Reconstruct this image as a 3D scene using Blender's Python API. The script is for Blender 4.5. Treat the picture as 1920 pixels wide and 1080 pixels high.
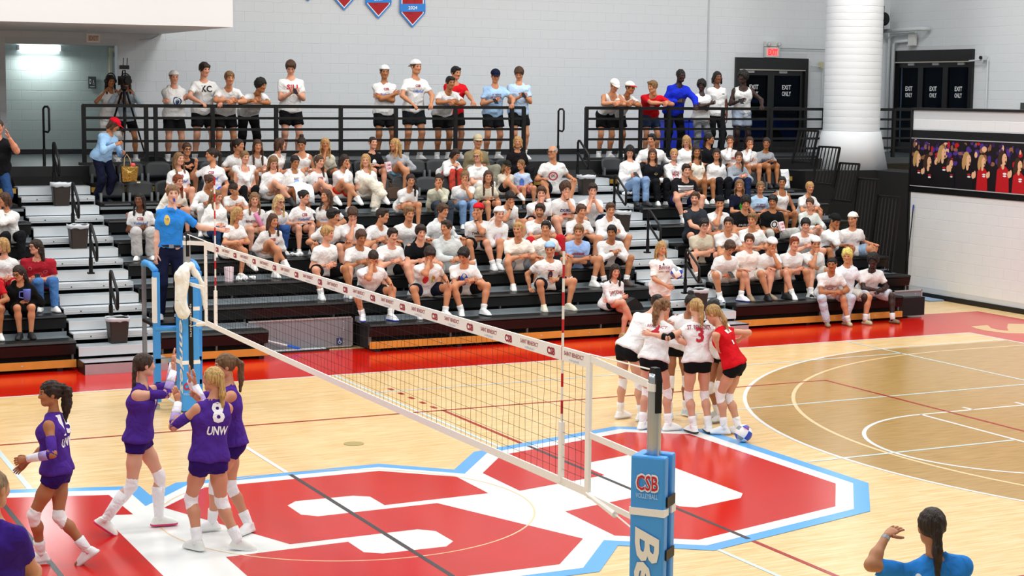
import bpy, math, random
import numpy as np
from mathutils import Matrix, Vector
from mathutils.bvhtree import BVHTree
random.seed(7)
for o_ in list(bpy.data.objects): bpy.data.objects.remove(o_)
SC = bpy.context.scene
COL = SC.collection

# ------------------------------------------------------------------ camera
CAM = np.array([-5.829, -15.513, 4.096])
_yaw, _pit, _rol, _f = 0.455289, -0.114049, 0.009969, 3234.69
_cy, _sy, _cp, _sp = math.cos(_yaw), math.sin(_yaw), math.cos(_pit), math.sin(_pit)
_fw = Vector((_sy * _cp, _cy * _cp, _sp)); _r = Vector((_cy, -_sy, 0)); _u = _r.cross(_fw)
_r2 = math.cos(_rol) * _r + math.sin(_rol) * _u; _u2 = -math.sin(_rol) * _r + math.cos(_rol) * _u
cd = bpy.data.cameras.new('camera'); cam = bpy.data.objects.new('camera', cd); COL.objects.link(cam)
cd.sensor_width = 36.0; cd.lens = _f * 36.0 / 1920.0; cd.clip_end = 200
m4 = Matrix((_r2, _u2, -_fw)).transposed().to_4x4(); m4.translation = Vector(CAM)
cam.matrix_world = m4
SC.camera = cam

# ------------------------------------------------------------------ world, lamps, exposure
SC.view_settings.view_transform = 'Standard'
SC.view_settings.look = 'None'
SC.view_settings.gamma = 1.0
SC.view_settings.use_curve_mapping = False
SC.view_settings.exposure = 0.48
wd = bpy.data.worlds.new('hall_ambient'); SC.world = wd; wd.use_nodes = True
wd.node_tree.nodes['Background'].inputs[0].default_value = (0.93, 0.97, 1.0, 1)
wd.node_tree.nodes['Background'].inputs[1].default_value = 0.27
def lamp(name, loc, size, power, col=(1, 0.985, 0.96)):
    l = bpy.data.lights.new(name, 'AREA'); l.shape = 'RECTANGLE'; l.size, l.size_y = size
    l.energy = power; l.color = col
    o = bpy.data.objects.new(name, l); COL.objects.link(o); o.location = loc
    return o
for ix, lx in enumerate((-7.0, -1.0, 5.0, 11.0, 16.0)):
    for iy, ly in enumerate((-7.0, 0.0, 7.0, 12.5)):
        lamp('gym_ceiling_lamp', (lx, ly, 9.6), (2.0, 1.2), 168)

# ------------------------------------------------------------------ helpers: colour, material
def lin(c):
    if isinstance(c, str):
        c = c.lstrip('#'); c = [int(c[i:i + 2], 16) / 255 for i in (0, 2, 4)]
    return tuple((x / 12.92 if x <= 0.04045 else ((x + 0.055) / 1.055) ** 2.4) for x in c[:3])
MATS = {}
def newmat(key):
    m = bpy.data.materials.new(key); m.use_nodes = True
    nt = m.node_tree; b = nt.nodes['Principled BSDF']
    return m, nt, b
def N(nt, t, **kw):
    n = nt.nodes.new(t)
    for k, v in kw.items(): setattr(n, k, v)
    return n
def plain(key, col, rough=0.5, metal=0.0, spec=0.5, emit=0, var=0.0, vscale=3.0, bump=0.0, bscale=40):
    if key in MATS: return MATS[key]
    m, nt, b = newmat(key); c = lin(col)
    b.inputs['Base Color'].default_value = (*c, 1); b.inputs['Roughness'].default_value = rough
    b.inputs['Metallic'].default_value = metal; b.inputs['Specular IOR Level'].default_value = spec
    if emit:
        b.inputs['Emission Color'].default_value = (*c, 1); b.inputs['Emission Strength'].default_value = emit
    if var or bump:
        tc = N(nt, 'ShaderNodeTexCoord'); no = N(nt, 'ShaderNodeTexNoise'); no.inputs['Scale'].default_value = vscale
        no.inputs['Detail'].default_value = 3
        nt.links.new(tc.outputs['Object'], no.inputs['Vector'])
        if var:
            mx = N(nt, 'ShaderNodeMix', data_type='RGBA')
            mx.inputs['A'].default_value = (*[x * (1 - var) for x in c], 1)
            mx.inputs['B'].default_value = (*[min(1, x * (1 + var)) for x in c], 1)
            nt.links.new(no.outputs['Fac'], mx.inputs['Factor']); nt.links.new(mx.outputs['Result'], b.inputs['Base Color'])
        if bump:
            n2 = N(nt, 'ShaderNodeTexNoise'); n2.inputs['Scale'].default_value = bscale
            nt.links.new(tc.outputs['Object'], n2.inputs['Vector'])
            bp = N(nt, 'ShaderNodeBump'); bp.inputs['Strength'].default_value = bump; bp.inputs['Distance'].default_value = 0.02
            nt.links.new(n2.outputs['Fac'], bp.inputs['Height']); nt.links.new(bp.outputs['Normal'], b.inputs['Normal'])
    MATS[key] = m
    return m
def fabric(col):
    key = 'fabric_' + col.lstrip('#')
    if key in MATS: return MATS[key]
    m, nt, b = newmat(key); c = lin(col)
    b.inputs['Roughness'].default_value = 0.9; b.inputs['Specular IOR Level'].default_value = 0.15
    tc = N(nt, 'ShaderNodeTexCoord'); no = N(nt, 'ShaderNodeTexNoise')
    no.inputs['Scale'].default_value = 8; no.inputs['Detail'].default_value = 2; no.inputs['Distortion'].default_value = 0.5
    nt.links.new(tc.outputs['Object'], no.inputs['Vector'])
    bp = N(nt, 'ShaderNodeBump'); bp.inputs['Strength'].default_value = 0.85; bp.inputs['Distance'].default_value = 0.05
    nt.links.new(no.outputs['Fac'], bp.inputs['Height']); nt.links.new(bp.outputs['Normal'], b.inputs['Normal'])
    b.inputs['Base Color'].default_value = (*c, 1)
    MATS[key] = m
    return m
def hairmat(col):
    key = 'hair_' + col.lstrip('#')
    if key in MATS: return MATS[key]
    m, nt, b = newmat(key); c = lin(col)
    b.inputs['Roughness'].default_value = 0.55; b.inputs['Specular IOR Level'].default_value = 0.35
    tc = N(nt, 'ShaderNodeTexCoord'); mp = N(nt, 'ShaderNodeMapping'); mp.inputs['Scale'].default_value = (70, 70, 9)
    no = N(nt, 'ShaderNodeTexNoise'); no.inputs['Scale'].default_value = 1.0; no.inputs['Detail'].default_value = 3
    nt.links.new(tc.outputs['Object'], mp.inputs['Vector']); nt.links.new(mp.outputs['Vector'], no.inputs['Vector'])
    cr = N(nt, 'ShaderNodeValToRGB'); cr.color_ramp.elements[0].position = 0.3; cr.color_ramp.elements[1].position = 0.72
    cr.color_ramp.elements[0].color = (*[x * 0.5 for x in c], 1); cr.color_ramp.elements[1].color = (*[min(1, x * 1.5) for x in c], 1)
    nt.links.new(no.outputs['Fac'], cr.inputs['Fac']); nt.links.new(cr.outputs['Color'], b.inputs['Base Color'])
    bp = N(nt, 'ShaderNodeBump'); bp.inputs['Strength'].default_value = 0.9; bp.inputs['Distance'].default_value = 0.02
    nt.links.new(no.outputs['Fac'], bp.inputs['Height']); nt.links.new(bp.outputs['Normal'], b.inputs['Normal'])
    MATS[key] = m
    return m
def skinmat():
    if 'skin' in MATS: return MATS['skin']
    m, nt, b = newmat('skin')
    at = N(nt, 'ShaderNodeAttribute', attribute_name='Col'); nt.links.new(at.outputs['Color'], b.inputs['Base Color'])
    b.inputs['Roughness'].default_value = 0.5; b.inputs['Specular IOR Level'].default_value = 0.35
    MATS['skin'] = m
    return m

# ------------------------------------------------------------------ helpers: objects
def link(o, parent=None):
    COL.objects.link(o)
    if parent is not None: o.parent = parent
    return o
def mkmesh(name, v, f, smooth=False, mats=(), mi=None):
    me = bpy.data.meshes.new(name)
    v = np.asarray(v, dtype=np.float32)
    if isinstance(f, np.ndarray) and f.ndim == 2:
        nv = len(v); k = f.shape[1]; nf = len(f)
        me.vertices.add(nv); me.vertices.foreach_set('co', v.ravel())
        me.loops.add(nf * k); me.loops.foreach_set('vertex_index', f.astype(np.int32).ravel())
        me.polygons.add(nf); me.polygons.foreach_set('loop_start', np.arange(0, nf * k, k, dtype=np.int32))
        me.update(calc_edges=True)
    else:
        me.from_pydata([tuple(map(float, x)) for x in v], [], [tuple(int(i) for i in q) for q in f])
    if smooth and len(me.polygons): me.polygons.foreach_set('use_smooth', np.ones(len(me.polygons), dtype=bool))
    for m in mats: me.materials.append(m)
    if mi is not None: me.polygons.foreach_set('material_index', np.asarray(mi, dtype=np.int32))
    me.update()
    return me
class MB:
    """collects boxes, bars, tubes, prisms into one mesh"""
    def __init__(s): s.v = []; s.f = []; s.m = []; s.cur = 0
    def add(s, v, f):
        n = len(s.v); s.v += [tuple(x) for x in v]; s.f += [tuple(i + n for i in q) for q in f]; s.m += [s.cur] * len(f); return s
    def box(s, a, b):
        x0, y0, z0 = a; x1, y1, z1 = b
        return s.add([(x0, y0, z0), (x1, y0, z0), (x1, y1, z0), (x0, y1, z0), (x0, y0, z1), (x1, y0, z1), (x1, y1, z1), (x0, y1, z1)],
                     [(3, 2, 1, 0), (4, 5, 6, 7), (0, 1, 5, 4), (1, 2, 6, 5), (2, 3, 7, 6), (3, 0, 4, 7)])
    def tube(s, pts, r, n=8, caps=True, closed=False):
        pts = [np.array(p, float) for p in pts]; rs = r if hasattr(r, '__len__') else [r] * len(pts)
        vs = []; fs = []; up = None; L = len(pts)
        for i, p in enumerate(pts):
            if closed: d = pts[(i + 1) % L] - pts[i - 1]
            else: d = pts[min(i + 1, L - 1)] - pts[max(i - 1, 0)]
            d = d / (np.linalg.norm(d) + 1e-9)
            if up is None: up = np.array([0, 0, 1.0]) if abs(d[2]) < 0.9 else np.array([1.0, 0, 0])
            x = np.cross(up, d); x /= (np.linalg.norm(x) + 1e-9); y = np.cross(d, x); up = y
            for k in range(n):
                a = 2 * math.pi * (k + 0.5) / n
                vs.append(p + rs[i] * (math.cos(a) * x + math.sin(a) * y))
        for i in range(L if closed else L - 1):
            j = (i + 1) % L
            for k in range(n): fs.append((i * n + k, i * n + (k + 1) % n, j * n + (k + 1) % n, j * n + k))
        if caps and not closed: fs.append(tuple(range(n))[::-1]); fs.append(tuple((L - 1) * n + k for k in range(n)))
        return s.add(vs, fs)
    def bar(s, a, b, w, h=None):
        """square bar"""
        h = h or w; a = np.array(a, float); b = np.array(b, float); d = (b - a) / np.linalg.norm(b - a)
        up = np.array([0, 0, 1.0]) if abs(d[2]) < 0.9 else np.array([0, 1.0, 0])
        x = np.cross(up, d); x /= np.linalg.norm(x); y = np.cross(d, x)
        vs = [p + sx * x * w / 2 + sy * y * h / 2 for p in (a, b) for sx, sy in ((-1, -1), (1, -1), (1, 1), (-1, 1))]
        return s.add(vs, [(3, 2, 1, 0), (4, 5, 6, 7), (0, 1, 5, 4), (1, 2, 6, 5), (2, 3, 7, 6), (3, 0, 4, 7)])
    def lathe(s, prof, c=(0, 0, 0), n=16, caps=True):
        vs = []; fs = []
        for r, z in prof:
            for k in range(n):
                a = 2 * math.pi * k / n; vs.append((c[0] + r * math.cos(a), c[1] + r * math.sin(a), c[2] + z))
        L = len(prof)
        for i in range(L - 1):
            for k in range(n): fs.append((i * n + k, i * n + (k + 1) % n, (i + 1) * n + (k + 1) % n, (i + 1) * n + k))
        if caps: fs.append(tuple(range(n))[::-1]); fs.append(tuple((L - 1) * n + k for k in range(n)))
        return s.add(vs, fs)
    def prism(s, poly, axis, a, b):
        """extrude 2-D polygon along axis from a to b (axis 0,1,2; the polygon in the other two, cyclic order)"""
        n = len(poly); vs = []
        for t in (a, b):
            for p, q in poly:
                vs.append({0: (t, p, q), 1: (p, t, q), 2: (p, q, t)}[axis])
        fs = [tuple(range(n)), tuple(range(2 * n - 1, n - 1, -1))] + [(i, i + n, (i + 1) % n + n, (i + 1) % n) for i in range(n)]
        return s.add(vs, fs)
    def mesh(s, name, mats, smooth=False):
        mats = mats if isinstance(mats, (list, tuple)) else [mats]
        return mkmesh(name, s.v, s.f, smooth, mats, s.m if len(mats) > 1 else None)
    def obj(s, name, mats, parent=None, smooth=False):
        return link(bpy.data.objects.new(name, s.mesh(name, mats, smooth)), parent)
def tag(o, label, cat, group=None, kind=None):
    if label: o['label'] = label
    if cat: o['category'] = cat
    if group: o['group'] = group
    if kind: o['kind'] = kind
    return o
def thing(name, label, cat, loc=(0, 0, 0), rz=0, group=None):
    o = bpy.data.objects.new(name, None); o.empty_display_size = 0.1; COL.objects.link(o)
    o.location = loc; o.rotation_euler = (0, 0, rz)
    return tag(o, label, cat, group)
def struct(o): o['kind'] = 'structure'; return o
TXT = {}
def textmesh(s, bold=0.0, shear=0.0, space=1.0, extr=0.0):
    """unit-height text as (verts, faces), centred on x, baseline 0"""
    k = (s, bold, shear, space)
    if k in TXT: return TXT[k]
    cu = bpy.data.curves.new('t', 'FONT'); cu.body = s; cu.size = 1.0; cu.offset = bold; cu.shear = shear
    cu.space_character = space; cu.align_x = 'CENTER'; cu.resolution_u = 2
    ob = bpy.data.objects.new('t', cu); COL.objects.link(ob)
    me = bpy.data.meshes.new_from_object(ob)
    v = np.array([x.co[:] for x in me.vertices]); f = [tuple(p.vertices) for p in me.polygons]
    bpy.data.objects.remove(ob); bpy.data.curves.remove(cu); bpy.data.meshes.remove(me)
    TXT[k] = (v, f)
    return TXT[k]
def flat_text(s, origin, xdir, ydir, height, mat, name, parent=None, bold=0.0, shear=0.0, width=None, space=1.0, off=0.0):
    v, f = textmesh(s, bold, shear, space)
    if len(v) == 0: return None
    capw = v[:, 0].max() - v[:, 0].min(); sx = height / 0.72
    if width: sxw = width / capw
    else: sxw = sx
    x = Vector(xdir).normalized(); y = Vector(ydir).normalized(); n = x.cross(y)
    pts = [Vector(origin) + x * (p[0] * sxw) + y * (p[1] * sx) + n * off for p in v]
    me = mkmesh(name, [tuple(p) for p in pts], f, False, [mat])
    return link(bpy.data.objects.new(name, me), parent)
# ================================================================== the setting
def wood_floor():
    m, nt, b = newmat('maple_floor')
    tc = N(nt, 'ShaderNodeTexCoord'); mp = N(nt, 'ShaderNodeMapping')
    nt.links.new(tc.outputs['Object'], mp.inputs['Vector'])
    br = N(nt, 'ShaderNodeTexBrick'); br.offset = 0.37; br.offset_frequency = 2
    for k, v in (('Scale', 1.0), ('Mortar Size', 0.0010), ('Mortar Smooth', 0.3), ('Bias', -0.05), ('Brick Width', 0.95), ('Row Height', 0.057)): br.inputs[k].default_value = v
    br.inputs['Color1'].default_value = (*lin('#edcb92'), 1); br.inputs['Color2'].default_value = (*lin('#dcb470'), 1); br.inputs['Mortar'].default_value = (*lin('#b88d54'), 1)
    nt.links.new(mp.outputs['Vector'], br.inputs['Vector'])
    m2 = N(nt, 'ShaderNodeMapping'); m2.inputs['Scale'].default_value = (1.2, 14, 1); nt.links.new(tc.outputs['Object'], m2.inputs['Vector'])
    no = N(nt, 'ShaderNodeTexNoise'); no.inputs['Scale'].default_value = 2.2; no.inputs['Detail'].default_value = 4; nt.links.new(m2.outputs['Vector'], no.inputs['Vector'])
    cr = N(nt, 'ShaderNodeValToRGB'); cr.color_ramp.elements[0].position = 0.30; cr.color_ramp.elements[1].position = 0.62
    cr.color_ramp.elements[0].color = (*lin('#d5a862'), 1); cr.color_ramp.elements[1].color = (*lin('#f1d9ae'), 1)
    nt.links.new(no.outputs['Fac'], cr.inputs['Fac'])
    mx = N(nt, 'ShaderNodeMix', data_type='RGBA'); mx.inputs['Factor'].default_value = 0.5
    nt.links.new(br.outputs['Color'], mx.inputs['A']); nt.links.new(cr.outputs['Color'], mx.inputs['B'])
    nt.links.new(mx.outputs['Result'], b.inputs['Base Color'])
    b.inputs['Roughness'].default_value = 0.22; b.inputs['Specular IOR Level'].default_value = 0.45
    return m
def stain_floor():
    m, nt, b = newmat('stained_floor')
    tc = N(nt, 'ShaderNodeTexCoord'); m2 = N(nt, 'ShaderNodeMapping'); m2.inputs['Scale'].default_value = (1.2, 14, 1); nt.links.new(tc.outputs['Object'], m2.inputs['Vector'])
    no = N(nt, 'ShaderNodeTexNoise'); no.inputs['Scale'].default_value = 2.2; no.inputs['Detail'].default_value = 4; nt.links.new(m2.outputs['Vector'], no.inputs['Vector'])
    cr = N(nt, 'ShaderNodeValToRGB'); cr.color_ramp.elements[0].position = 0.25; cr.color_ramp.elements[1].position = 0.7
    cr.color_ramp.elements[0].color = (*lin('#a27c42'), 1); cr.color_ramp.elements[1].color = (*lin('#c09d60'), 1)
    nt.links.new(no.outputs['Fac'], cr.inputs['Fac']); nt.links.new(cr.outputs['Color'], b.inputs['Base Color'])
    b.inputs['Roughness'].default_value = 0.20; b.inputs['Specular IOR Level'].default_value = 0.45
    return m
FLOOR = struct(MB().box((-16, -20, -0.2), (24, 18.2, 0)).obj('floor', wood_floor()))
P_RED = plain('floor_red', '#c61708', 0.16, spec=0.42, var=0.06, vscale=1.2); P_WHITE = plain('floor_white', '#e9ebe8', 0.2); P_BLUE = plain('floor_blue', '#5aa9e6', 0.2)
P_LBLUE = plain('floor_pale_blue', '#cfe4e4', 0.2); P_LRED = plain('floor_line_red', '#a81a14', 0.2); P_BLACK = plain('floor_line_black', '#2c2d30', 0.25); P_CREAM = plain('floor_cream', '#ead0a0', 0.2); P_TAN = plain('floor_letter_tan', '#d8b27c', 0.22)
def fpoly(name, polys, z, mat):
    v = []; f = []
    for pl in polys:
        n = len(v); v += [(x, y, z) for x, y in pl]; f.append(tuple(range(n, n + len(pl))))
    me = mkmesh(name, v, f, False, [mat]); 
    for p in me.polygons:
        if p.normal.z < 0: p.flip()
    return link(bpy.data.objects.new(name, me), FLOOR)
def seg(x0, y0, x1, y1, w=0.05):
    d = np.array([x1 - x0, y1 - y0]); d = d / np.linalg.norm(d); n = np.array([-d[1], d[0]]) * w / 2
    return [(x0 + n[0], y0 + n[1]), (x0 - n[0], y0 - n[1]), (x1 - n[0], y1 - n[1]), (x1 + n[0], y1 + n[1])]
def arcs(cx, cy, r, a0, a1, w=0.05, n=48):
    out = []
    for i in range(n):
        t0 = a0 + (a1 - a0) * i / n; t1 = a0 + (a1 - a0) * (i + 1) / n
        out.append([(cx + (r - w / 2) * math.cos(t0), cy + (r - w / 2) * math.sin(t0)), (cx + (r + w / 2) * math.cos(t0), cy + (r + w / 2) * math.sin(t0)),
                    (cx + (r + w / 2) * math.cos(t1), cy + (r + w / 2) * math.sin(t1)), (cx + (r - w / 2) * math.cos(t1), cy + (r - w / 2) * math.sin(t1))])
    return out
def offset(pl, d):
    n = len(pl); A = sum(pl[i][0] * pl[(i + 1) % n][1] - pl[(i + 1) % n][0] * pl[i][1] for i in range(n))
    sg = 1 if A > 0 else -1; out = []
    for i in range(n):
        p0, p1, p2 = (np.array(pl[(i + k) % n], float) for k in (-1, 0, 1))
        e0 = (p1 - p0) / np.linalg.norm(p1 - p0); e1 = (p2 - p1) / np.linalg.norm(p2 - p1)
        n0 = np.array([e0[1], -e0[0]]) * sg; n1 = np.array([e1[1], -e1[0]]) * sg
        b = n0 + n1; b /= np.linalg.norm(b); out.append(tuple(p1 + b * d / max(0.3, b @ n0)))
    return out
RB = 9.9
fpoly('red_border', [[(-16, 7.645), (16.5, 7.645), (16.5, RB), (-16, RB)], [(14.355, -RB), (16.5, -RB), (16.5, 7.645), (14.355, 7.645)]], 0.0012, P_RED)
a3 = math.asin(6.6 / 6.75); pts = [(14.31, 6.62), (12.73, 6.62)] + [(12.73 + 6.72 * math.cos(t), 6.72 * math.sin(t)) for t in np.linspace(math.pi / 2 + 0.18, 3 * math.pi / 2 - 0.18, 50)] + [(12.73, -6.62), (14.31, -6.62)]
fpoly('stained_arc_area', [pts], 0.0012, stain_floor())
fpoly('side_line', [seg(-16, 7.62, 14.355, 7.62)], 0.0020, P_WHITE)
fpoly('end_line', [seg(14.33, -7.6, 14.33, 7.6)], 0.0020, P_WHITE)
t3 = math.pi / 2 + 0.09
fpoly('three_point_line', arcs(12.73, 0, 6.75, t3, 2 * math.pi - t3, n=64) + [seg(14.33, 6.72, 12.12, 6.72), seg(14.33, -6.72, 12.12, -6.72)], 0.0024, P_WHITE)
t4 = math.pi / 2 + 0.05
fpoly('inner_arc_line', arcs(12.73, 0, 6.10, t4, 2 * math.pi - t4, n=64) + [seg(14.33, 6.10, 12.4, 6.10), seg(14.33, -6.10, 12.4, -6.10)], 0.0022, P_CREAM)
fpoly('lane_lines', [seg(8.54, 1.83, 14.33, 1.83), seg(8.54, -1.83, 14.33, -1.83), seg(8.54, -1.83, 8.54, 1.83)] + [seg(x, 1.83, x, 2.03) for x in (9.4, 10.3, 11.2)] + arcs(8.54, 0, 1.83, math.pi / 2, 1.5 * math.pi, n=40), 0.0026, P_WHITE)
fpoly('volleyball_lines', [seg(-9, 4.5, 9, 4.5), seg(-9, -4.5, 9, -4.5), seg(9, -4.5, 9, 4.5), seg(3, 4.5, 3, 2.05), seg(3, -2.5, 3, -4.5)] + [seg(2.97, y - 0.075, 2.97, y + 0.075, 0.06) for y in (6.21, 5.84, 5.48, 5.10, 4.73)], 0.0030, P_LRED)
fpoly('centre_line', [seg(0, 7.6, 0, 1.72), seg(0, -2.85, 0, -7.6)], 0.0032, P_WHITE)
fpoly('practice_court_lines', [seg(11.69, 7.6, 11.69, -6, 0.045), seg(2.67, 6.05, 11.69, 6.15, 0.045), seg(5.6, 3.05, 11.69, 3.1, 0.045), seg(5.5, 0.05, 8.5, 0.07, 0.045), seg(2.66, 7.6, 2.68, 2.0, 0.045), seg(2.54, -2.65, 2.56, -6, 0.045), seg(-2.58, 7.6, -2.64, 1.95, 0.06)], 0.0028, P_LBLUE)
def shr(pl, sgn): return [(x, y + 0.29 * (abs(x) - 1.75)) for x, y in pl]
S_OUT = [(-1.6, 0.85), (-1.05, 1.5), (0.93, 1.51), (1.58, 0.9), (1.6, -1.9), (1.05, -2.56), (-0.93, -2.57), (-1.58, -1.96)]
Sh = [(-1.6, 0.82), (-1.0, 1.5), (0.93, 1.51), (1.58, 0.92), (1.57, 0.10), (0.41, 0.05), (0.41, 0.44), (0.27, 0.55), (-0.34, 0.56), (-0.47, 0.42), (-0.47, 0.02), (-0.34, -0.11), (0.92, -0.08)]
S_RED = Sh + [(-x, -1.06 - y) for x, y in Sh]
C_OUT = shr([(1.91, 0.92), (2.49, 1.5), (4.45, 1.53), (5.1, 0.93), (5.12, -1.95), (4.5, -2.6), (2.55, -2.58), (1.92, -1.95)], 1)
C_RED = shr([(1.91, 0.92), (2.49, 1.5), (4.45, 1.53), (5.1, 0.93), (5.12, -1.95), (4.5, -2.6), (2.55, -2.58), (1.92, -1.95), (1.93, -0.95), (3.07, -0.98), (3.07, -1.55), (3.2, -1.7), (3.83, -1.72), (3.96, -1.6), (3.95, 0.43), (3.82, 0.55), (3.2, 0.55), (3.07, 0.42), (3.07, -0.03), (1.91, 0.02)], 1)
B_OUT = shr([(-1.93, 1.53), (-4.5, 1.53), (-5.1, 0.93), (-5.1, -1.95), (-4.5, -2.58), (-1.93, -2.58)], -1)
B_RED = shr([(-1.97, 1.50), (-4.5, 1.53), (-5.1, 0.93), (-5.1, -1.95), (-4.5, -2.58), (-1.93, -2.58), (-1.93, -1.72), (-2.22, -1.72), (-2.22, 0.62), (-1.94, 0.62)], -1)
for i, (nm, out, red) in enumerate((('s', S_OUT, S_RED), ('c', C_OUT, C_RED), ('b', B_OUT, B_RED))):
    fpoly('logo_blue_outline', [offset(out, 0.34)], 0.0036 + i * 0.0001, P_BLUE)
    fpoly('logo_white_outline', [offset(out, 0.18)], 0.0042 + i * 0.0001, P_WHITE)
    fpoly('logo_red_letter', [red], 0.0050, P_RED)
fpoly('centre_circle_line', arcs(0, 0, 1.83, 0, 2 * math.pi, 0.018, 80), 0.0056, P_CREAM)
fpoly('centre_line_over_logo', [seg(0, 1.72, 0, -2.85), seg(3, 2.05, 3, -2.5), seg(-3, 1.95, -3, -4.5)], 0.0060, P_BLACK)
fpoly('floor_socket_cover', arcs(1.2, 2.98, 0.06, 0, 2 * math.pi, 0.12, 16), 0.0034, plain('brass_cover', '#b7a768', 0.35, 0.3))
for i, (x, ch) in enumerate(((16.02, 'B'), (14.95, 'S'))): pass
tv, tf_ = textmesh('ST. BENEDICT', 0.03)
tw = tv[:, 0].max() - tv[:, 0].min()
me = mkmesh('baseline_lettering', [(14.85 + (q[1]) * 1.35 / 0.72, -q[0] * 15.5 / tw + 0.55, 0.0024) for q in tv], tf_, False, [P_TAN]); link(bpy.data.objects.new('baseline_lettering', me), FLOOR)

# ---- walls of painted concrete block: the blocks are geometry, joints recessed
WALLP = plain('wall_paint_grey', '#d3d7da', 0.75, spec=0.25, bump=0.12, bscale=90)
WALLW = plain('wall_paint_white', '#dfe2e4', 0.6, spec=0.3, bump=0.12, bscale=90)
JOINT = plain('wall_joint', '#ccd0d3', 0.85, spec=0.2)
BWD, BHT, GAP = 0.40, 0.20, 0.004
def block_mesh(w, mat):
    e = 0.004
    v = [(0, 0, 0), (w - GAP, 0, 0), (w - GAP, 0, BHT - GAP), (0, 0, BHT - GAP), (e, -0.003, e), (w - GAP - e, -0.003, e), (w - GAP - e, -0.003, BHT - GAP - e), (e, -0.003, BHT - GAP - e)]
    f = [(4, 5, 6, 7), (0, 1, 5, 4), (1, 2, 6, 5), (2, 3, 7, 6), (3, 0, 4, 7)]
    return v, f
def blockwall(wall, x0, x1, z0, z1, xf, mat, holes=(), pick=None, limit=140):
    """xf(u, d, z): wall coordinates to world, d = depth out of the wall; single blocks inside pick, the rest one stuff mesh"""
    v0, f0 = block_mesh(BWD, mat)
    o = Vector(xf(0, 0, 0)); ux = Vector(xf(1, 0, 0)) - o; ud = Vector(xf(0, 1, 0)) - o
    R = Matrix((ux, -ud, Vector((0, 0, 1)))).transposed().to_4x4()
    shared = mkmesh('block', v0, f0, False, [mat]); mb = MB(); cnt = 0
    r0 = int(math.floor(z0 / BHT)); r1 = int(math.ceil(z1 / BHT))
    for r in range(r0, r1):
        z = r * BHT
        if z < z0 - 0.01 or z + BHT > z1 + 0.01: continue
        c = math.floor(x0 / BWD) - 1
        while c * BWD < x1:
            a = c * BWD + (0.5 * BWD if r % 2 else 0); b = a + BWD; c += 1
            a2, b2 = max(a, x0), min(b, x1)
            if b2 - a2 < 0.05: continue
            skip = False
            for hx0, hx1, hz0, hz1 in holes:
                if z + BHT > hz0 + 0.02 and z < hz1 - 0.02:
                    if a2 >= hx0 and b2 <= hx1: skip = True
                    elif a2 < hx0 < b2: b2 = hx0
                    elif a2 < hx1 < b2: a2 = hx1
            if skip or b2 - a2 < 0.04: continue
            full = abs(b2 - a2 - BWD) < 1e-4
            if full and pick and cnt < limit and pick[0] <= a and b <= pick[1] and pick[2] <= z and z + BHT <= pick[3]:
                ob = bpy.data.objects.new('block', shared); link(ob, wall); ob.matrix_local = Matrix.Translation(Vector(xf(a2 + GAP / 2, 0.0, z))) @ R; cnt += 1
            else:
                vv, ff = block_mesh(b2 - a2, mat)
                mb.add([tuple(Vector(xf(0, 0, 0)) * 0 + Vector(xf(a2 + GAP / 2 + p[0], -p[1], z + p[2]))) for p in vv], ff)
    if mb.v:
        ob = mb.obj('block_field', mat, wall); ob['kind'] = 'stuff'
DK = 2.72
YB = 18.0; XS = 20.55
# back wall with the corridor opening and a door opening
wb = MB(); A0, A1, AT = -0.05, 2.06, 4.88; D0, D1, DT = 16.2, 18.2, 4.90
for x0, x1, z0, z1 in ((-14, A0, 0, 8.5), (A0, A1, AT, 8.5), (A1, D0, 0, 8.5), (D0, D1, DT, 8.5), (D1, XS, 0, 8.5), (A0, A1, 0, DK - 0.01), (D0, D1, 0, DK - 0.01)): wb.box((x0, YB + 0.012, z0), (x1, YB + 0.25, z1))
wall_back = struct(wb.obj('wall_back', JOINT))
blockwall(wall_back, -2.0, XS, DK, 6.4, lambda u, d, z: (u, YB + 0.012 - d, z), WALLP, holes=((A0, A1, DK - 0.1, AT), (D0, D1, DK - 0.1, DT)), pick=(2.1, 12.0, 4.0, 5.4), limit=150)
MB().box((15.44, YB - 0.012, DK), (15.48, YB + 0.01, 8.0)).obj('wall_seam', plain('seam_grey', '#b9bdc0', 0.8), wall_back)
ws = MB(); E0, E1, ET = 14.95, 17.75, 5.12
for y0, y1, z0, z1 in ((8, E0, 0, 8.5), (E0, E1, ET, 8.5), (E1, YB, 0, 8.5), (E0, E1, 0, DK - 0.01)): ws.box((XS + 0.012, y0, z0), (XS + 0.25, y1, z1))
wall_side = struct(ws.obj('wall_right', JOINT))
blockwall(wall_side, 9.0, YB, DK, 6.4, lambda u, d, z: (XS + 0.012 - d, u, z), WALLP, holes=((E0, E1, DK - 0.1, ET),), pick=(10, 14.9, 3.6, 6.2), limit=60)
# corridor behind the opening
AW = plain('corridor_wall', '#c3d0cc', 0.7, spec=0.25, bump=0.1, bscale=80)
cw = MB(); cw.box((-0.9, 20.112, DK), (2.6, 20.35, 5.1)); cw.box((-0.6, YB + 0.25, 4.98), (2.8, 20.4, 5.1)); cw.box((-1.0, YB + 0.25, DK), (-0.8, 20.4, 5.1)); cw.box((2.95, YB + 0.25, DK), (3.1, 22.5, 5.1))
wall_corr = struct(cw.obj('wall_corridor', JOINT))
blockwall(wall_corr, -0.6, 2.35, DK, 5.0, lambda u, d, z: (u, 20.112 - d, z), AW, pick=(-0.6, 2.35, DK, 5.0), limit=70)
MB().box((-0.8, 20.09, DK), (2.6, 20.10, DK + 0.10)).obj('baseboard_corridor', plain('base_dark', '#26282a', 0.5))['kind'] = 'structure'
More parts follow.
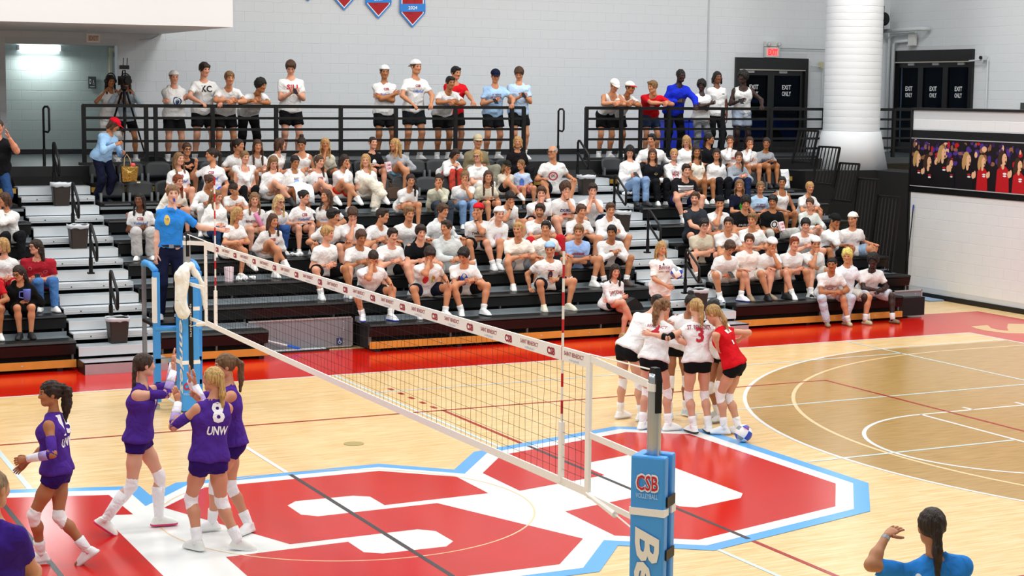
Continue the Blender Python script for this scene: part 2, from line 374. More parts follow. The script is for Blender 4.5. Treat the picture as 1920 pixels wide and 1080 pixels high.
# inner doorway with cream door at the right end of the corridor
dd = thing('corridor_door', None, None, (2.35, 20.1, DK)); dd['kind'] = 'structure'; dd.name = 'door_3'
mb = MB(); mb.box((0.02, -0.05, 0), (0.07, 0.1, 2.1)); mb.box((0.50, -0.05, 0), (0.55, 0.1, 2.1)); mb.box((0.02, -0.05, 2.1), (0.55, 0.1, 2.16)); mb.obj('door_frame', plain('frame_cream', '#d8d3b4', 0.5), dd)
MB().box((0.08, 0.02, 0.0), (0.50, 0.06, 2.1)).obj('door_leaf', plain('leaf_cream', '#cfc594', 0.5), dd); MB().box((0.12, -0.02, 1.98), (0.34, 0.02, 2.06)).obj('door_closer', plain('closer_grey', '#9a9a92', 0.4, 0.6), dd)
# concourse deck, its front, ceiling bulkhead
deck = MB(); deck.box((-14, 14.62, DK - 0.12), (XS, 20.4, DK)); deckO = struct(deck.obj('floor_concourse', plain('deck_grey', '#3c4144', 0.5, var=0.1)))
struct(MB().box((-14, 14.60, 2.30), (16.9, 14.66, DK + 0.004)).obj('trim_1', plain('deck_edge_black', '#0d0e10', 0.45)))
struct(MB().box((0.65, 14.93, DK), (9.4, 15.07, DK + 0.05)).obj('trim_2', plain('kerb_black', '#101113', 0.5)))
struct(MB().box((10.7, 14.93, DK), (16.9, 15.07, DK + 0.05)).obj('trim_3', MATS['kerb_black']))
struct(MB().box((2.1, 17.97, DK), (D0 - 0.02, 17.99, DK + 0.12)).obj('baseboard_back', plain('base_black', '#121315', 0.5)))
bk = MB(); bk.box((-14, 13.3, 5.12), (2.93, YB, 8.6)); struct(bk.obj('wall_bulkhead', plain('bulkhead_paint', '#e2e4e6', 0.7, spec=0.2)))
MB().tube([(2.75, 17.6, 5.11), (2.78, 17.75, 5.08), (2.70, 17.95, 5.02), (2.5, 17.97, 5.0)], 0.012, 6).obj('bulkhead_cable', plain('cable_grey', '#c2c4c6', 0.6))
tag(bpy.data.objects['bulkhead_cable'], 'thin grey cable loop hanging at the bulkhead corner', 'cable')

# ---- low end wall with mural
LX = 17.0; lw = MB(); lw.box((LX + 0.012, -12, 0), (LX + 0.30, 12.62, 3.78)); wall_low = struct(lw.obj('wall_end', JOINT))
blockwall(wall_low, -2.0, 12.62, 0.10, 2.2, lambda u, d, z: (LX + 0.012 - d, u, z), WALLW, pick=(8.6, 12.62, 0.10, 2.2), limit=120)
blockwall(wall_low, -2.0, 12.62, 3.38, 3.78, lambda u, d, z: (LX + 0.012 - d, u, z), WALLW)
struct(MB().box((LX - 0.02, -12, 0), (LX + 0.02, 12.63, 0.10)).obj('baseboard_end', plain('base_rubber', '#101113', 0.4)))
struct(MB().box((LX - 0.03, 12.62, 0.0), (LX + 0.3, 12.66, 3.8)).obj('trim_4', plain('edge_black', '#0c0d0f', 0.4)))
struct(MB().box((LX - 0.02, -12, 3.78), (LX + 0.32, 12.66, 3.83)).obj('trim_5', MATS['edge_black']))
struct(MB().box((LX - 0.01, -12, 3.22), (LX + 0.02, 12.62, 3.38)).obj('trim_6', MATS['edge_black']))
struct(MB().box((LX - 0.01, -12, 2.12), (LX + 0.02, 12.62, 2.24)).obj('trim_7', MATS['edge_black']))
# ================================================================== bleachers
BY = lambda n: 9.4 + 0.65 * n
BZ = lambda n: 0.44 + 0.295 * n
M_SEAT = plain('bench_black', '#0f1011', 0.36, spec=0.4, bump=0.05, bscale=200); M_FASC = plain('bench_fascia', '#0d0d0e', 0.45, spec=0.35); M_DECK = plain('deck_galvanised', '#8f989d', 0.32, 0.55, var=0.25, vscale=2.5)
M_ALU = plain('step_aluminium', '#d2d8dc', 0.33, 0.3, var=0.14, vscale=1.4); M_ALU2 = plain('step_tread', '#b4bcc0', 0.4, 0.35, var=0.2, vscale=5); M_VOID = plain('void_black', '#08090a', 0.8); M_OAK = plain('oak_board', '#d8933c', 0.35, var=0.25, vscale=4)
M_BLACKM = plain('rail_black', '#0b0c0d', 0.45, spec=0.3); M_GREYP = plain('panel_grey', '#85868b', 0.5)
SECT = {'left': (-8.0, -0.63), 'middle': (0.62, 9.42), 'right': (10.7, 15.0)}
ORD = ['lowest', 'second', 'third', 'fourth', 'fifth', 'sixth']
for nm, (x0, x1) in SECT.items():
    for n in range(6):
        spans = [(x0, x1)]
        if n == 0 and nm == 'middle': spans = [(x0, 2.27), (3.92, x1)]
        if n == 0 and nm == 'right': spans = [(x0, 14.32)]
        for si, (a, b) in enumerate(spans):
            y, z = BY(n), BZ(n)
            lab = 'black %s bench row of the %s bleacher block' % (ORD[n], nm)
            if len(spans) > 1: lab = ('short black lowest bench beside the referee stand' if si == 0 else 'long black lowest bench of the middle block behind the net')
            t = thing('bleacher_bench', lab, 'bench', (a, y, 0))
            L = b - a
            # seat profile with rolled front
            prof = [(0.0, z - 0.03), (0.012, z - 0.008), (0.035, z), (0.36, z), (0.42, z - 0.012), (0.42, z - 0.05), (0.02, z - 0.05)]
            MB().prism(prof, 0, 0, L).obj('seat', M_SEAT, t)
            MB().prism([(0.010, z - 0.05), (0.05, z - 0.20), (0.09, z - 0.20), (0.09, z - 0.05)], 0, 0.0, L).obj('fascia', M_FASC, t)
            mb = MB(); mb.box((0, 0.42, z - 0.03), (L, 0.70, z - 0.006)); mb.box((0, 0.665, z - 0.006), (L, 0.69, z + 0.052)); mb.obj('foot_deck', M_DECK, t)
            mb = MB(); nb_ = max(2, int(L / 1.3))
            for i in range(nb_ + 1):
                xx = min(L - 0.05, i * L / nb_ + 0.02); mb.box((xx, 0.10, max(0.02, z - 0.34)), (xx + 0.03, 0.16, z - 0.05))
            mb.obj('support', plain('bracket_steel', '#7d8487', 0.4, 0.6), t)
            if n == 0:
                bo = MB().box((0, 0.02, 0.055), (L, 0.05, 0.165)).obj('toe_board', M_OAK, t)
                mb = MB()
                for i in range(int(L / 0.9)): mb.lathe([(0.012, 0), (0.012, 0.004)], (0, 0, 0), 6); mb.v[-12:] = [(0.3 + i * 0.9 + p[0], 0.019 - p[2], 0.11 + p[1]) for p in mb.v[-12:]]
                mb.obj('bolt', M_ALU, bo)
                mb = MB()
                for i in range(int(L / 1.4) + 1): xx = min(L - 0.12, 0.1 + i * 1.4); mb.box((xx, 0.04, 0.0), (xx + 0.08, 0.5, 0.06))
                mb.obj('roller', MATS['edge_black'], t)
    # black filler solid that stands in for the shade beneath the benches
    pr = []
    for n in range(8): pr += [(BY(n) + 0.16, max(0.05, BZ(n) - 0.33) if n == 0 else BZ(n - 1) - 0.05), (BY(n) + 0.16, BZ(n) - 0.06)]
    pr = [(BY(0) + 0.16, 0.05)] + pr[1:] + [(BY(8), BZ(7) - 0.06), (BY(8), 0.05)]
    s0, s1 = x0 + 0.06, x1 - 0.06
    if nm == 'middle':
        o = MB().prism(pr, 0, 3.97, s1).obj('bleacher_shade_filler', M_VOID)
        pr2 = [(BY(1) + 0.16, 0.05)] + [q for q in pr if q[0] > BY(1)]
        o2 = MB().prism(pr2, 0, s0, 3.97).obj('bleacher_shade_filler', M_VOID); struct(o2)
        struct(MB().box((s0, BY(0) + 0.16, 0.05), (2.22, BY(1) + 0.16, BZ(0) - 0.06)).obj('bleacher_shade_filler', M_VOID))
    else: o = MB().prism(pr, 0, s0, s1).obj('bleacher_shade_filler', M_VOID)
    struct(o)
# ---- chair rows 6 and 7
def seat_chair():
    t = thing('stadium_chair', 'x', 'chair')
    W = 0.455; n = 8; v = []; f = []
    for side in (0, 1):
        for j in range(6):
            w = j / 5
            for i in range(n + 1):
                u = -1 + 2 * i / n
                top = 0.40 - 0.045 * abs(u) ** 3
                z = 0.12 + (top - 0.12) * w
                y = 0.43 + 0.06 * w - 0.035 * (1 - u * u) * -1 + (0.028 if side else 0)
                v.append((u * W / 2 * (0.94 + 0.06 * math.sin(w * 3)), y, z))
    m = (n + 1) * 6
    for s_ in (0, 1):
        for j in range(5):
            for i in range(n):
                q = (s_ * m + j * (n + 1) + i, s_ * m + j * (n + 1) + i + 1, s_ * m + (j + 1) * (n + 1) + i + 1, s_ * m + (j + 1) * (n + 1) + i); f.append(q if s_ == 0 else q[::-1])
    ring = [i for i in range(n + 1)] + [j * (n + 1) + n for j in range(1, 6)] + [5 * (n + 1) + i for i in range(n - 1, -1, -1)] + [j * (n + 1) for j in range(4, 0, -1)]
    for k in range(len(ring)): a, b = ring[k], ring[(k + 1) % len(ring)]; f.append((b, a, a + m, b + m))
    mt = plain('chair_charcoal', '#1f2225', 0.55, bump=0.15, bscale=120)
    link(bpy.data.objects.new('backrest', mkmesh('backrest', v, f, True, [mt])), t)
    mb = MB(); mb.prism([(0.02, 0.0), (0.0, 0.02), (0.03, 0.045), (0.40, 0.035), (0.42, 0.0)], 0, -W / 2 + 0.01, W / 2 - 0.01); mb.obj('seat_pan', mt, t)
    for sg in (-1, 1): MB().box((sg * 0.19 - 0.02, 0.40, 0.0), (sg * 0.19 + 0.02, 0.47, 0.20)).obj('bracket', plain('bracket_silver', '#8f9599', 0.35, 0.7), t)
    return t
CH = seat_chair(); first = True
def copy_tree(o, parent=None):
    c = o.copy(); COL.objects.link(c); c.parent = parent
    for ch in list(o.children): copy_tree(ch, c)
    return c
ORDN = 'first second third fourth fifth sixth seventh eighth ninth tenth eleventh twelfth thirteenth fourteenth fifteenth sixteenth seventeenth eighteenth nineteenth'.split()
CHZ = {6: 2.10, 7: 2.395}
for row in (6, 7):
    for nm in ('middle', 'right'):
        a, b = SECT[nm]; k = int((b - a - 0.1) / 0.486)
        for i in range(k):
            c = CH if first else copy_tree(CH); first = False
            c.location = (a + 0.30 + i * 0.486, BY(row), CHZ[row]); c['label'] = 'charcoal stadium chair, %s from the left in the %s chair row of the %s block' % (ORDN[i], 'lower' if row == 6 else 'upper', nm); c['group'] = '%s chair row, %s block' % ('lower' if row == 6 else 'upper', nm)
for nm, (x0, x1) in SECT.items():
    for row in (6, 7):
        t = tag(MB().box((x0, BY(row), CHZ[row] - 0.05), (x1, BY(row) + 0.66, CHZ[row])).obj('chair_platform', M_FASC), 'black platform under the %s chair row, %s block' % ('lower' if row == 6 else 'upper', nm), 'platform')
        MB().box((x0, BY(row) - 0.012, CHZ[row] - (0.09 if row == 7 else 0.05)), (x1, BY(row) - 0.001, CHZ[row] - 0.005)).obj('edge_board', plain('platform_edge_yellow', '#a98433', 0.45, var=0.15) if row == 7 else M_DECK, t)
# ---- aisles
for ai, (x0, x1) in enumerate(((-0.60, 0.60), (9.44, 10.68))):
    t = thing('aisle_stairs', ['aluminium aisle steps left of the referee stand', 'aluminium aisle steps behind the huddled team'][ai], 'stairs', (x0, 9.4, 0)); L = x1 - x0
    for n in range(8):
        y = 0.65 * n; z = 0.34 + 0.295 * n
        st = MB(); st.box((0, y - 0.02, z - 0.13), (L, y, z)); st.box((0, y, z - 0.025), (L, y + 0.36, z)); st.obj('step_riser', M_ALU, t)
        rb = MB(); rb.box((0, y, z), (L, y + 0.34, z + 0.004))
        for q in range(6): rb.box((0.01, y + 0.02 + q * 0.05, z + 0.004), (L - 0.01, y + 0.045 + q * 0.05, z + 0.010))
        rb.obj('tread', M_ALU2, t)
        if n < 7:
            hs_ = MB(); yy = y + 0.34; zz = z + 0.152
            for q in range(3): hs_.box((0, yy - 0.012 * (q % 2) - 0.01, zz - 0.03 * (q + 1) + 0.002), (L, yy + 0.02, zz - 0.03 * q))
            hs_.box((0, yy, zz - 0.02), (L, yy + 0.31, zz)); h = hs_.obj('half_step', M_ALU, t)
            mb = MB()
            for xx in (0.25, 0.62 * L, L - 0.12): mb.lathe([(0.011, 0), (0.011, 0.003)], (0, 0, 0), 6); mb.v[-12:] = [(xx + p[0], yy - 0.024 - p[2], zz - 0.045 + p[1]) for p in mb.v[-12:]]
            mb.obj('screw', MATS['edge_black'], h)
            MB().prism([(y + 0.05, z - 0.13), (y + 0.34, z - 0.05), (y + 0.34, zz), (y + 0.62, zz), (y + 0.66, z)], 0, L, L + 0.012).obj('side_cheek', M_ALU2, t)
    st = MB(); st.box((0, -0.42, 0.0), (L, -0.40, 0.17)); st.box((0, -0.42, 0.15), (L, 0.0, 0.17)); st.obj('front_step', plain('front_step_alu', '#b9b2b6', 0.35, 0.4, var=0.1, vscale=6), t); MB().box((-0.02, -0.40, 0.0), (0.0, 0.0, 0.17)).obj('front_step_side', MATS['edge_black'], t)
    MB().prism([(0.10, 0.0), (0.10, 0.15), (8 * 0.65, 2.55), (8 * 0.65, 0.0)], 0, 0.02, L - 0.02).obj('step_shade_filler', M_VOID, t)  # black wedge standing in for the shaded gap beneath the steps
    # centre hand rails
    for hi_, (hy, hz, hb) in enumerate(((9.85, 1.40, 0.63), (11.15, 1.99, 1.22), (12.40, 2.56, 1.82), (13.85, 3.16, 2.41))):
        xr = (-0.02, 9.93)[ai]
        r = thing('hand_rail', 'black looped handrail, %s one on the %s aisle' % (['lowest', 'second lowest', 'second highest', 'highest'][hi_], ['left', 'right'][ai]), 'handrail', (xr, hy, 0))
        b = MB(); b.tube([(0, 0, hb), (0, 0, hz - 0.05), (0, -0.03, hz - 0.01), (0, -0.07, hz - 0.01)] + [(0, -0.07 - 0.34 * k, hz - 0.01 - 0.24 * k) for k in (0.5, 1.0)] + [(0, -0.44, hz - 0.29), (0, -0.44, hz - 0.50), (0, -0.42, hz - 0.53), (0, -0.36, hz - 0.50), (0, 0, hz - 0.24)], 0.022, 8); b.obj('rail_tube', M_BLACKM, r, True)
        b = MB(); b.tube([(0, 0, hb), (0, 0, hb + 0.25)], 0.031, 8); b.box((-0.05, -0.04, hb - 0.005), (0.05, 0.06, hb + 0.02)); b.obj('base_sleeve', M_BLACKM, r)
# ---- upper guard rails
def guard(x0, x1, posts, label, y=15.0):
    t = thing('guard_rail', label, 'railing', (x0, y, DK))
    for k, z in enumerate((1.06, 0.845, 0.64, 0.435, 0.225)): MB().bar((0, 0, z - 0.02), (x1 - x0, 0, z - 0.02), 0.055 if k == 0 else 0.042, 0.06 if k == 0 else 0.046).obj('rail', M_BLACKM, t)
    for px in posts: MB().box((px - x0 - 0.034, -0.034, -0.06), (px - x0 + 0.034, 0.03, 1.05)).obj('post', M_BLACKM, t)
guard(0.72, 9.35, (0.74, 1.84, 2.01, 3.05, 4.25, 5.51, 6.62, 7.86, 9.07, 9.33), 'long black guard rail along the concourse, left of the aisle gap')
guard(10.71, 20.4, (10.73, 11.53, 11.98, 12.65, 13.96, 15.16, 16.53, 18.4), 'black guard rail along the concourse, right of the aisle gap')
guard(-8.0, -0.70, (-7, -5, -3, -0.72), 'black guard rail piece at the left picture edge')
def loop_post(x, label):
    t = thing('gate_post', label, 'post', (x, 14.85, DK)); b = MB(); b.tube([(0, 0, -0.1), (0, 0, 0.98), (0.02, -0.02, 1.02), (0.06, -0.06, 1.02), (0.08, -0.08, 0.98), (0.08, -0.08, 0.62), (0.06, -0.06, 0.58), (0.0, 0.0, 0.60)], 0.02, 8); b.obj('post_tube', M_BLACKM, t, True)
    MB().tube([(0, 0, -0.1), (0, 0, 0.3)], 0.028, 8).obj('post_sleeve', M_BLACKM, t)
loop_post(0.02, 'black looped post in the opening left of the long guard rail'); loop_post(10.02, 'black looped post between the two concourse guard rails')
# ---- stepped picket guards at the right end of the bleachers
for i, (y0, y1, zt, zb) in enumerate(((13.85, 13.2, 3.34, 2.7), (13.15, 12.47, 3.03, 2.30), (12.45, 11.83, 2.73, 2.0), (11.82, 11.2, 2.45, 1.0), (11.18, 10.55, 2.15, 0.75))):
    t = thing('picket_guard', ['topmost', 'second', 'third', 'fourth', 'lowest'][i] + ' black picket guard panel stepping down the bleacher end', 'railing', (15.08, y0, 0))
    L = y1 - y0; tl = 0.16
    MB().bar((0, 0, zt), (0, L, zt), 0.04).obj('top_rail', M_BLACKM, t); MB().bar((-tl, 0, zb), (-tl, L, zb), 0.04).obj('bottom_rail', M_BLACKM, t)
    for yy in (0.0, L): MB().bar((-tl, yy, zb - 0.05), (0, yy, zt), 0.04).obj('end_post', M_BLACKM, t)
    for k in range(1, 6): MB().bar((-tl, L * k / 6, zb), (0, L * k / 6, zt), 0.018).obj('picket', plain('picket_dark', '#17191b', 0.45), t)
# ---- grey wheelchair cut-out panels
for x0, x1, y, lab in ((2.12, 3.86, 10.04, 'grey removable panel with wheelchair sign under the middle bleachers'), (14.34, 15.0, 9.72, 'grey removable panel at the right end of the bleachers')):
    t = thing('access_panel', lab, 'panel', (x0, y, 0)); L = x1 - x0
    MB().box((0.02, 0, 0.03), (L - 0.02, 0.02, 0.48)).obj('panel_sheet', M_GREYP, t)
    mb = MB(); mb.box((0, -0.012, 0.02), (0.02, 0.03, 0.50)); mb.box((L - 0.02, -0.012, 0.02), (L, 0.03, 0.50)); mb.box((0, -0.012, 0.48), (L, 0.03, 0.50)); mb.box((0, -0.012, 0.02), (L, 0.03, 0.035)); mb.obj('panel_frame', plain('panel_edge', '#b9b3b2', 0.4, 0.4), t)
    mb = MB()
    for z in (0.1, 0.28, 0.31, 0.42): mb.box((L - 0.16, -0.006, z), (L - 0.145, 0.0, z + 0.015))
    mb.obj('rivet', M_ALU, t)
    sx = L - 0.27 if L > 1 else 0.03
    s = MB().box((sx, -0.008, 0.06), (sx + 0.10, 0.0, 0.165)).obj('access_sign', plain('sign_blue', '#1d3c6e', 0.4), t)
    mb = MB(); cx, cz = sx + 0.05, 0.10; mb.tube([(cx + 0.022 * math.cos(a), -0.010, cz + 0.022 * math.sin(a)) for a in np.linspace(0.6, 6.0, 12)], 0.004, 4); mb.tube([(cx, -0.010, 0.155), (cx, -0.010, 0.115), (cx + 0.022, -0.010, 0.112), (cx + 0.034, -0.010, 0.085)], 0.0045, 4); mb.obj('wheelchair_symbol', plain('symbol_white', '#e8eef2', 0.5), s)
# ---- litter bins
for i, (x, y, z, lab) in enumerate(((0.02, 13.50, 2.12, 'dark brown litter bin with white liner, topmost on the left aisle'), (0.0, 12.12, 1.53, 'dark brown litter bin halfway up the left aisle'), (0.02, 9.62, 0.35, 'dark brown litter bin near the foot of the left aisle'),
        (9.93, 13.50, 2.12, 'dark brown litter bin with grey liner at the top of the right aisle'), (9.93, 12.12, 1.53, 'dark brown litter bin halfway up the right aisle'), (10.05, 9.62, 0.35, 'dark brown litter bin near the foot of the right aisle behind the huddle'))):
    t = thing('litter_bin', lab, 'bin', (x, y, z), 0.05 * (i % 3 - 1))
    b = MB(); w0, w1, d0, d1, H = 0.12, 0.15, 0.10, 0.13, 0.37
    for (w, d, zz) in ((w0, d0, 0.0), (w1, d1, H), (w1 - 0.012, d1 - 0.012, H), (w0 - 0.012, d0 - 0.012, 0.02)):
        for sx, sy in ((-1, -0.8), (-0.85, -1), (0.85, -1), (1, -0.8), (1, 0.8), (0.85, 1), (-0.85, 1), (-1, 0.8)): b.v.append((sx * w, sy * d, zz))
    for r_ in range(3):
        for k in range(8): b.f.append((r_ * 8 + k, r_ * 8 + (k + 1) % 8, (r_ + 1) * 8 + (k + 1) % 8, (r_ + 1) * 8 + k)); b.m.append(0)
    b.f += [tuple(range(7, -1, -1)), tuple(range(24, 32))]; b.m += [0, 0]
    b.obj('bin_body', plain('bin_brown', '#2a211c', 0.5), t)
    l = MB(); rn = random.Random(i); m = 24
    for j, (e, zz) in enumerate(((0.012, H + 0.012), (0.016, H - 0.012), (0.011, H - 0.05))):
        for k in range(m):
            a = 2 * math.pi * k / m; ca, sa = math.cos(a), math.sin(a); q = (abs(ca) ** 4 + abs(sa) ** 4) ** -0.25
            l.v.append(((w1 + e) * ca * min(q, 1.18), (d1 + e) * sa * min(q, 1.18), zz + (rn.uniform(-0.012, 0.012) if j != 1 else 0)))
    for j in range(2):
        for k in range(m): l.f.append((j * m + k, j * m + (k + 1) % m, (j + 1) * m + (k + 1) % m, (j + 1) * m + k)); l.m.append(0)
    lo = l.obj('bin_liner', plain('liner_white', '#c9ced4', 0.35), t, True); md = lo.modifiers.new('s', 'SOLIDIFY'); md.thickness = 0.006
# ================================================================== people: signed-distance bodies
def A_(*x): return np.array(x, float)
def nz(v): return v / (np.linalg.norm(v) + 1e-12)
def rot2(x, y, a): return x * math.cos(a) - y * math.sin(a), x * math.sin(a) + y * math.cos(a)
EDG = [((0, 0, 0), (1, 0, 0)), ((0, 1, 0), (1, 1, 0)), ((0, 0, 1), (1, 0, 1)), ((0, 1, 1), (1, 1, 1)),
       ((0, 0, 0), (0, 1, 0)), ((1, 0, 0), (1, 1, 0)), ((0, 0, 1), (0, 1, 1)), ((1, 0, 1), (1, 1, 1)),
       ((0, 0, 0), (0, 0, 1)), ((1, 0, 0), (1, 0, 1)), ((0, 1, 0), (0, 1, 1)), ((1, 1, 0), (1, 1, 1))]
def surfnet(D, o, h):
    s = D < 0
    acc = np.zeros(tuple(n - 1 for n in D.shape), np.int8)
    for a in (0, 1):
        for b in (0, 1):
            for c in (0, 1):
                acc += s[a:s.shape[0] - 1 + a, b:s.shape[1] - 1 + b, c:s.shape[2] - 1 + c]
    act = (acc > 0) & (acc < 8)
    ids = np.argwhere(act); n = len(ids)
    idx = np.full(act.shape, -1, np.int32); idx[act] = np.arange(n)
    pos = np.zeros((n, 3)); cnt = np.zeros(n)
    I, J, K = ids[:, 0], ids[:, 1], ids[:, 2]
    for a, b in EDG:
        va = D[I + a[0], J + a[1], K + a[2]]; vb = D[I + b[0], J + b[1], K + b[2]]
        m = (va < 0) != (vb < 0)
        t = va[m] / (va[m] - vb[m])
        pos[m] += np.array(a) + t[:, None] * (np.array(b) - np.array(a)); cnt[m] += 1
    v = o + h * (ids + pos / cnt[:, None])
    F = []
    for ax in range(3):
        sl0 = [slice(1, -1)] * 3; sl1 = [slice(1, -1)] * 3
        sl0[ax] = slice(0, -1); sl1[ax] = slice(1, None)
        A, B = s[tuple(sl0)], s[tuple(sl1)]
        e = np.argwhere(A != B)
        if not len(e): continue
        fl = A[e[:, 0], e[:, 1], e[:, 2]]
        off = np.ones(3, int); off[ax] = 0
        e = e + off
        u, w = (ax + 1) % 3, (ax + 2) % 3
        du = np.zeros(3, int); du[u] = 1; dw = np.zeros(3, int); dw[w] = 1
        q = [idx[tuple((e - du - dw).T)], idx[tuple((e - dw).T)], idx[tuple(e.T)], idx[tuple((e - du).T)]]
        Q = np.stack(q, 1); Q[~fl] = Q[~fl][:, ::-1]
        F.append(Q)
    return v, np.concatenate(F) if F else np.zeros((0, 4), int)
BIG = 0.07
def prim_d(P, pr):
    """P: list of 3 broadcastable coordinate arrays; pr: dict(a,b,ra,rb,cuts,scale)"""
    a, b = pr['a'], pr['b']; sc = pr.get('s')
    ab = b - a; L2 = float(ab @ ab)
    px, py, pz = P[0] - a[0], P[1] - a[1], P[2] - a[2]
    if L2 < 1e-9:
        if sc is not None:
            k0 = np.sqrt((px / sc[0]) ** 2 + (py / sc[1]) ** 2 + (pz / sc[2]) ** 2)
            d = (k0 - 1.0) * min(sc) * (0.5 + 0.5 * np.clip(k0, 0, 1))
        else: d = np.sqrt(px * px + py * py + pz * pz) - pr['ra']
    else:
        t = np.clip((px * ab[0] + py * ab[1] + pz * ab[2]) / L2, 0, 1)
        d = np.sqrt((px - t * ab[0]) ** 2 + (py - t * ab[1]) ** 2 + (pz - t * ab[2]) ** 2) - (pr['ra'] + t * (pr['rb'] - pr['ra']))
    for p0, n in pr.get('cuts', ()):
        d = np.maximum(d, (P[0] - p0[0]) * n[0] + (P[1] - p0[1]) * n[1] + (P[2] - p0[2]) * n[2])
    return d
def cone(a, b, ra, rb=None, cuts=()): return dict(a=np.asarray(a, float), b=np.asarray(b, float), ra=ra, rb=ra if rb is None else rb, cuts=cuts)
def ball(a, r, cuts=()): return cone(a, a, r, r, cuts)
def ell(a, sx, sy, sz, cuts=()):
    p = cone(a, a, max(sx, sy, sz), None, cuts); p['s'] = (sx, sy, sz); return p
def sdf_mesh(prims, h, k=0.03, carve=(), noise=None, ck=0.0):
    lo = np.min([np.minimum(p['a'] - p['ra'], p['b'] - p['rb']) for p in prims], 0) - 2.5 * h
    hi = np.max([np.maximum(p['a'] + p['ra'], p['b'] + p['rb']) for p in prims], 0) + 2.5 * h
    n = np.ceil((hi - lo) / h).astype(int) + 1
    D = np.full(tuple(n), BIG, np.float32)
    ax = [lo[i] + h * np.arange(n[i]) for i in range(3)]
    def box(p, e):
        l = np.minimum(p['a'] - p['ra'], p['b'] - p['rb']) - e; u = np.maximum(p['a'] + p['ra'], p['b'] + p['rb']) + e
        i0 = np.maximum(np.floor((l - lo) / h).astype(int), 0); i1 = np.minimum(np.ceil((u - lo) / h).astype(int) + 1, n)
        return tuple(slice(i0[i], i1[i]) for i in range(3))
    for p in prims:
        sl = box(p, BIG)
        P = [ax[0][sl[0]][:, None, None], ax[1][sl[1]][None, :, None], ax[2][sl[2]][None, None, :]]
        d = prim_d(P, p); old = D[sl]
        kk = p.get('k', k)
        if kk > 0:
            hh = np.maximum(kk - np.abs(old - d), 0) / kk
            D[sl] = np.minimum(old, d) - hh * hh * kk * 0.25
        else: D[sl] = np.minimum(old, d)
    for p in carve:
        sl = box(p, 2 * h)
        if any(s.start >= s.stop for s in sl): continue
        P = [ax[0][sl[0]][:, None, None], ax[1][sl[1]][None, :, None], ax[2][sl[2]][None, None, :]]
        D[sl] = np.maximum(D[sl], -prim_d(P, p))
    if noise is not None:
        D = D + noise(ax[0][:, None, None], ax[1][None, :, None], ax[2][None, None, :])
    D[0] = D[-1] = BIG; D[:, 0] = D[:, -1] = BIG; D[:, :, 0] = D[:, :, -1] = BIG
    return surfnet(D, lo, h)

# ------------------------------------------------------------------ head template (origin mid-head, +y face, +z up)
HEADS = {}
def head_template(fem, h):
    key = (fem, h)
    if key in HEADS: return HEADS[key]
    j = 0.9 if fem else 1.0
    pr = [ell(A_(0, -0.014, 0.028), 0.076, 0.096, 0.088), ell(A_(0, 0.02, -0.032), 0.060 * (0.96 if fem else 1), 0.068, 0.076),
          ell(A_(0, 0.048, -0.088), 0.030 * j, 0.030, 0.024), cone(A_(-0.045 * j, 0.0, -0.062), A_(-0.015, 0.055, -0.09), 0.024, 0.018),
          cone(A_(0.045 * j, 0.0, -0.062), A_(0.015, 0.055, -0.09), 0.024, 0.018),
          cone(A_(-0.03, 0.070, 0.026), A_(0.03, 0.070, 0.026), 0.016)]
    for p in pr: p['k'] = 0.03
    nose = [cone(A_(0, 0.086, 0.014), A_(0, 0.103, -0.024), 0.008, 0.0125), cone(A_(-0.011, 0.092, -0.028), A_(0.011, 0.092, -0.028), 0.009)]
    for p in nose: p['k'] = 0.012
    lips = [cone(A_(-0.017, 0.078, -0.0555), A_(0.017, 0.078, -0.0555), 0.009), cone(A_(-0.013, 0.077, -0.066), A_(0.013, 0.077, -0.066), 0.009)]
    for p in lips: p['k'] = 0.008
    ears = [ell(A_(s * 0.078, -0.012, -0.004), 0.012, 0.020, 0.033) for s in (-1, 1)]
    for p in ears: p['k'] = 0.008
    chk = [ball(A_(s * 0.036, 0.062, -0.018), 0.022) for s in (-1, 1)]
    for p in chk: p['k'] = 0.03
    neck = [cone(A_(0, -0.02, -0.05), A_(0, -0.035, -0.15), 0.05 if not fem else 0.044)]
    neck[0]['k'] = 0.03
    carve = [ball(A_(s * 0.031, 0.099, 0.008), 0.017) for s in (-1, 1)]
    v, f = sdf_mesh(pr + chk + nose + lips + ears + neck, h, carve=carve)
    x, y, z = v[:, 0], v[:, 1], v[:, 2]
    cl = np.zeros(len(v), int); tol = max(h * 0.5, 0.003)
    fr = y > 0.055
    cl[fr & (np.abs(z + 0.061) < 0.009 + tol * 0.3) & (np.abs(x) < 0.021)] = 1
    cl[fr & (np.abs(z - 0.031 - 0.08 * (0.03 - np.abs(np.abs(x) - 0.032))) < 0.0045 + tol * 0.4) & (np.abs(np.abs(x) - 0.032) < 0.018)] = 2
    ee = fr & (np.abs(z - 0.009) < 0.0055 + tol * 0.75) & (np.abs(np.abs(x) - 0.031) < 0.014)
    cl[ee] = 3
    cl[ee & (np.abs(np.abs(x) - 0.031) < 0.007 + tol * 0.6)] = 4
    cl[(cl == 0) & fr & (np.abs(np.abs(x) - 0.04) < 0.016) & (np.abs(z + 0.022) < 0.015)] = 5
    cl[(cl == 0) & (y > 0.02) & (z < -0.045) & (z > -0.125) & ~((np.abs(z + 0.061) < 0.012) & (np.abs(x) < 0.02))] = 6
    cl[(cl == 0) & (np.abs(x) < 0.026) & (y > 0.075) & (z < -0.036) & (z > -0.05)] = 7
    HEADS[key] = (v, f, cl)
    return HEADS[key]

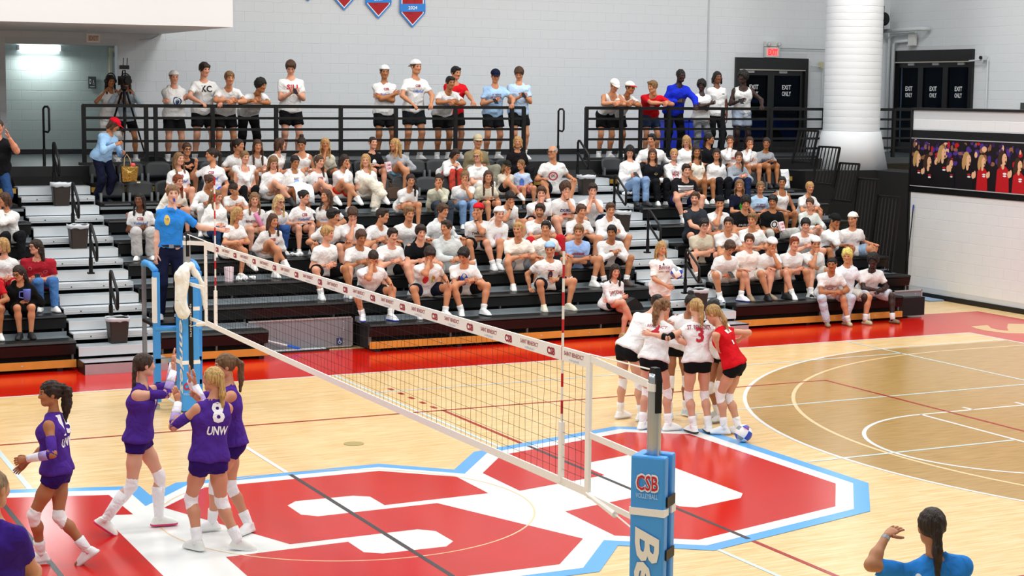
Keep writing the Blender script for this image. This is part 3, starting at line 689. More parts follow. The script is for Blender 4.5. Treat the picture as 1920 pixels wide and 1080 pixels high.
# ------------------------------------------------------------------ hand (origin wrist, fingers +y, palm faces -z, thumb +x)
HANDS = {}
def hand_template(curl, spread, hi):
    key = (curl, spread, hi)
    if key in HANDS: return HANDS[key]
    n = 8 if hi else 5
    mb = MB()
    prof = [(-0.02, 0.024, 0.020), (0.0, 0.027, 0.019), (0.035, 0.036, 0.016), (0.07, 0.041, 0.014), (0.092, 0.038, 0.012)]
    vs = []; fs = []; m = 10 if hi else 8
    for y, w, t in prof:
        for k in range(m):
            a = 2 * math.pi * k / m; vs.append((w * math.cos(a), y, t * math.sin(a)))
    for i in range(len(prof) - 1):
        for k in range(m): fs.append((i * m + k, i * m + (k + 1) % m, (i + 1) * m + (k + 1) % m, (i + 1) * m + k))
    fs.append(tuple(range(m))[::-1]); fs.append(tuple((len(prof) - 1) * m + k for k in range(m)))
    fs = [q[::-1] for q in fs]
    mb.add(vs, fs)
    for i, (x, L, r) in enumerate(((0.029, 0.072, 0.0092), (0.010, 0.080, 0.0095), (-0.010, 0.074, 0.009), (-0.029, 0.058, 0.008))):
        p = A_(x, 0.085, 0); pts = [p]; ang = curl * 0.35; sp = (1.5 - i) * spread
        for sgm, fr in enumerate((0.46, 0.30, 0.24)):
            d = A_(math.sin(sp), math.cos(ang) * math.cos(sp), -math.sin(ang)); p = p + d * L * fr; pts.append(p); ang += curl * (0.75 + 0.15 * sgm)
        mb.tube(pts, [r * 1.05, r, r * 0.95, r * 0.7], n)
    p = A_(0.030, 0.022, -0.002); pts = [p]; out = 0.75 - 0.35 * curl
    for sgm, L in enumerate((0.034, 0.03, 0.024)):
        a = out - 0.22 * sgm
        p = p + L * A_(math.sin(a), math.cos(a), -0.25 - 0.45 * curl); pts.append(p)
    mb.tube(pts, [0.013, 0.0115, 0.0105, 0.0075], n)
    HANDS[key] = (np.array(mb.v), mb.f)
    return HANDS[key]

# ------------------------------------------------------------------ hair, caps, shoes: shared templates in head / foot space
def wob(amp, f, ph=0.0): return lambda x, y, z: amp * (np.sin(f * x + 1.7 * np.sin(f * 0.6 * z + ph)) * np.sin(f * 0.9 * y + ph) + 0.6 * np.sin(f * 1.7 * z + f * 1.3 * x))
HAIR = {}
def shell(t, low=-0.02, front=0.045, hl=0.062):
    """hair cap: dilated cranium minus the face"""
    pr = [ell(A_(0, -0.016, 0.030), 0.077 + t, 0.098 + t, 0.089 + t)]
    face = [dict(a=A_(0, 0.13, hl - 0.105), b=A_(0, 0.13, hl - 0.105), ra=0.12, rb=0.12, s=(0.088, 0.105, 0.105)),
            cone(A_(0, 0.20, -0.06), A_(0, 0.05, -0.15), 0.10, 0.10)]
    return pr, face
def hair_template(style):
    if style in HAIR: return HAIR[style]
    h = 0.0105; noise = wob(0.003, 70); carve = []; k = 0.02
    lowcut = lambda z, p=0.25: [(A_(0, 0, z), nz(A_(0, p, -1.0)))]
    if style in ('short', 'buzz', 'fluffy', 'curly', 'afro', 'fringe', 'sweep', 'receding'):
        t = dict(short=0.013, buzz=0.006, fluffy=0.022, curly=0.024, afro=0.034, fringe=0.018, sweep=0.017, receding=0.004)[style]
        pr, carve = shell(t, hl=0.058 if style == 'fringe' else 0.068)
        pr[0]['cuts'] = [(A_(0, 0, -0.045), nz(A_(0, 0.55, -1.0)))]
        if style in ('fluffy', 'sweep'): pr += [cone(A_(-0.04, 0.072, 0.085), A_(0.045, 0.066, 0.092), 0.030, 0.026)]
        if style == 'short': pr += [cone(A_(-0.04, 0.066, 0.088), A_(0.04, 0.066, 0.088), 0.020)]
        if style == 'fringe': pr += [cone(A_(-0.05, 0.066, 0.068), A_(0.05, 0.066, 0.068), 0.022)]
        if style in ('curly', 'afro'):
            rn = random.Random(3)
            for _ in range(26):
                a = rn.uniform(0, 6.28); e = rn.uniform(0.15, 1.5)
                pr.append(ball(A_(0.085 * math.cos(a) * math.cos(e), -0.016 + 0.1 * math.sin(a) * math.cos(e), 0.045 + 0.085 * math.sin(e)), 0.022))
            noise = wob(0.004, 95)
        if style == 'receding': carve = carve + [ell(A_(0, 0.02, 0.13), 0.085, 0.12, 0.085)]
    else:
        pr, carve = shell(0.013, hl=0.066)
        if style in ('pony', 'bun', 'knot', 'braid', 'lowpony', 'curlpony'):
            pr[0]['cuts'] = [(A_(0, 0, -0.035), nz(A_(0, 0.9, -1.0)))]
            if style in ('pony', 'curlpony'):
                w = 1.0 if style == 'pony' else 1.5
                pr += [ball(A_(0, -0.11, 0.055), 0.03), cone(A_(0, -0.12, 0.055), A_(0, -0.165, 0.0), 0.026 * w, 0.034 * w), cone(A_(0, -0.165, 0.0), A_(0, -0.155, -0.14), 0.034 * w, 0.032 * w), cone(A_(0, -0.155, -0.14), A_(0, -0.135, -0.28), 0.032 * w, 0.012 * w)]
                if style == 'curlpony': noise = wob(0.007, 75)
            if style == 'lowpony': pr += [ball(A_(0, -0.10, -0.02), 0.03), cone(A_(0, -0.11, -0.02), A_(0, -0.12, -0.13), 0.028, 0.034), cone(A_(0, -0.12, -0.13), A_(0.01, -0.10, -0.30), 0.034, 0.016)]
            if style == 'bun': pr += [ball(A_(0, -0.115, 0.05), 0.042)]
            if style == 'knot': pr += [ell(A_(0, -0.05, 0.145), 0.045, 0.045, 0.04)]
            if style == 'braid': pr += [ball(A_(0, -0.10, -0.01), 0.03)] + [ball(A_(0.02 + 0.004 * i, -0.115 - 0.004 * i, -0.03 - 0.026 * i), 0.026 - 0.0012 * i) for i in range(10)]
        elif style == 'bob':
            pr += [cone(A_(s * 0.068, -0.02, 0.03), A_(s * 0.075, 0.005, -0.10), 0.030, 0.028) for s in (-1, 1)] + [cone(A_(-0.05, -0.075, 0.0), A_(-0.05, -0.08, -0.10), 0.04, 0.035), cone(A_(0.05, -0.075, 0.0), A_(0.05, -0.08, -0.10), 0.04, 0.035)]
        elif style in ('long', 'longfront', 'half'):
            b = -0.27 if style != 'longfront' else -0.36
            fy = 0.035 if style == 'longfront' else 0.0
            pr += [cone(A_(s * 0.066, -0.015, 0.04), A_(s * 0.082, 0.0, -0.10), 0.026, 0.027) for s in (-1, 1)]
            pr += [cone(A_(s * 0.082, 0.0, -0.10), A_(s * 0.088, fy + 0.05, b), 0.030, 0.020) for s in (-1, 1)]
            pr += [cone(A_(x, -0.085, 0.0), A_(x * 1.2, -0.105, -0.25), 0.040, 0.030) for x in (-0.05, 0.0, 0.05)]
            if style == 'half': pr += [ball(A_(0, -0.085, 0.10), 0.026)]
        elif style == 'longback':
            pr += [cone(A_(s * 0.066, -0.02, 0.03), A_(s * 0.070, -0.04, -0.10), 0.024, 0.026) for s in (-1, 1)]
            pr += [cone(A_(x, -0.085, 0.0), A_(x * 1.1, -0.115, -0.34), 0.040, 0.028) for x in (-0.05, 0.0, 0.05)]
        elif style in ('sideL', 'sideR'):
            s = -1 if style == 'sideL' else 1
            pr[0]['cuts'] = [(A_(0, 0, -0.045), nz(A_(0, 0.8, -1.0)))]
            pr += [cone(A_(s * 0.05, -0.07, -0.02), A_(s * 0.09, -0.02, -0.12), 0.038, 0.036), cone(A_(s * 0.09, -0.02, -0.12), A_(s * 0.085, 0.055, -0.30), 0.036, 0.018)]
        elif style == 'dreads':
            rn = random.Random(5)
            for i in range(20):
                a = math.pi * (0.95 + 1.15 * i / 19) + (0 if i % 2 else 0.1)
                x, y = math.cos(a - 0.08), math.sin(a - 0.08)
                pr.append(cone(A_(0.07 * x, -0.02 + 0.085 * y, 0.06), A_(0.098 * x, -0.02 + 0.11 * y, -0.02), 0.014))
                pr.append(cone(A_(0.098 * x, -0.02 + 0.11 * y, -0.02), A_(0.105 * x, -0.02 + 0.115 * y, -0.10 - 0.04 * rn.random()), 0.014, 0.009))
            k = 0.006
        pr[0].setdefault('cuts', [(A_(0, 0, -0.06), nz(A_(0, 0.4, -1.0)))])
    v, f = sdf_mesh(pr, h, k, carve=carve, noise=noise)
    HAIR[style] = mkmesh('hair', v, f, True, [None])
    return HAIR[style]
def cap_template(back):
    key = ('cap', back)
    if key in HAIR: return HAIR[key]
    mb = MB()
    nu, nv = 16, 6
    for j in range(nv + 1):
        e = j / nv * math.pi / 2
        for i in range(nu):
            a = 2 * math.pi * i / nu
            mb.v.append((0.088 * math.cos(a) * math.cos(e), -0.015 + 0.108 * math.sin(a) * math.cos(e), 0.040 + 0.086 * math.sin(e)))
    for j in range(nv):
        for i in range(nu): mb.f.append((j * nu + i, j * nu + (i + 1) % nu, (j + 1) * nu + (i + 1) % nu, (j + 1) * nu + i)); mb.m.append(0)
    # closed underside rim
    b = len(mb.v)
    for i in range(nu):
        a = 2 * math.pi * i / nu; mb.v.append((0.080 * math.cos(a), -0.015 + 0.100 * math.sin(a), 0.040))
    for i in range(nu): mb.f.append((i, b + i, b + (i + 1) % nu, (i + 1) % nu)); mb.m.append(0)
    sg = -1 if back else 1
    top = []; bot = []
    m = 8
    ring = []
    for t in range(m + 1):
        a = math.pi * (0.12 + 0.76 * t / m)
        xi, yi = 0.084 * math.cos(a), -0.015 + sg * 0.104 * math.sin(a)
        xo, yo = 0.082 * math.cos(a), -0.015 + sg * (0.104 + 0.075 * math.sin(a) ** 0.7) * math.sin(a) if True else 0
        ring.append(((xi, yi, 0.046), (xo, yo, 0.046 - 0.022 * math.sin(a)), (xi, yi, 0.040), (xo, yo, 0.040 - 0.022 * math.sin(a))))
    b = len(mb.v)
    for q in ring: mb.v += list(q)
    for t in range(m):
        p = b + 4 * t; q = p + 4
        fs = [(p, p + 1, q + 1, q), (p + 2, q + 2, q + 3, p + 3), (p + 1, p + 3, q + 3, q + 1)]
        mb.f += fs; mb.m += [1] * 3
    mb.lathe([(0.007, 0), (0.005, 0.006)], (0, -0.015, 0.124), 6)
    HAIR[key] = mkmesh('cap', mb.v, mb.f, True, [None, None], mb.m)
    return HAIR[key]
def shoe_template(kind):
    key = ('shoe', kind)
    if key in HAIR: return HAIR[key]
    fl = [(A_(0, 0, -0.08), A_(0, 0, -1.0))]
    if kind == 'clog':
        pr = [cone(A_(0, -0.035, -0.058), A_(0, 0.12, -0.055), 0.034, 0.036, fl), cone(A_(0, 0.03, -0.03), A_(0, 0.11, -0.045), 0.032, 0.036, fl)]
    else:
        pr = [cone(A_(0, -0.04, -0.045), A_(0.006, 0.13, -0.050), 0.043, 0.041, fl), cone(A_(0.006, 0.08, -0.046), A_(0.008, 0.165, -0.058), 0.046, 0.034, fl),
              cone(A_(0, -0.025, -0.04), A_(0, -0.015, 0.02), 0.047, 0.047, [(A_(0, 0, 0.030), nz(A_(0, -0.3, 1.0)))]), cone(A_(0, 0.01, 0.0), A_(0, 0.11, -0.035), 0.042, 0.037)]
        if kind == 'sneaker': pr += [cone(A_(0, -0.05, -0.075), A_(0.006, 0.155, -0.075), 0.049, 0.047, fl + [(A_(0, 0, -0.054), A_(0, 0, 1.0))])]
    v, f = sdf_mesh(pr, 0.011, 0.015)
    fz = v[f].mean(1)[:, 2]
    HAIR[key] = mkmesh('shoe', v, f, True, [None, None], (fz < -0.056).astype(int))
    return HAIR[key]
def part_shared(name, me, parent, mats, M):
    o = bpy.data.objects.new(name, me); link(o, parent); o.matrix_local = M
    for i, m in enumerate(mats):
        if i < len(o.material_slots):
            o.material_slots[i].link = 'OBJECT'; o.material_slots[i].material = m
    return o
def M3(x, y, z, t, s=1.0):
    m = Matrix(((x[0] * s, y[0] * s, z[0] * s, t[0]), (x[1] * s, y[1] * s, z[1] * s, t[1]), (x[2] * s, y[2] * s, z[2] * s, t[2]), (0, 0, 0, 1)))
    return m

# ------------------------------------------------------------------ skeleton
def ik(a, c, l1, l2, pole):
    d = c - a; L = np.linalg.norm(d); mx = (l1 + l2) * 0.998
    if L > mx: c = a + d / L * mx; L = mx
    mn = abs(l1 - l2) * 1.02 + 0.02
    if L < mn: c = a + d / max(L, 1e-6) * mn; L = mn
    x = (l1 * l1 - l2 * l2 + L * L) / (2 * L); hh = math.sqrt(max(l1 * l1 - x * x, 0)); u = (c - a) / L
    p = pole - u * (pole @ u); p = nz(p)
    return a + u * x + p * hh, c
SKINS = ['#d69a7e', '#c58762', '#a96e46', '#74472e', '#33201a', '#bd8060']
class Person: pass
def build_person(P):
    """P: dict with skeleton joints in local space (J) and looks; makes the Empty, the body and its clothes"""
    J = P['J']; fem = P.get('fem', False); s = P.get('s', 1.0); w = P.get('w', 0.86 if fem else 1.0); g = P.get('g', 0.88 if fem else 1.0)
    vb = P.get('vb', 0.0245); vc = P.get('vc', 0.029); hi = vb < 0.016
    E = thing('person', P['label'], 'person', P['loc'], P['rz'], P.get('group'))
    tu, tr, tf = J['tu'], J['tr'], J['tf']; hc, T = J['hip'], J['T']
    chest = hc + tu * T * 0.70 + tf * 0.012; nb = hc + tu * T
    waist = hc + tu * T * 0.36 + tf * 0.012
    bw = P.get('belly', 0.0)
    def torso(d, low=0.0, shw=1.0):
        cr = (0.098 if fem else 0.112) * s; pr = []
        pr.append(cone(hc - tr * 0.075 * w * s, hc + tr * 0.075 * w * s, 0.108 * s * (1.02 if fem else 0.97) + d + low))
        for sg in (-1, 1):
            pr.append(cone(hc + tr * sg * 0.068 * w * s, waist + tr * sg * 0.055 * w * s, 0.104 * s + d + low, (0.088 if fem else 0.1) * s + d + low * 0.5 + bw * 0.4))
            pr.append(cone(waist + tr * sg * 0.055 * w * s, chest + tr * sg * 0.078 * w * s, (0.088 if fem else 0.1) * s + d + bw * 0.4, cr + d))
            if fem: pr.append(ball(chest + tf * 0.062 * s + tr * sg * 0.066 * s - tu * 0.02, 0.056 * s + d))
        pr.append(cone(chest - tr * 0.085 * w * s, chest + tr * 0.085 * w * s, cr + d))
        if bw: pr.append(ball(waist + tf * bw, 0.10 * s + d))
        for k_, sg in (('L', -1), ('R', 1)):
            pr.append(cone(nb - tu * 0.028, J['sh' + k_] * shw + (nb - tu * 0.035) * (1 - shw), 0.060 * s + d * 0.5, 0.050 * s * g + d * 0.6))
            pr.append(cone(chest + tr * sg * 0.07 * w * s, J['sh' + k_] * shw + nb * (1 - shw) - tu * 0.04 * (1 - shw), cr * 0.86 + d, 0.048 * s * g + d * 0.6))
        return pr
    hd = J['head']; hr, hf, hu = J['hr'], J['hf'], J['hu']
    neckb = hd - hu * 0.075 * s - hf * 0.03 * s
    neck = cone(nb - tu * 0.03, neckb, 0.060 * s * (0.85 if fem else 1), 0.050 * s * (0.86 if fem else 1))
    body = torso(0.0) + [neck]
    for sd in 'LR':
        sh, el, wr = J['sh' + sd], J['el' + sd], J['wr' + sd]; hp, kn, an = J['hp' + sd], J['kn' + sd], J['an' + sd]
        ag = g * P.get('arm', 1.0); lg = g * P.get('leg', 1.0) * (1.03 if fem else 1)
        body += [cone(sh, el, 0.050 * s * ag, 0.040 * s * ag), cone(el, el + (wr - el) * 0.35, 0.040 * s * ag, 0.041 * s * ag), cone(el + (wr - el) * 0.35, wr, 0.041 * s * ag, 0.0275 * s * ag)]
        body += [cone(hp, hp + (kn - hp) * 0.5, 0.092 * s * lg, 0.077 * s * lg), cone(hp + (kn - hp) * 0.5, kn, 0.077 * s * lg, 0.056 * s * lg)]
        cf = kn + (an - kn) * 0.32 - J['ft' + sd] * 0.012
        body += [cone(kn, cf, 0.054 * s * lg, 0.058 * s * lg), cone(cf, an, 0.058 * s * lg, 0.037 * s * lg)]
        ft = J['ft' + sd]; body += [cone(an - A_(0, 0, 0.03), an + ft * 0.13 * s - A_(0, 0, 0.05), 0.034 * s, 0.026 * s)]
    v, f = sdf_mesh(body, vb, 0.032)
    # hands
    sk = np.array(lin(SKINS[P['skin']] if isinstance(P['skin'], int) else P['skin']))
    cols = [np.tile(sk, (len(v), 1))]; V = [v]; F = [[tuple(q) for q in f.tolist()]]; n0 = len(v)
    for sd, sg in (('L', -1), ('R', 1)):
        el, wr = J['el' + sd], J['wr' + sd]
        y = nz(J.get('hdir' + sd, wr - el)); pn = J.get('palm' + sd)
        if pn is None: pn = -tf * 0.3 - tr * sg * 0.8 - A_(0, 0, 0.3)
        z = -nz(pn - y * (pn @ y)); x = np.cross(y, z)
        hv, hfz = hand_template(J.get('curl' + sd, 0.45), J.get('spread', 0.06), hi)
        hv = hv * A_(1.0 if sd == 'L' else -1.0, 1, 1) * s * (0.94 if fem else 1.02)
        # thumb on the inner side: for the left hand palm facing in, x is forward
        hw = wr + hv[:, :1] * x + hv[:, 1:2] * y + hv[:, 2:] * z
        V.append(hw); cols.append(np.tile(sk * A_(1.0, 0.93, 0.92), (len(hw), 1)))
        F.append([tuple(i + n0 for i in (q if sd == 'L' else q[::-1])) for q in hfz]); n0 += len(hw)
    hs = s * P.get('hs', 1.0) * (0.96 if fem else 1.0)
    tv, tfc, tc = head_template(fem, 0.0062 if hi else 0.0098)
    hw = hd + (tv[:, :1] * hr + tv[:, 1:2] * hf + tv[:, 2:] * hu) * hs
    hcx = lin(P['hairc'])
    cc = np.tile(sk, (len(tv), 1))
    cc[tc == 1] = sk * 0.4 + np.array(lin('#9c3f40')) * 0.55
    cc[tc == 2] = sk * 0.15 + np.array(hcx) * 0.5
    cc[tc == 3] = sk * 0.45 + 0.04
    cc[tc == 4] = (0.02, 0.014, 0.010)
    cc[tc == 5] = sk * A_(1.0, 0.86, 0.84)
    if P.get('beard'): cc[(tc == 6) | (tc == 7)] = sk * (1 - P['beard']) + np.array(hcx) * P['beard'] * 0.6
    if P.get('stache'): cc[tc == 7] = np.array(hcx) * 0.6
    V.append(hw); cols.append(cc); F.append([tuple(i + n0 for i in q) for q in tfc.tolist()]); n0 += len(hw)
    V = np.concatenate(V); C = np.concatenate(cols)
    me = mkmesh('body', V, [q for L in F for q in L], True, [skinmat()])
    ca = me.color_attributes.new('Col', 'FLOAT_COLOR', 'POINT')
    ca.data.foreach_set('color', np.concatenate([C, np.ones((len(C), 1))], 1).astype(np.float32).ravel())
    link(bpy.data.objects.new('body', me), E)
    ph = random.random() * 6
    def cloth(name, prims, col, carve=(), h=vc, k=0.03, amp=0.006):
        fr = 30.0
        nzf = (lambda x, y, z: amp * (np.sin(20 * x + 14 * z + ph) * np.sin(24 * z - 9 * x + ph) + 0.55 * np.sin(38 * z + 26 * x * (1 if True else 0) + 2 * np.sin(9 * x + ph)))) if amp else None
        vv, ff = sdf_mesh(prims, h, k, carve=carve, noise=nzf)
        m_ = mkmesh(name, vv, ff, True, [fabric(col)])
        o = link(bpy.data.objects.new(name, m_), E); o['_v'] = 0; del o['_v']
        return o, vv, ff
    # bottoms
    bk, bc = P['bot']
    if bk != 'none':
        ex = dict(shorts=0.014, pants=0.013, spandex=0.013, mini=0.012, jeans=0.011, wide=0.016, legging=0.006)[bk]
        pr = [cone(hc - tr * 0.075 * w * s - tu * 0.01, hc + tr * 0.075 * w * s - tu * 0.01, 0.110 * s + ex, None, [(hc + tu * 0.10 * s, tu)])]
        pr.append(cone(hc, waist, 0.10 * s + ex, 0.09 * s + ex, [(hc + tu * 0.13 * s, tu)]))
        for sd in 'LR':
            hp, kn, an = J['hp' + sd], J['kn' + sd], J['an' + sd]; u = nz(kn - hp); L = np.linalg.norm(kn - hp); q = nz(an - kn); L2 = np.linalg.norm(an - kn)
            if bk in ('shorts', 'mini', 'spandex'):
                fr = P.get('hem', dict(shorts=0.66, mini=0.42, spandex=0.20)[bk])
                e = hp + u * (L * fr + 0.08)
                r1 = (0.092 * g * s + ex) if bk == 'spandex' else (0.094 * s * g + ex); r2 = (0.088 * s * g + ex if bk == 'spandex' else 0.090 * s * g + ex + 0.008)
                pr.append(cone(hp, e, r1, r2, [(hp + u * L * fr, u)]))
            else:
                we = dict(pants=(0.066, 0.058), jeans=(0.064, 0.056), wide=(0.078, 0.088), legging=(0.056, 0.042))[bk]
                pr.append(cone(hp, kn, 0.092 * s * g + ex, we[0] * s + ex)); pr.append(cone(kn, an + q * 0.05, we[0] * s + ex, we[1] * s + ex * 0.6, [(an + q * 0.005, q)]))
        cloth(dict(shorts='shorts', mini='shorts', spandex='shorts').get(bk, 'trousers'), pr, bc, k=0.03 if bk != 'spandex' else 0.02, amp=0.0 if bk in ('spandex', 'legging') else 0.004)
    # top
    tk, tc_ = P['top']
    ncol = [cone(nb + tu * 0.012 + tf * 0.018, neckb + tu * 0.02, (0.060 if not fem else 0.058) * s, 0.068 * s)]
    hem = P.get('tuck', -0.075 if P.get('stand') else -0.03) * s
    hemp = [(hc + tu * hem, -tu)]
    d = dict(tee=0.013, long=0.016, hoodie=0.023, tank=0.008, polo=0.013, jersey=0.022, jacket=0.022, cami=0.008)[tk]
    sw = 1.0 if tk not in ('tank', 'jersey', 'cami') else 0.74
    pr = torso(d, low=0.004 if tk in ('jersey', 'cami', 'tank') else 0.016, shw=sw)
    if not P.get('stand', False): pr.append(cone(hc - tr * 0.085 * w * s + tf * 0.035 + tu * 0.02, hc + tr * 0.085 * w * s + tf * 0.035 + tu * 0.02, 0.112 * s + d + 0.01))
    if P.get('stand', False):
        pr.append(cone(hc - tu * 0.10 - tr * 0.068 * w * s, hc - tu * 0.10 + tr * 0.068 * w * s, 0.108 * s + d + 0.012))
    for p in pr: p['cuts'] = list(p.get('cuts', ())) + hemp
    carve = list(ncol)
    if tk in ('tank', 'cami'):
        carve = [cone(nb + tf * 0.06, neckb, 0.085 * s, 0.09 * s)]
        if tk == 'cami': carve.append(cone(nb + tu * 0.02 - tr * 0.2, nb + tu * 0.02 + tr * 0.2, 0.085))
    slv = []
    for sd in 'LR':
        sh, el, wr = J['sh' + sd], J['el' + sd], J['wr' + sd]; u = nz(el - sh); L = np.linalg.norm(el - sh); q = nz(wr - el)
        ag = g * P.get('arm', 1.0)
        if tk in ('tee', 'polo'):
            fr = P.get('slv', 0.66); slv.append(cone(sh, sh + u * (L * fr + 0.06), 0.049 * s * ag + d * 0.8, 0.050 * s * ag + d * 1.0, [(sh + u * L * fr, u)]))
        elif tk in ('long', 'hoodie', 'jacket'):
            slv.append(cone(sh, el, 0.049 * s * ag + d * 0.8, 0.045 * s * ag + d)); slv.append(cone(el, wr + q * 0.03, 0.046 * s * ag + d, 0.033 * s * ag + d * 0.7, [(wr - q * P.get('cuff', 0.005), q)]))
        elif tk == 'jersey':
            pass
        if tk in ('tank', 'cami', 'jersey'): carve.append(cone(sh + u * 0.02 + tr * (1 if sd == 'R' else -1) * 0.055 + tu * 0.02, sh + u * 0.13 + tr * (1 if sd == 'R' else -1) * 0.055, 0.066, 0.055))
    pr += slv
    if tk == 'hoodie':
        pr += [cone(nb - tf * 0.055 + tr * sg * 0.02, nb - tf * 0.01 + tr * sg * 0.085 + tu * 0.015, 0.05, 0.036) for sg in (-1, 1)]
        pr += [cone(nb - tf * 0.01 + tr * sg * 0.085 + tu * 0.015, nb + tf * 0.085 - tu * 0.06, 0.034, 0.022) for sg in (-1, 1)]
    if tk in ('polo', 'jacket'):
        pr += [cone(nb - tf * 0.035 + tr * sg * 0.055 + tu * 0.02, nb + tf * 0.075 + tr * sg * 0.03 - tu * 0.025, 0.018, 0.014) for sg in (-1, 1)]
    so, sv, sf = cloth(dict(hoodie='hoodie', long='sweatshirt', jacket='jacket', tank='tank_top', cami='camisole', polo='polo_shirt', jersey='jersey').get(tk, 'tshirt'), pr, tc_, carve, h=P.get('vs', vc))
    if tk == 'cami':
        mb = MB()
        for sg in (-1, 1): mb.tube([chest + tr * sg * 0.085 + tf * 0.10 + tu * 0.02, nb + tr * sg * 0.085 + tu * 0.022 + tf * 0.03, nb + tr * sg * 0.08 - tf * 0.05, chest + tr * sg * 0.07 - tf * 0.10 + tu * 0.03], 0.010, 5)
        mb.obj('strap', fabric(tc_), so)
    # prints on the chest / back
    bvh = None
    for pt in P.get('print', ()):
        if bvh is None: bvh = BVHTree.FromPolygons([Vector(x) for x in sv], [tuple(q) for q in sf.tolist()])
        txt, up, ht, col = pt[:4]; kw = pt[4] if len(pt) > 4 else {}
        n = tf if not kw.get('back') else -tf; xr = -tr if not kw.get('back') else tr
        org = hc + tu * (T * up) + n * 0.40 + xr * kw.get('dx', 0.0)
        if txt in PATCH: tv_, tf_ = PATCH[txt]()
        else: tv_, tf_ = textmesh(txt, kw.get('bold', 0.0), kw.get('shear', 0.0))
        if len(tv_) == 0: continue
        sx = kw['width'] / (tv_[:, 0].max() - tv_[:, 0].min()) if 'width' in kw else ht / 0.72
        outv = []; okv = []
        for q in tv_:
            y_ = q[1] * ht / 0.72 + kw.get('arc', 0.0) * -(q[0] * sx) ** 2
            o_ = org + xr * q[0] * sx + tu * (y_ + q[0] * sx * kw.get('tilt', 0.0))
            hit, nn, _, dist = bvh.ray_cast(Vector(o_), Vector(-n), 0.8)
            okv.append(hit is not None); outv.append(np.array(hit) + n * 0.006 if hit is not None else o_ - n * 0.25)
        fcs = [q for q in tf_ if all(okv[i] for i in q)]
        if fcs:
            m_ = mkmesh('chest_print', outv, fcs, False, [plain('print_' + col.lstrip('#'), col, 0.8)])
            link(bpy.data.objects.new('chest_print' if not kw.get('back') else 'back_print', m_), so)
    # hair / cap
    if P.get('cap') and P['hair'] in ('short', 'fringe', 'sweep', 'fluffy', 'curly'): P['hair'] = 'buzz'
    if P.get('hair', 'none') != 'none':
        part_shared('hair', hair_template(P['hair']), E, [hairmat(P['hairc'])], M3(hr, hf, hu, hd, hs))
    if P.get('cap'):
        cc_, back = P['cap'][0], P['cap'][1]; brim = P['cap'][2] if len(P['cap']) > 2 else cc_
        ho = part_shared('cap', cap_template(back), E, [fabric(cc_), fabric(brim)], M3(hr, nz(hf * 0.97 + hu * 0.12), nz(hu * 0.97 - hf * 0.12), hd + hu * 0.002, hs * 1.11))
    if P.get('glasses'):
        mb = MB()
        for sg in (-1, 1):
            c = hd + (hr * sg * 0.031 + hf * 0.104 + hu * 0.008) * hs
            mb.tube([c + (hr * 0.024 * math.cos(a) + hu * 0.017 * math.sin(a)) * hs for a in np.linspace(0, 2 * math.pi, 11)[:-1]], 0.0038, 4, closed=True)
            mb.tube([hd + (hr * sg * 0.055 + hf * 0.102 + hu * 0.012) * hs, hd + (hr * sg * 0.082 - hf * 0.01 + hu * 0.012) * hs], 0.003, 4)
        mb.tube([hd + (hr * -0.008 + hf * 0.108 + hu * 0.01) * hs, hd + (hr * 0.008 + hf * 0.108 + hu * 0.01) * hs], 0.003, 4)
        mb.obj('glasses', plain('glasses_black', '#15120f', 0.3), E)
    # socks and shoes
    for sd in 'LR':
        an, kn, ft = J['an' + sd], J['kn' + sd], J['ft' + sd]; q = nz(kn - an)
        lgs = s * g
        if P.get('sock'):
            scol, hgt = P['sock']
            lg_ = g * P.get('leg', 1.0) * (1.03 if fem else 1); SL = np.linalg.norm(kn - an); cfp = kn + (an - kn) * 0.32 - ft * 0.012; q = nz(cfp - an); CL = np.linalg.norm(cfp - an)
            def srad(t): return (0.037 + 0.021 * min(t / CL, 1.0)) * s * lg_ + 0.0065
            ts = [-0.02, 0.02, hgt * 0.4, hgt * 0.7, hgt]
            MB().tube([an + q * t for t in ts], [srad(max(t, 0)) + (0.004 if t > 0 else 0.002) for t in ts], 12 if hi else 8).obj('sock', fabric(scol), E, True)
        sh_ = P.get('shoe')
        if sh_:
            fu = J.get('fu' + sd, A_(0, 0, 1.0)); y = nz(ft); x = nz(np.cross(y, fu)); z = np.cross(x, y)
            part_shared('shoe', shoe_template(sh_[0]), E, [plain('shoe_' + sh_[1].lstrip('#'), sh_[1], 0.6), plain('shoe_' + sh_[2].lstrip('#'), sh_[2], 0.6)], M3(x, y, z, an, s * (0.92 if fem else 1.02)))
        # pads and sleeves
        if P.get('kneepad'):
            hp = J['hp' + sd]; u = nz(hp - kn); q2 = nz(an - kn); lg = g
            top_, low_ = P.get('padlen', (0.06, 0.10))
            pr = [cone(kn + u * (top_ + 0.05), kn, 0.072 * s * lg, 0.064 * s * lg, [(kn + u * top_, u)]), cone(kn, kn + q2 * (low_ + 0.05), 0.064 * s * lg, 0.060 * s * lg + (0.004), [(kn + q2 * low_, q2)])]
            cloth('knee_pad', pr, P['kneepad'], h=0.014, k=0.02, amp=0.0)
        if P.get('armsleeve'):
            for (a0, a1, c_) in P['armsleeve']:
                if len(P['armsleeve']) and (P.get('sleeveside') is None or sd in P['sleeveside']):
                    sh, el, wr = J['sh' + sd], J['el' + sd], J['wr' + sd]
                    ag_ = g * P.get('arm', 1.0)
                    def at(t): return sh + (el - sh) * t if t <= 1 else el + (wr - el) * (t - 1)
                    def rr(t): return (0.050 - 0.010 * t if t <= 1 else (0.0415 if t < 1.4 else 0.041 - 0.0135 * (t - 1.4) / 0.6)) * s * ag_ + 0.0085
                    ts = [a0] + [t for t in (0.75, 1.0, 1.25, 1.6) if a0 < t < a1] + [a1]
                    MB().tube([at(t) for t in ts], [rr(t) for t in ts], 12 if hi else 8).obj('arm_sleeve', fabric(c_), E, True)
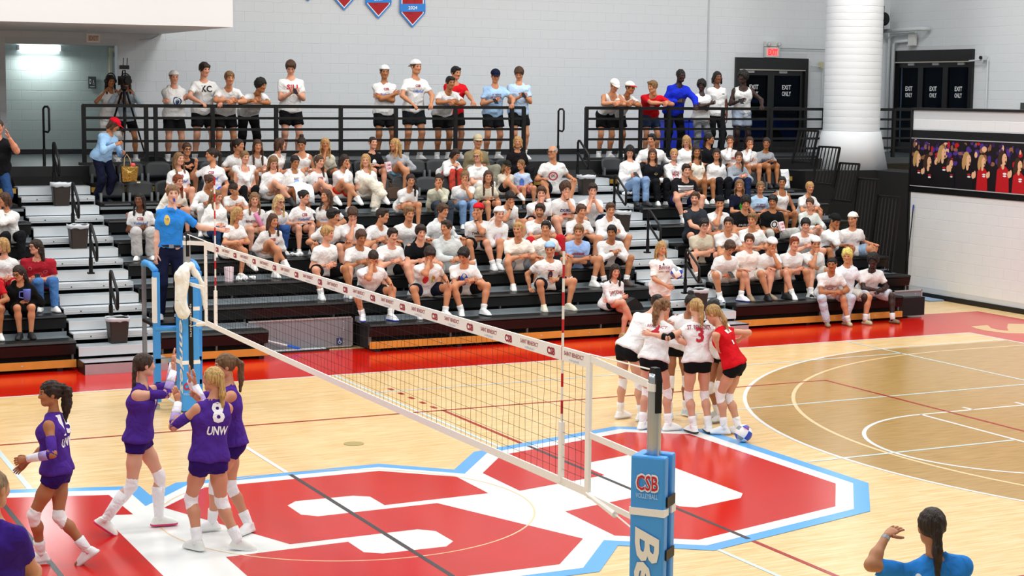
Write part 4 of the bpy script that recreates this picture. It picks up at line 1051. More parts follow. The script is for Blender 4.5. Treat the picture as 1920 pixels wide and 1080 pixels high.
    if P.get('watch'):
        sd = P['watch'][0]; wr, el = J['wr' + sd], J['el' + sd]; q = nz(wr - el)
        MB().tube([wr - q * 0.035, wr - q * 0.012], 0.0315 * s * g, 8).obj('wristband', plain('wristband_' + P['watch'][1].lstrip('#'), P['watch'][1], 0.5), E)
    return E, J
def patch_disc():
    n = 18; v = [(0, 0, 0)] + [(0.5 * math.cos(2 * math.pi * i / n) * 1.0, 0.36 * math.sin(2 * math.pi * i / n) * 2 * 0.5 / 0.5, 0) for i in range(n)]
    return np.array(v, float), [(0, 1 + i, 1 + (i + 1) % n) for i in range(n)]
def patch_ring():
    n = 20; v = []; f = []
    for i in range(n):
        a = 2 * math.pi * i / n
        v += [(0.5 * math.cos(a), 0.5 * math.sin(a) * 0.72, 0), (0.38 * math.cos(a), 0.38 * math.sin(a) * 0.72, 0)]
    for i in range(n):
        j = (i + 1) % n; f.append((2 * i, 2 * j, 2 * j + 1, 2 * i + 1))
    return np.array(v, float), f
def patch_rect():
    v = []; f = []; n = 6
    for i in range(n + 1): v += [(-0.5 + i / n, 0, 0), (-0.5 + i / n, 0.72, 0)]
    for i in range(n): f.append((2 * i, 2 * i + 2, 2 * i + 3, 2 * i + 1))
    return np.array(v, float), f
PATCH = {'@disc': patch_disc, '@ring': patch_ring, '@rect': patch_rect}

def head_frame(J, hyaw, hpitch, hroll=0.0):
    """hyaw: local yaw (0 = +y, ccw), pitch down positive"""
    cy, sy = math.cos(hyaw), math.sin(hyaw); cp, sp = math.cos(hpitch), math.sin(hpitch)
    hf = A_(-sy * cp, cy * cp, -sp); hr = A_(cy, sy, 0); hu = np.cross(hr, hf)
    if hroll: hr, hu = hr * math.cos(hroll) + hu * math.sin(hroll), -hr * math.sin(hroll) + hu * math.cos(hroll)
    J['hr'], J['hf'], J['hu'] = hr, hf, hu
def torso_frame(J, lean, twist=0.0, side=0.0):
    tw, sl = math.cos(twist), math.sin(twist)
    f0 = A_(-sl, tw, 0); r0 = A_(tw, sl, 0)
    tu = nz(A_(0, 0, 1) * math.cos(lean) * math.cos(side) + f0 * math.sin(lean) + r0 * math.sin(side))
    tr = nz(r0 - tu * (r0 @ tu)); tf = np.cross(tu, tr)
    J['tu'], J['tr'], J['tf'] = tu, tr, tf
def finish_arms(J, s, tl, tr_, polL=None, polR=None):
    for sd, t, pl in (('L', tl, polL), ('R', tr_, polR)):
        sg = -1 if sd == 'L' else 1
        pole = pl if pl is not None else (J['tr'] * sg * 0.55 - A_(0, 0, 1) * 0.8 - J['tf'] * 0.35)
        J['el' + sd], J['wr' + sd] = ik(J['sh' + sd], np.asarray(t, float), 0.285 * s, 0.250 * s, pole)
def shoulders(J, s, w):
    nb = J['hip'] + J['tu'] * J['T']
    for sd, sg in (('L', -1), ('R', 1)): J['sh' + sd] = nb + J['tr'] * sg * 0.168 * w * s - J['tu'] * 0.082 * s
    return nb
CROWD = '''A1|2.25|7|0.94|38|0.434|f|1|bun:br|jacket:#141416|shorts:#17171a|k|15|5|gl,lean=38|person in black zip jacket with thick black glasses, hair tied back, behind the curly-haired woman
A2|2.01|6|0.94|5|0.475|f|0|long:lb|tee:w|mini:#c8a58e|l|35|0|pr=CSBV|smiling person with curled brown hair in white tee at the end of the chair row
A3|2.60|6|0.98|-1|0.522|f|1|pony:db|tee:w|shorts:#2a55c0|g|-75|0|pr=CSBV|person with dark ponytail in white tee raising a hand while talking sideways
A4|3.21|7|0.94|27|0.443|f|1|pony:db|tee:w|shorts:#1b1c20|n|60|0||person in white tee with long dark ponytail, looking right from the top row
A5|3.17|6|0.94|5|0.495|f|0|bun:lb|cami:w|legging:#141518|l|25|5|shawl=w,wb=L:w|person with a white sweatshirt tied around the shoulders over a camisole
A6|3.55|7|0.94|26|0.428|f|1|longfront:br|tee:w|shorts:#dcdcda|l|10|5||person with very long brown hair over both shoulders, top row beside the ponytail
A7|1.75|5|0.94|32|0.434|f|0|sideL:rd|long:#ece7da|shorts:#3a2420|l|35|8||red-haired person in cream sweater just behind the referee
A8|2.29|5|0.94|34|0.436|f|2|bun:br|long:w|legging:#d9d9d6|k|55|20|pr=M|person with brown hair in a claw clip bending right in white sweatshirt
A9|2.68|5|0.85|45|0.387|f|1|knot:db|tee:w|shorts:#d8d6d0|k|-35|35|wb=R:#222222|person in loose white tee hunched forward laughing, dark hair pinned up
A10|2.86|4|0.94|29|0.437|f|0|long:lb|long:w|shorts:#c9a184|h|5|10|pr=BENEDICT|smiling person in white collegiate sweatshirt hugging a pink tumbler
A11|2.27|4|0.94|10|0.430|f|0|long:lb|hoodie:#eeede8|jeans:#2c4a75|l|50|12||person in pale hoodie and blue jeans with long straight hair, looking right
A12|0.96|4|0.94|23|0.433|f|3|long:bk|tee:w|wide:#b9b7b6|l|-20|0|pr=CSBV,wb=L:w|person in white tee and grey trousers seated left of the referee
A13|2.40|3|0.94|20|0.511|f|1|longback:bl|tee:w|mini:#26262a|kX|75|0||person with wavy blonde hair down the back, profile right, in short white tee
B2|4.00|7|0.94|20|0.428|f|0|bob:br|tee:w|mini:#d0a98f|l|110|0||person in white top with brown hair turned away to the right, top row
B3|4.41|7|0.94|13|0.430|f|1|knot:db|tank:w|shorts:#d8d8d8|l|-15|25||person in white tank top with messy top bun looking down at a snack
B4|4.83|7|0.94|20|0.428|f|2|long:bl|tee:#c9c6b4|shorts:#3a3a36|c|5|-2||blonde person in mottled sage tee holding a hand to the chin, top row
B5|5.78|7|0.94|12|0.428|f|0|buzz:db|tee:#131315|shorts:#1a1a1c|n|25|0|pr=WHT|person with cropped dark hair in black tee with a white emblem
B6|6.18|7|0.94|25|0.433|f|1|long:bl|long:#a9adb3|mini:#7fc0e6|lX|-60|0||blonde person in grey sweatshirt and light blue skirt looking left, top row
B7|3.66|6|0.94|14|0.428|f|0|longfront:lb|long:w|mini:#c39c84|pX|15|25||person with long light brown hair looking at a phone in white sweatshirt
B8|4.05|6|0.94|16|0.431|f|2|bun:bk|hoodie:w|mini:#b8202a|l|20|12|pr=EAST,towel,wb=R:#222222|person in white hoodie with arched lettering, a white towel over the lap
B9|4.50|6|0.94|16|0.432|f|0|sideL:br|tee:w|mini:#1b1f2e|sX|35|5|pr=CSBV|person in white tee with crossed bare legs and hair over one shoulder
B10|4.96|6|0.94|19|0.450|f|1|bob:db|long:w|mini:#d9301c|cX|40|8||person in white sweatshirt and bright red shorts resting chin on fist
B11|5.40|6|0.94|8|0.428|f|0|long:bl|tee:#f0eee6|wide:#e9e0cd|hX|-5|5||blonde person in cream wide trousers with legs crossed, holding a popcorn box
B12|3.27|4|0.94|37|0.431|f|0|long:pb|long:w|jeans:#2f4f86|l|30|10|gl,pr=BLK|blonde person with glasses and knee-ripped jeans in a white sweatshirt
B13|3.75|4|0.94|22|0.430|f|0|bun:bk|tee:w|mini:#141416|n|55|5|pr=CSBV|person with slicked-back black hair in loose white lettered tee, bare knees
B14|4.14|4|0.94|23|0.433|f|1|long:br|tee:w|mini:#d2b49c|l|-45|-8|pr=VB|person with brown shoulder-length hair in white tee looking up to the left
C2|7.35|7|0.85|44|0.355|f|1|bob:db|jacket:w|pants:#c9483a|k|45|28|lean=40|older person in white zip jacket and coral trousers bending to the right
C3|7.85|7|1.00|22|0.460|m|1|short:gy|jacket:#857b60|pants:#8c8878|l|10|8|cap=#b9ab8c:f,stache|elderly person in khaki cap and olive jacket with grey moustache
C4|7.58|6|0.94|14|0.499|f|0|bob:bl|polo:w|pants:#d9d6d0|x|-25|5|gl,wb=L:#222222|person in white polo with glasses and a smartwatch, speaking
C5|8.71|7|0.94|17|0.440|f|1|bob:bl|jacket:#1b1518|pants:#1c1c20|l|0|2|pr=MAR|person with short blonde hair in black jacket over a maroon top
C6|8.18|6|0.80|19|0.366|f|1|sideR:lb|tee:#d9cfbf|shorts:#1a1a20|cX|30|20|cap=#23231f:f,s=.80|child in dark cap with pale front hand at the mouth, beige tee
C7|8.52|6|0.78|5|0.362|f|1|braid:lb|tee:#b7cbe6|shorts:#c77b80|l|-45|5|s=.78,pr=BLU|child with a braid in pale blue tee looking left beside the capped child
C8|5.89|5|0.94|39|0.429|f|1|sideL:db|tee:w|mini:#e8e6e0|x|10|8||person in white v-neck tee with arms crossed and hair over one shoulder
C9|6.44|5|0.94|40|0.433|f|1|lowpony:db|long:#c4c3ae|jeans:#3b434e|C|-15|8||person in sage sweater resting the cheek on one hand
C10|6.96|5|0.94|32|0.435|f|1|knot:lb|tee:w|jeans:#7d9ec6|C|0|10|w=1.0|person with a high top knot in white tee and light jeans, finger at the lips
C11|7.42|5|0.94|32|0.434|f|1|longfront:br|tee:#e3dcc4|shorts:#121214|l|5|3||person with waist-length brown hair in fitted cream tee
C12|7.49|4|0.97|44|0.453|m|1|fringe:bk|tee:w|shorts:#d0ceca|c|20|22|wb=R:#1c1c1c,pr=SM|person with black fringe in white tee leaning the face on a wrist with dark band
D1|9.13|6|1.00|14|0.543|m|1|receding:gy|tee:w|shorts:#15161a|n|-35|0|gl,pr=RING|bald person with glasses in white tee with a red circular print
D2|8.15|4|1.00|34|0.455|m|0|sweep:br|tee:w|shorts:#1a1a1e|c|0|5||person with swept brown hair in plain white tee touching the mouth, above the goateed man
D3|8.69|4|1.00|22|0.475|m|0|curly:br|tee:w|shorts:#d6c0ac|C|20|15|pr=DUKE,wb=L:#141414|person in white tee lettered in navy, hand over the face
D4|9.23|4|1.00|26|0.456|m|0|short:db|tee:w|shorts:#1e2436|b|5|12||person in white tee with both hands over the mouth at the aisle end
D5|10.89|6|1.01|-1|0.531|f|0|longfront:bk|long:w|jeans:#7b98bd|p|0|30||person with long black hair looking down at a phone in oversized white sweatshirt
D6|11.66|7|1.00|18|0.457|m|1|short:bk|long:w|pants:#2a2a2e|n|-25|0|w=1.12|broad person with black hair in white sweatshirt, top row of the right block
D7|11.36|6|0.94|5|0.485|f|1|long:br|tee:#14161c|pants:#121316|l|0|5|pr=YEL|person with long brown hair in black tee holding a white cup
E1|2.96|3|0.94|32|0.434|f|1|half:br|long:w|mini:#c79e84|lX|30|5|pr=CSBV|person in white lettered sweatshirt with pulled-back hair holding a cup
E2|4.00|3|1.00|29|0.456|m|1|fluffy:bk|tee:w|shorts:#1b1b1f|n|55|8||dark wavy-haired person in plain white tee, profile right, behind the blond man
E3|4.35|3|1.00|24|0.464|m|0|fringe:br|tee:w|shorts:#1a1a1d|c|5|32||person with brown mop of hair looking down, hand at the chin
E4|4.86|3|1.00|34|0.476|m|1|short:db|tee:w|shorts:#d4cfc9|k|65|5|pr=BLKART|person in white tee with a black sketch print, profile right
E5|3.72|2|1.00|12|0.457|m|0|fringe:bl|tee:w|shorts:#131316|l|60|5|sock=w|strawberry blond person in plain white tee sitting upright behind the net tape
E6|4.23|2|1.00|30|0.456|m|2|fringe:br|tee:w|shorts:#6a6d70|k|20|15|sock=w|tanned person with brown fringe in white tee and grey shorts
E7|4.78|2|1.00|30|0.467|m|0|short:db|tee:w|shorts:#17181b|k|20|8|stache,sock=w|smiling person with moustache and clasped hands in white tee
E8|4.16|1|1.00|34|0.521|m|1|buzz:db|tee:w|shorts:#14151b|f|10|45|sock=w,shoe=#eef0f4:#3b53c8|person with buzz cut looking down, hand on brow, blue-soled shoes
F1|5.35|3|1.00|28|0.460|m|1|sweep:lb|tee:w|shorts:#1a1a1d|n|20|5||person with light brown swept hair and thin necklace in white tee
F2|6.01|3|1.00|18|0.457|m|1|fringe:br|hoodie:#d3d7d8|shorts:#2a2a2e|n|45|5||person in pale grey hoodie with brown bangs, looking right, upper of two hoodies
F3|5.27|2|1.00|30|0.513|m|0|fluffy:db|tee:#0f1115|shorts:#c8d5d8|k|15|8||person in plain black tee among the white shirts
F4|5.77|2|1.00|21|0.535|m|1|short:db|hoodie:#ccd1d0|shorts:#bfc6c8|k|-40|0||grinning person in pale grey hoodie looking left
F5|6.66|3|1.00|22|0.459|m|1|short:br|tee:w|shorts:#121316|C|-25|5|cap=#c8202c:b,pr=TWIRL,sock=w,wb=L:#15171c|person in backward red cap, chin on hand, printed white tee
F6|7.00|3|1.00|36|0.459|m|0|short:lb|hoodie:w|shorts:#1a1a1d|x|20|5|cap=w:b,pr=STAR|person in backward white cap and white hoodie with a crest print
F8|7.06|2|1.00|30|0.513|m|1|short:bl|tee:#f0ebe0|shorts:#8d9299|k|-20|3|shoe=#f2f2ee:#e4e4de|smiling blond person in cream tee and grey shorts
F9|5.14|1|1.00|32|0.535|m|1|fluffy:db|tee:w|shorts:#131829|f|15|38|pr=COLR|person covering the face with one hand in white tee with red and green print
F10|5.77|1|1.00|30|0.473|m|1|fluffy:bk|tee:w|shorts:#121317|k|-25|30|pr=BLUB,sock=w,shoe=#f0f2f2:#3a4a50,wb=L:#20242a|black-haired person looking down in white tee with blue print
G1|7.81|3|1.00|30|0.473|m|1|sweep:db|tee:w|pants:#c21f2c|k|-10|5|beard=.7|person with dark hair and goatee in white tee and red trousers
G2|7.66|2|1.00|17|0.458|m|1|short:bk|tee:#f0ece2|shorts:#1b1b1f|n|-10|3||black-haired person in off-white tee staring ahead, behind the blue cap
G3|7.40|1|1.00|18|0.457|m|1|sweep:br|tee:w|shorts:#121319|s|-5|12|cap=#9cc0ea:b,pr=MIC,shoe=#dcd8c4:#e8e6dc|person in backward light blue cap with one arm braced on the bench
G4|8.61|3|1.00|34|0.464|m|1|fringe:br|tee:w|shorts:#15161a|k|20|0||brown-haired person in plain white tee leaning forward with wrists crossed
G5|8.22|2|1.00|34|0.455|m|1|sweep:lb|tee:#9dbdf0|shorts:#2b2d33|x|-5|5|pr=BONNIE,sock=w,shoe=#f4f4f0:#dcdcd4|person in light blue tee with red lettering, forearms folded over knees
G6|9.22|3|1.00|30|0.461|m|1|short:br|hoodie:w|shorts:#6b7076|k|10|10|pr=CIRC|squinting person in white hoodie with round print at the aisle end
G7|8.85|2|1.00|39|0.465|m|2|short:bk|long:w|shorts:#14151f|k|-10|10|pr=STJ,sock=w,shoe=#4a3c34:#3a2f2a|person in white sweatshirt lettered in navy and red, hands clasped
SJ|8.29|0|0.94|20|0.442|f|0|long:db|long:w|mini:#171a28|xX|15|12|pr=SAINTJ,shoe=#b59a70:#8a7250|person in white red-lettered sweatshirt on the lowest bench, legs crossed
H2|11.79|6|0.94|14|0.499|f|0|bun:bl|long:w|pants:#17181c|x|5|5|pr=LETSGO|blonde person in white sweatshirt with large red lettering
H3|12.53|7|0.94|5|0.430|f|0|long:bl|jacket:w|shorts:#d6d6d4|l|-15|25||blonde person in white jacket looking down, top row of the right block
H4|12.40|6|0.96|-1|0.517|f|2|long:db|tank:#e9e5d6|mini:#c9a88f|l|10|0||person with dark bob in sleeveless cream button top
H5|13.07|7|0.94|5|0.460|f|2|lowpony:bk|polo:#111318|shorts:#17181c|l|75|0||person with dark hair in black polo, profile right, top row
H6|13.48|7|0.94|19|0.455|f|1|bun:br|long:w|shorts:#15161a|c|0|3|pr=BENN,wb=R:#202020|person in white sweatshirt with red word, fist at the chin
H7|12.83|6|0.94|5|0.475|f|1|sideL:db|long:w|pants:#14161c|l|0|5||person in off-shoulder white sweater with long dark hair over one shoulder
H8|13.22|6|0.94|26|0.476|f|0|sideL:br|long:#98a0aa|jeans:#1f2b4d|k|5|8||person in grey sweatshirt with a brown side ponytail, hands clasped
H9|13.92|7|0.94|25|0.444|f|1|bun:br|long:w|mini:#c39c82|c|10|5|pr=SJUR|person in white sweatshirt with red letters covering the mouth, top row
H10|11.58|5|1.00|30|0.484|m|0|short:db|tee:#15161a|shorts:#161a4a|k|15|5|w=1.18,stripe,belly=.05|heavyset person in black and white striped tee and navy shorts
H11|11.12|3|1.00|6|0.543|m|0|short:br|tee:#2c3138|shorts:#15161a|k|-10|3|beard=.55,sock=#16181c,shoe=#17181b:#101113|bearded person in charcoal tee at the left end of the right block
H12|11.55|3|1.00|22|0.502|m|1|short:bk|tee:w|shorts:#1a1a1e|c|5|12|cap=#121316:b,beard=.6,pr=GREY|person in backward black cap biting a knuckle, white tee
H13|12.48|4|0.94|12|0.464|f|1|long:lb|tee:#12162a|shorts:#15161a|n|0|5|pr=GRN|blonde person in navy tee with green print
I1|14.32|7|0.94|27|0.432|f|2|bun:db|tee:#a3a9b0|shorts:#141519|n|-5|5|pr=SOCC|person in grey tee with navy lettering at the right end of the top row
I2|12.92|4|0.94|19|0.439|f|1|bun:lb|tee:#b3d3ef|shorts:#20242c|l|5|8|pr=STBEN|person in light blue tee with maroon lettering and thin necklace
I3|13.45|4|0.94|12|0.505|f|2|bun:bk|cami:w|mini:#7ea6d6|n|0|3||person in white camisole and denim shorts
I4|14.02|4|0.94|26|0.442|f|1|bun:bl|tee:w|mini:#d9d7d0|k|20|5||person in oversized white tee leaning right with an open hand, right end of row
I5|13.56|3|0.94|26|0.481|f|0|bun:br|long:#d6dcd6|shorts:#dcdad4|k|-15|12|pr=SM|person in pale sage sweatshirt resting mouth on hand, auburn hair tied back
J1|12.06|3|1.00|30|0.542|m|1|curly:bk|tee:#101114|shorts:#1b1c20|k|5|18|pr=EAGLES|curly black-haired person in black tee with white word
J2|12.83|3|1.00|8|0.455|m|2|fringe:bk|tee:#0f1012|pants:#b9b9b3|h|-5|5|pr=WRING|person with black fringe in black tee with white round emblem, holding popcorn
J3|10.79|2|1.00|26|0.461|m|0|fringe:bk|tee:#c9bfa9|shorts:#131417|x|15|5|gl,sock=w,shoe=#2c2f2c:#1a1b1a|person with glasses in tan tee, arms folded on knees
J4|11.28|2|1.00|30|0.502|m|1|short:db|tee:w|shorts:#23252a|k|-5|5||dark-haired person in plain white tee between the tan tee and the grey tee
J5|11.83|2|1.00|24|0.538|m|1|sweep:lb|tee:#e6e8e8|shorts:#1f2126|k|-20|5||person with swept light brown hair in pale tee looking left
J6|10.88|1|1.00|34|0.464|m|1|fluffy:br|tee:w|shorts:#d5d2ca|p|25|38|sock=w,shoe=#f2f4f8:#2b3f9a|person bent over a phone in white tee and stone shorts
J7|11.41|1|1.00|14|0.466|m|0|sweep:br|tee:#efe6df|shorts:#d9d4ca|n|0|5|shoe=#8d7a62:#6d5c48|smiling person in pale pink-white tee and sandals
J8|11.80|1|1.00|30|0.459|m|1|short:lb|tee:w|shorts:#dad6cc|C|25|22|cap=w:b,shoe=#15161a:#101013|person in backward white cap, cheek on hand, black sandals
K1|12.96|2|1.00|34|0.458|m|0|fringe:bk|tee:w|shorts:#c9cdd0|k|5|10||black-haired person in plain white tee behind the auburn man
K2|13.70|2|1.00|22|0.464|m|2|short:bk|long:w|shorts:#1d1e22|c|40|28|cap=#16181a:b|person in backward black cap and white long-sleeved shirt looking down
K3|14.14|2|1.00|17|0.458|m|1|short:br|tee:w|shorts:#8fa9c4|n|-25|10|cap=#efeade:b,pr=REDP|person in backward cream cap smiling, right end of the third row
K4|12.28|1|1.00|30|0.459|m|0|short:rd|tee:w|shorts:#17181f|x|15|5|sock=w,shoe=#f3f3f3:#d9d9d6|auburn-haired person in white tee with arms crossed on knees
K5|12.74|1|1.00|31|0.455|m|1|short:db|tee:w|shorts:#d5d5d0|c|10|15|cap=w:b,wb=R:#b9b4aa|person in backward white cap propping the chin on a fist, silver watch
L1|12.61|0|1.00|36|0.468|m|2|buzz:bk|tee:w|pants:#b7bdc9|k|-10|10|stache,pr=STJR,sock=w,shoe=clog#8b8365:#6b6450|person in white tee and grey sweatpants at floor level wearing olive clogs
L2|13.07|0|1.00|14|0.492|m|1|curly:#dcc66e|polo:#e6ebf2|shorts:#c9c4ba|n|-5|5|sock=w,shoe=clog#bfb795:#a79f80,beard=.35|grinning person with bleached curly hair in pale polo
L3|13.54|0|1.00|30|0.467|m|4|afro:bk|tee:w|shorts:#c3c9d0|k|-10|10|sock=w,hem=.9,shoe=clog#7d6a4c:#5d4c34|dark-skinned person in white tee and long pale shorts at the end of the front row
M2|-1.15|4|0.94|20|0.466|f|1|bob:br|long:#eceae6|pants:#16171a|b|-70|5||person in white blouse with clasped hands at the mouth, left block
M3|-1.40|2|0.94|10|0.430|f|0|bob:bl|tee:w|shorts:#b21e2a|l|-70|5||blonde person in white tee at the left edge of the picture
M4|-0.93|2|0.94|22|0.428|f|0|longback:db|tee:#a3202e|jeans:#4673ad|p|-60|0|gl,w=1.25,g=1.05,belly=.05,pr=FLW|person in patterned red blouse and jeans holding a phone, left block
M5|-1.31|1|0.94|26|0.429|f|1|longback:db|hoodie:#0e0e10|shorts:#101012|h|-35|18|gl,shoe=#17181b:#101113|person in black hoodie with glasses holding a blue mug
M6|-1.75|1|0.94|20|0.511|f|2|longback:db|tee:#c01f2a|mini:#c79e84|k|-40|5||person in red tee cut off by the left edge of the picture'''
DECK = '''S1|1.35|15.55|1.420|f|2|long:bk|tee:w|wide:#e6e6e4|hs|20|10|cap0|camera operator with black hair and headset in white tee behind the video camera
S2|1.62|15.55|1.430|f|2|long:br|long:#b4c6d2|shorts:#15161a|hs|-10|15|gl|person with headset and glasses in pale blue sweatshirt beside the video camera
S3|2.46|15.40|1.550|m|0|short:lb|hoodie:#f0f0ee|shorts:#101114|x|15|5|cap=w:b,pr=GLOBE|standing person in white hoodie with blue round print and backward white cap
S4|3.00|15.30|1.700|m|0|fringe:db|tee:w|shorts:#0f1013|r|30|8|pr=KC|tall standing person in white tee with large black letters at the rail
S5|3.41|15.12|1.540|m|1|fringe:lb|tee:w|shorts:#0f1013|L|15|5|pr=TINY|brown-haired person in plain white tee leaning clasped hands on the rail
S6|4.00|15.12|1.420|m|2|curly:bk|tee:w|pants:#0f1013|L|55|10||curly black-haired person in white tee and black trousers leaning on the rail
S7|4.69|15.45|1.770|m|0|sweep:br|tee:w|shorts:#0f1013|p|0|32|pr=SJU|tall person in white tee with red letters looking down at a phone
S8|6.55|15.40|1.700|m|2|short:bk|tee:w|shorts:#0f1013|x|10|5|cap=w:b,pr=CSBV|person in white cap with arms crossed over a lettered white tee at the rail
S9|7.16|15.30|1.850|m|1|fringe:br|tee:w|shorts:#1c2126|r|35|3|cap=w:b,pr=CSBV|tallest standing person, white cap, both hands on the rail
S10|7.80|15.12|1.510|m|2|short:bk|tee:w|shorts:#101114|L|25|8|pr=CSBV|dark-haired person in white tee leaning folded arms on the rail beside the red tee
S11|8.20|15.75|1.710|m|1|short:bk|tee:#d01522|shorts:#101114|r|35|8|stache,pr=REDT|moustached person in red tee standing behind the leaning man
S12|8.86|15.32|1.660|m|1|short:db|tee:#a9cdf2|shorts:#15171c|P|10|18|cap=#141b33:f,pr=STBEN|person in navy cap and light blue tee with maroon lettering
S13|9.44|15.45|1.720|m|1|fringe:br|tee:#b9d3ef|shorts:#101114|p|-5|28||person in light blue tee looking at a phone at the end of the left rail
S14|11.43|15.12|1.500|m|1|short:lb|tank:w|shorts:#101114|L|25|28|cap=#f0eee4:f|person in white sleeveless top and cream cap leaning on the right rail
S15|11.79|15.12|1.450|m|2|short:br|tee:w|shorts:#141519|L|50|10|cap=#e9e6dc:f:#c02028,pr=SKY|person in white tee and cream cap with red brim leaning on the rail
S16|12.34|15.12|1.480|m|1|sweep:lb|tee:#d01522|shorts:#23324e|L|-45|8|pr=REDT|blond person in red tee leaning forearms on the rail
S17|13.11|15.32|1.720|m|4|buzz:bk|jacket:#1b2fc4|pants:#101114|P|35|10||dark-skinned tall person in royal blue zip jacket leaning over the rail
S18|13.55|15.20|1.520|m|4|afro:bk|tee:w|pants:#8b8f93|x|-10|10||dark-skinned person in white tee and grey sweatpants with arms folded on the rail
S19|14.19|15.60|1.690|m|3|dreads:bk|tee:w|pants:#131416|d|25|0|pr=TINY|person with shoulder-length locs in white tee
S20|14.66|15.32|1.700|m|4|afro:bk|tank:w|shorts:#9aa7ba|P|-35|3||person in white tank top and silver shorts in front of the exit door'''
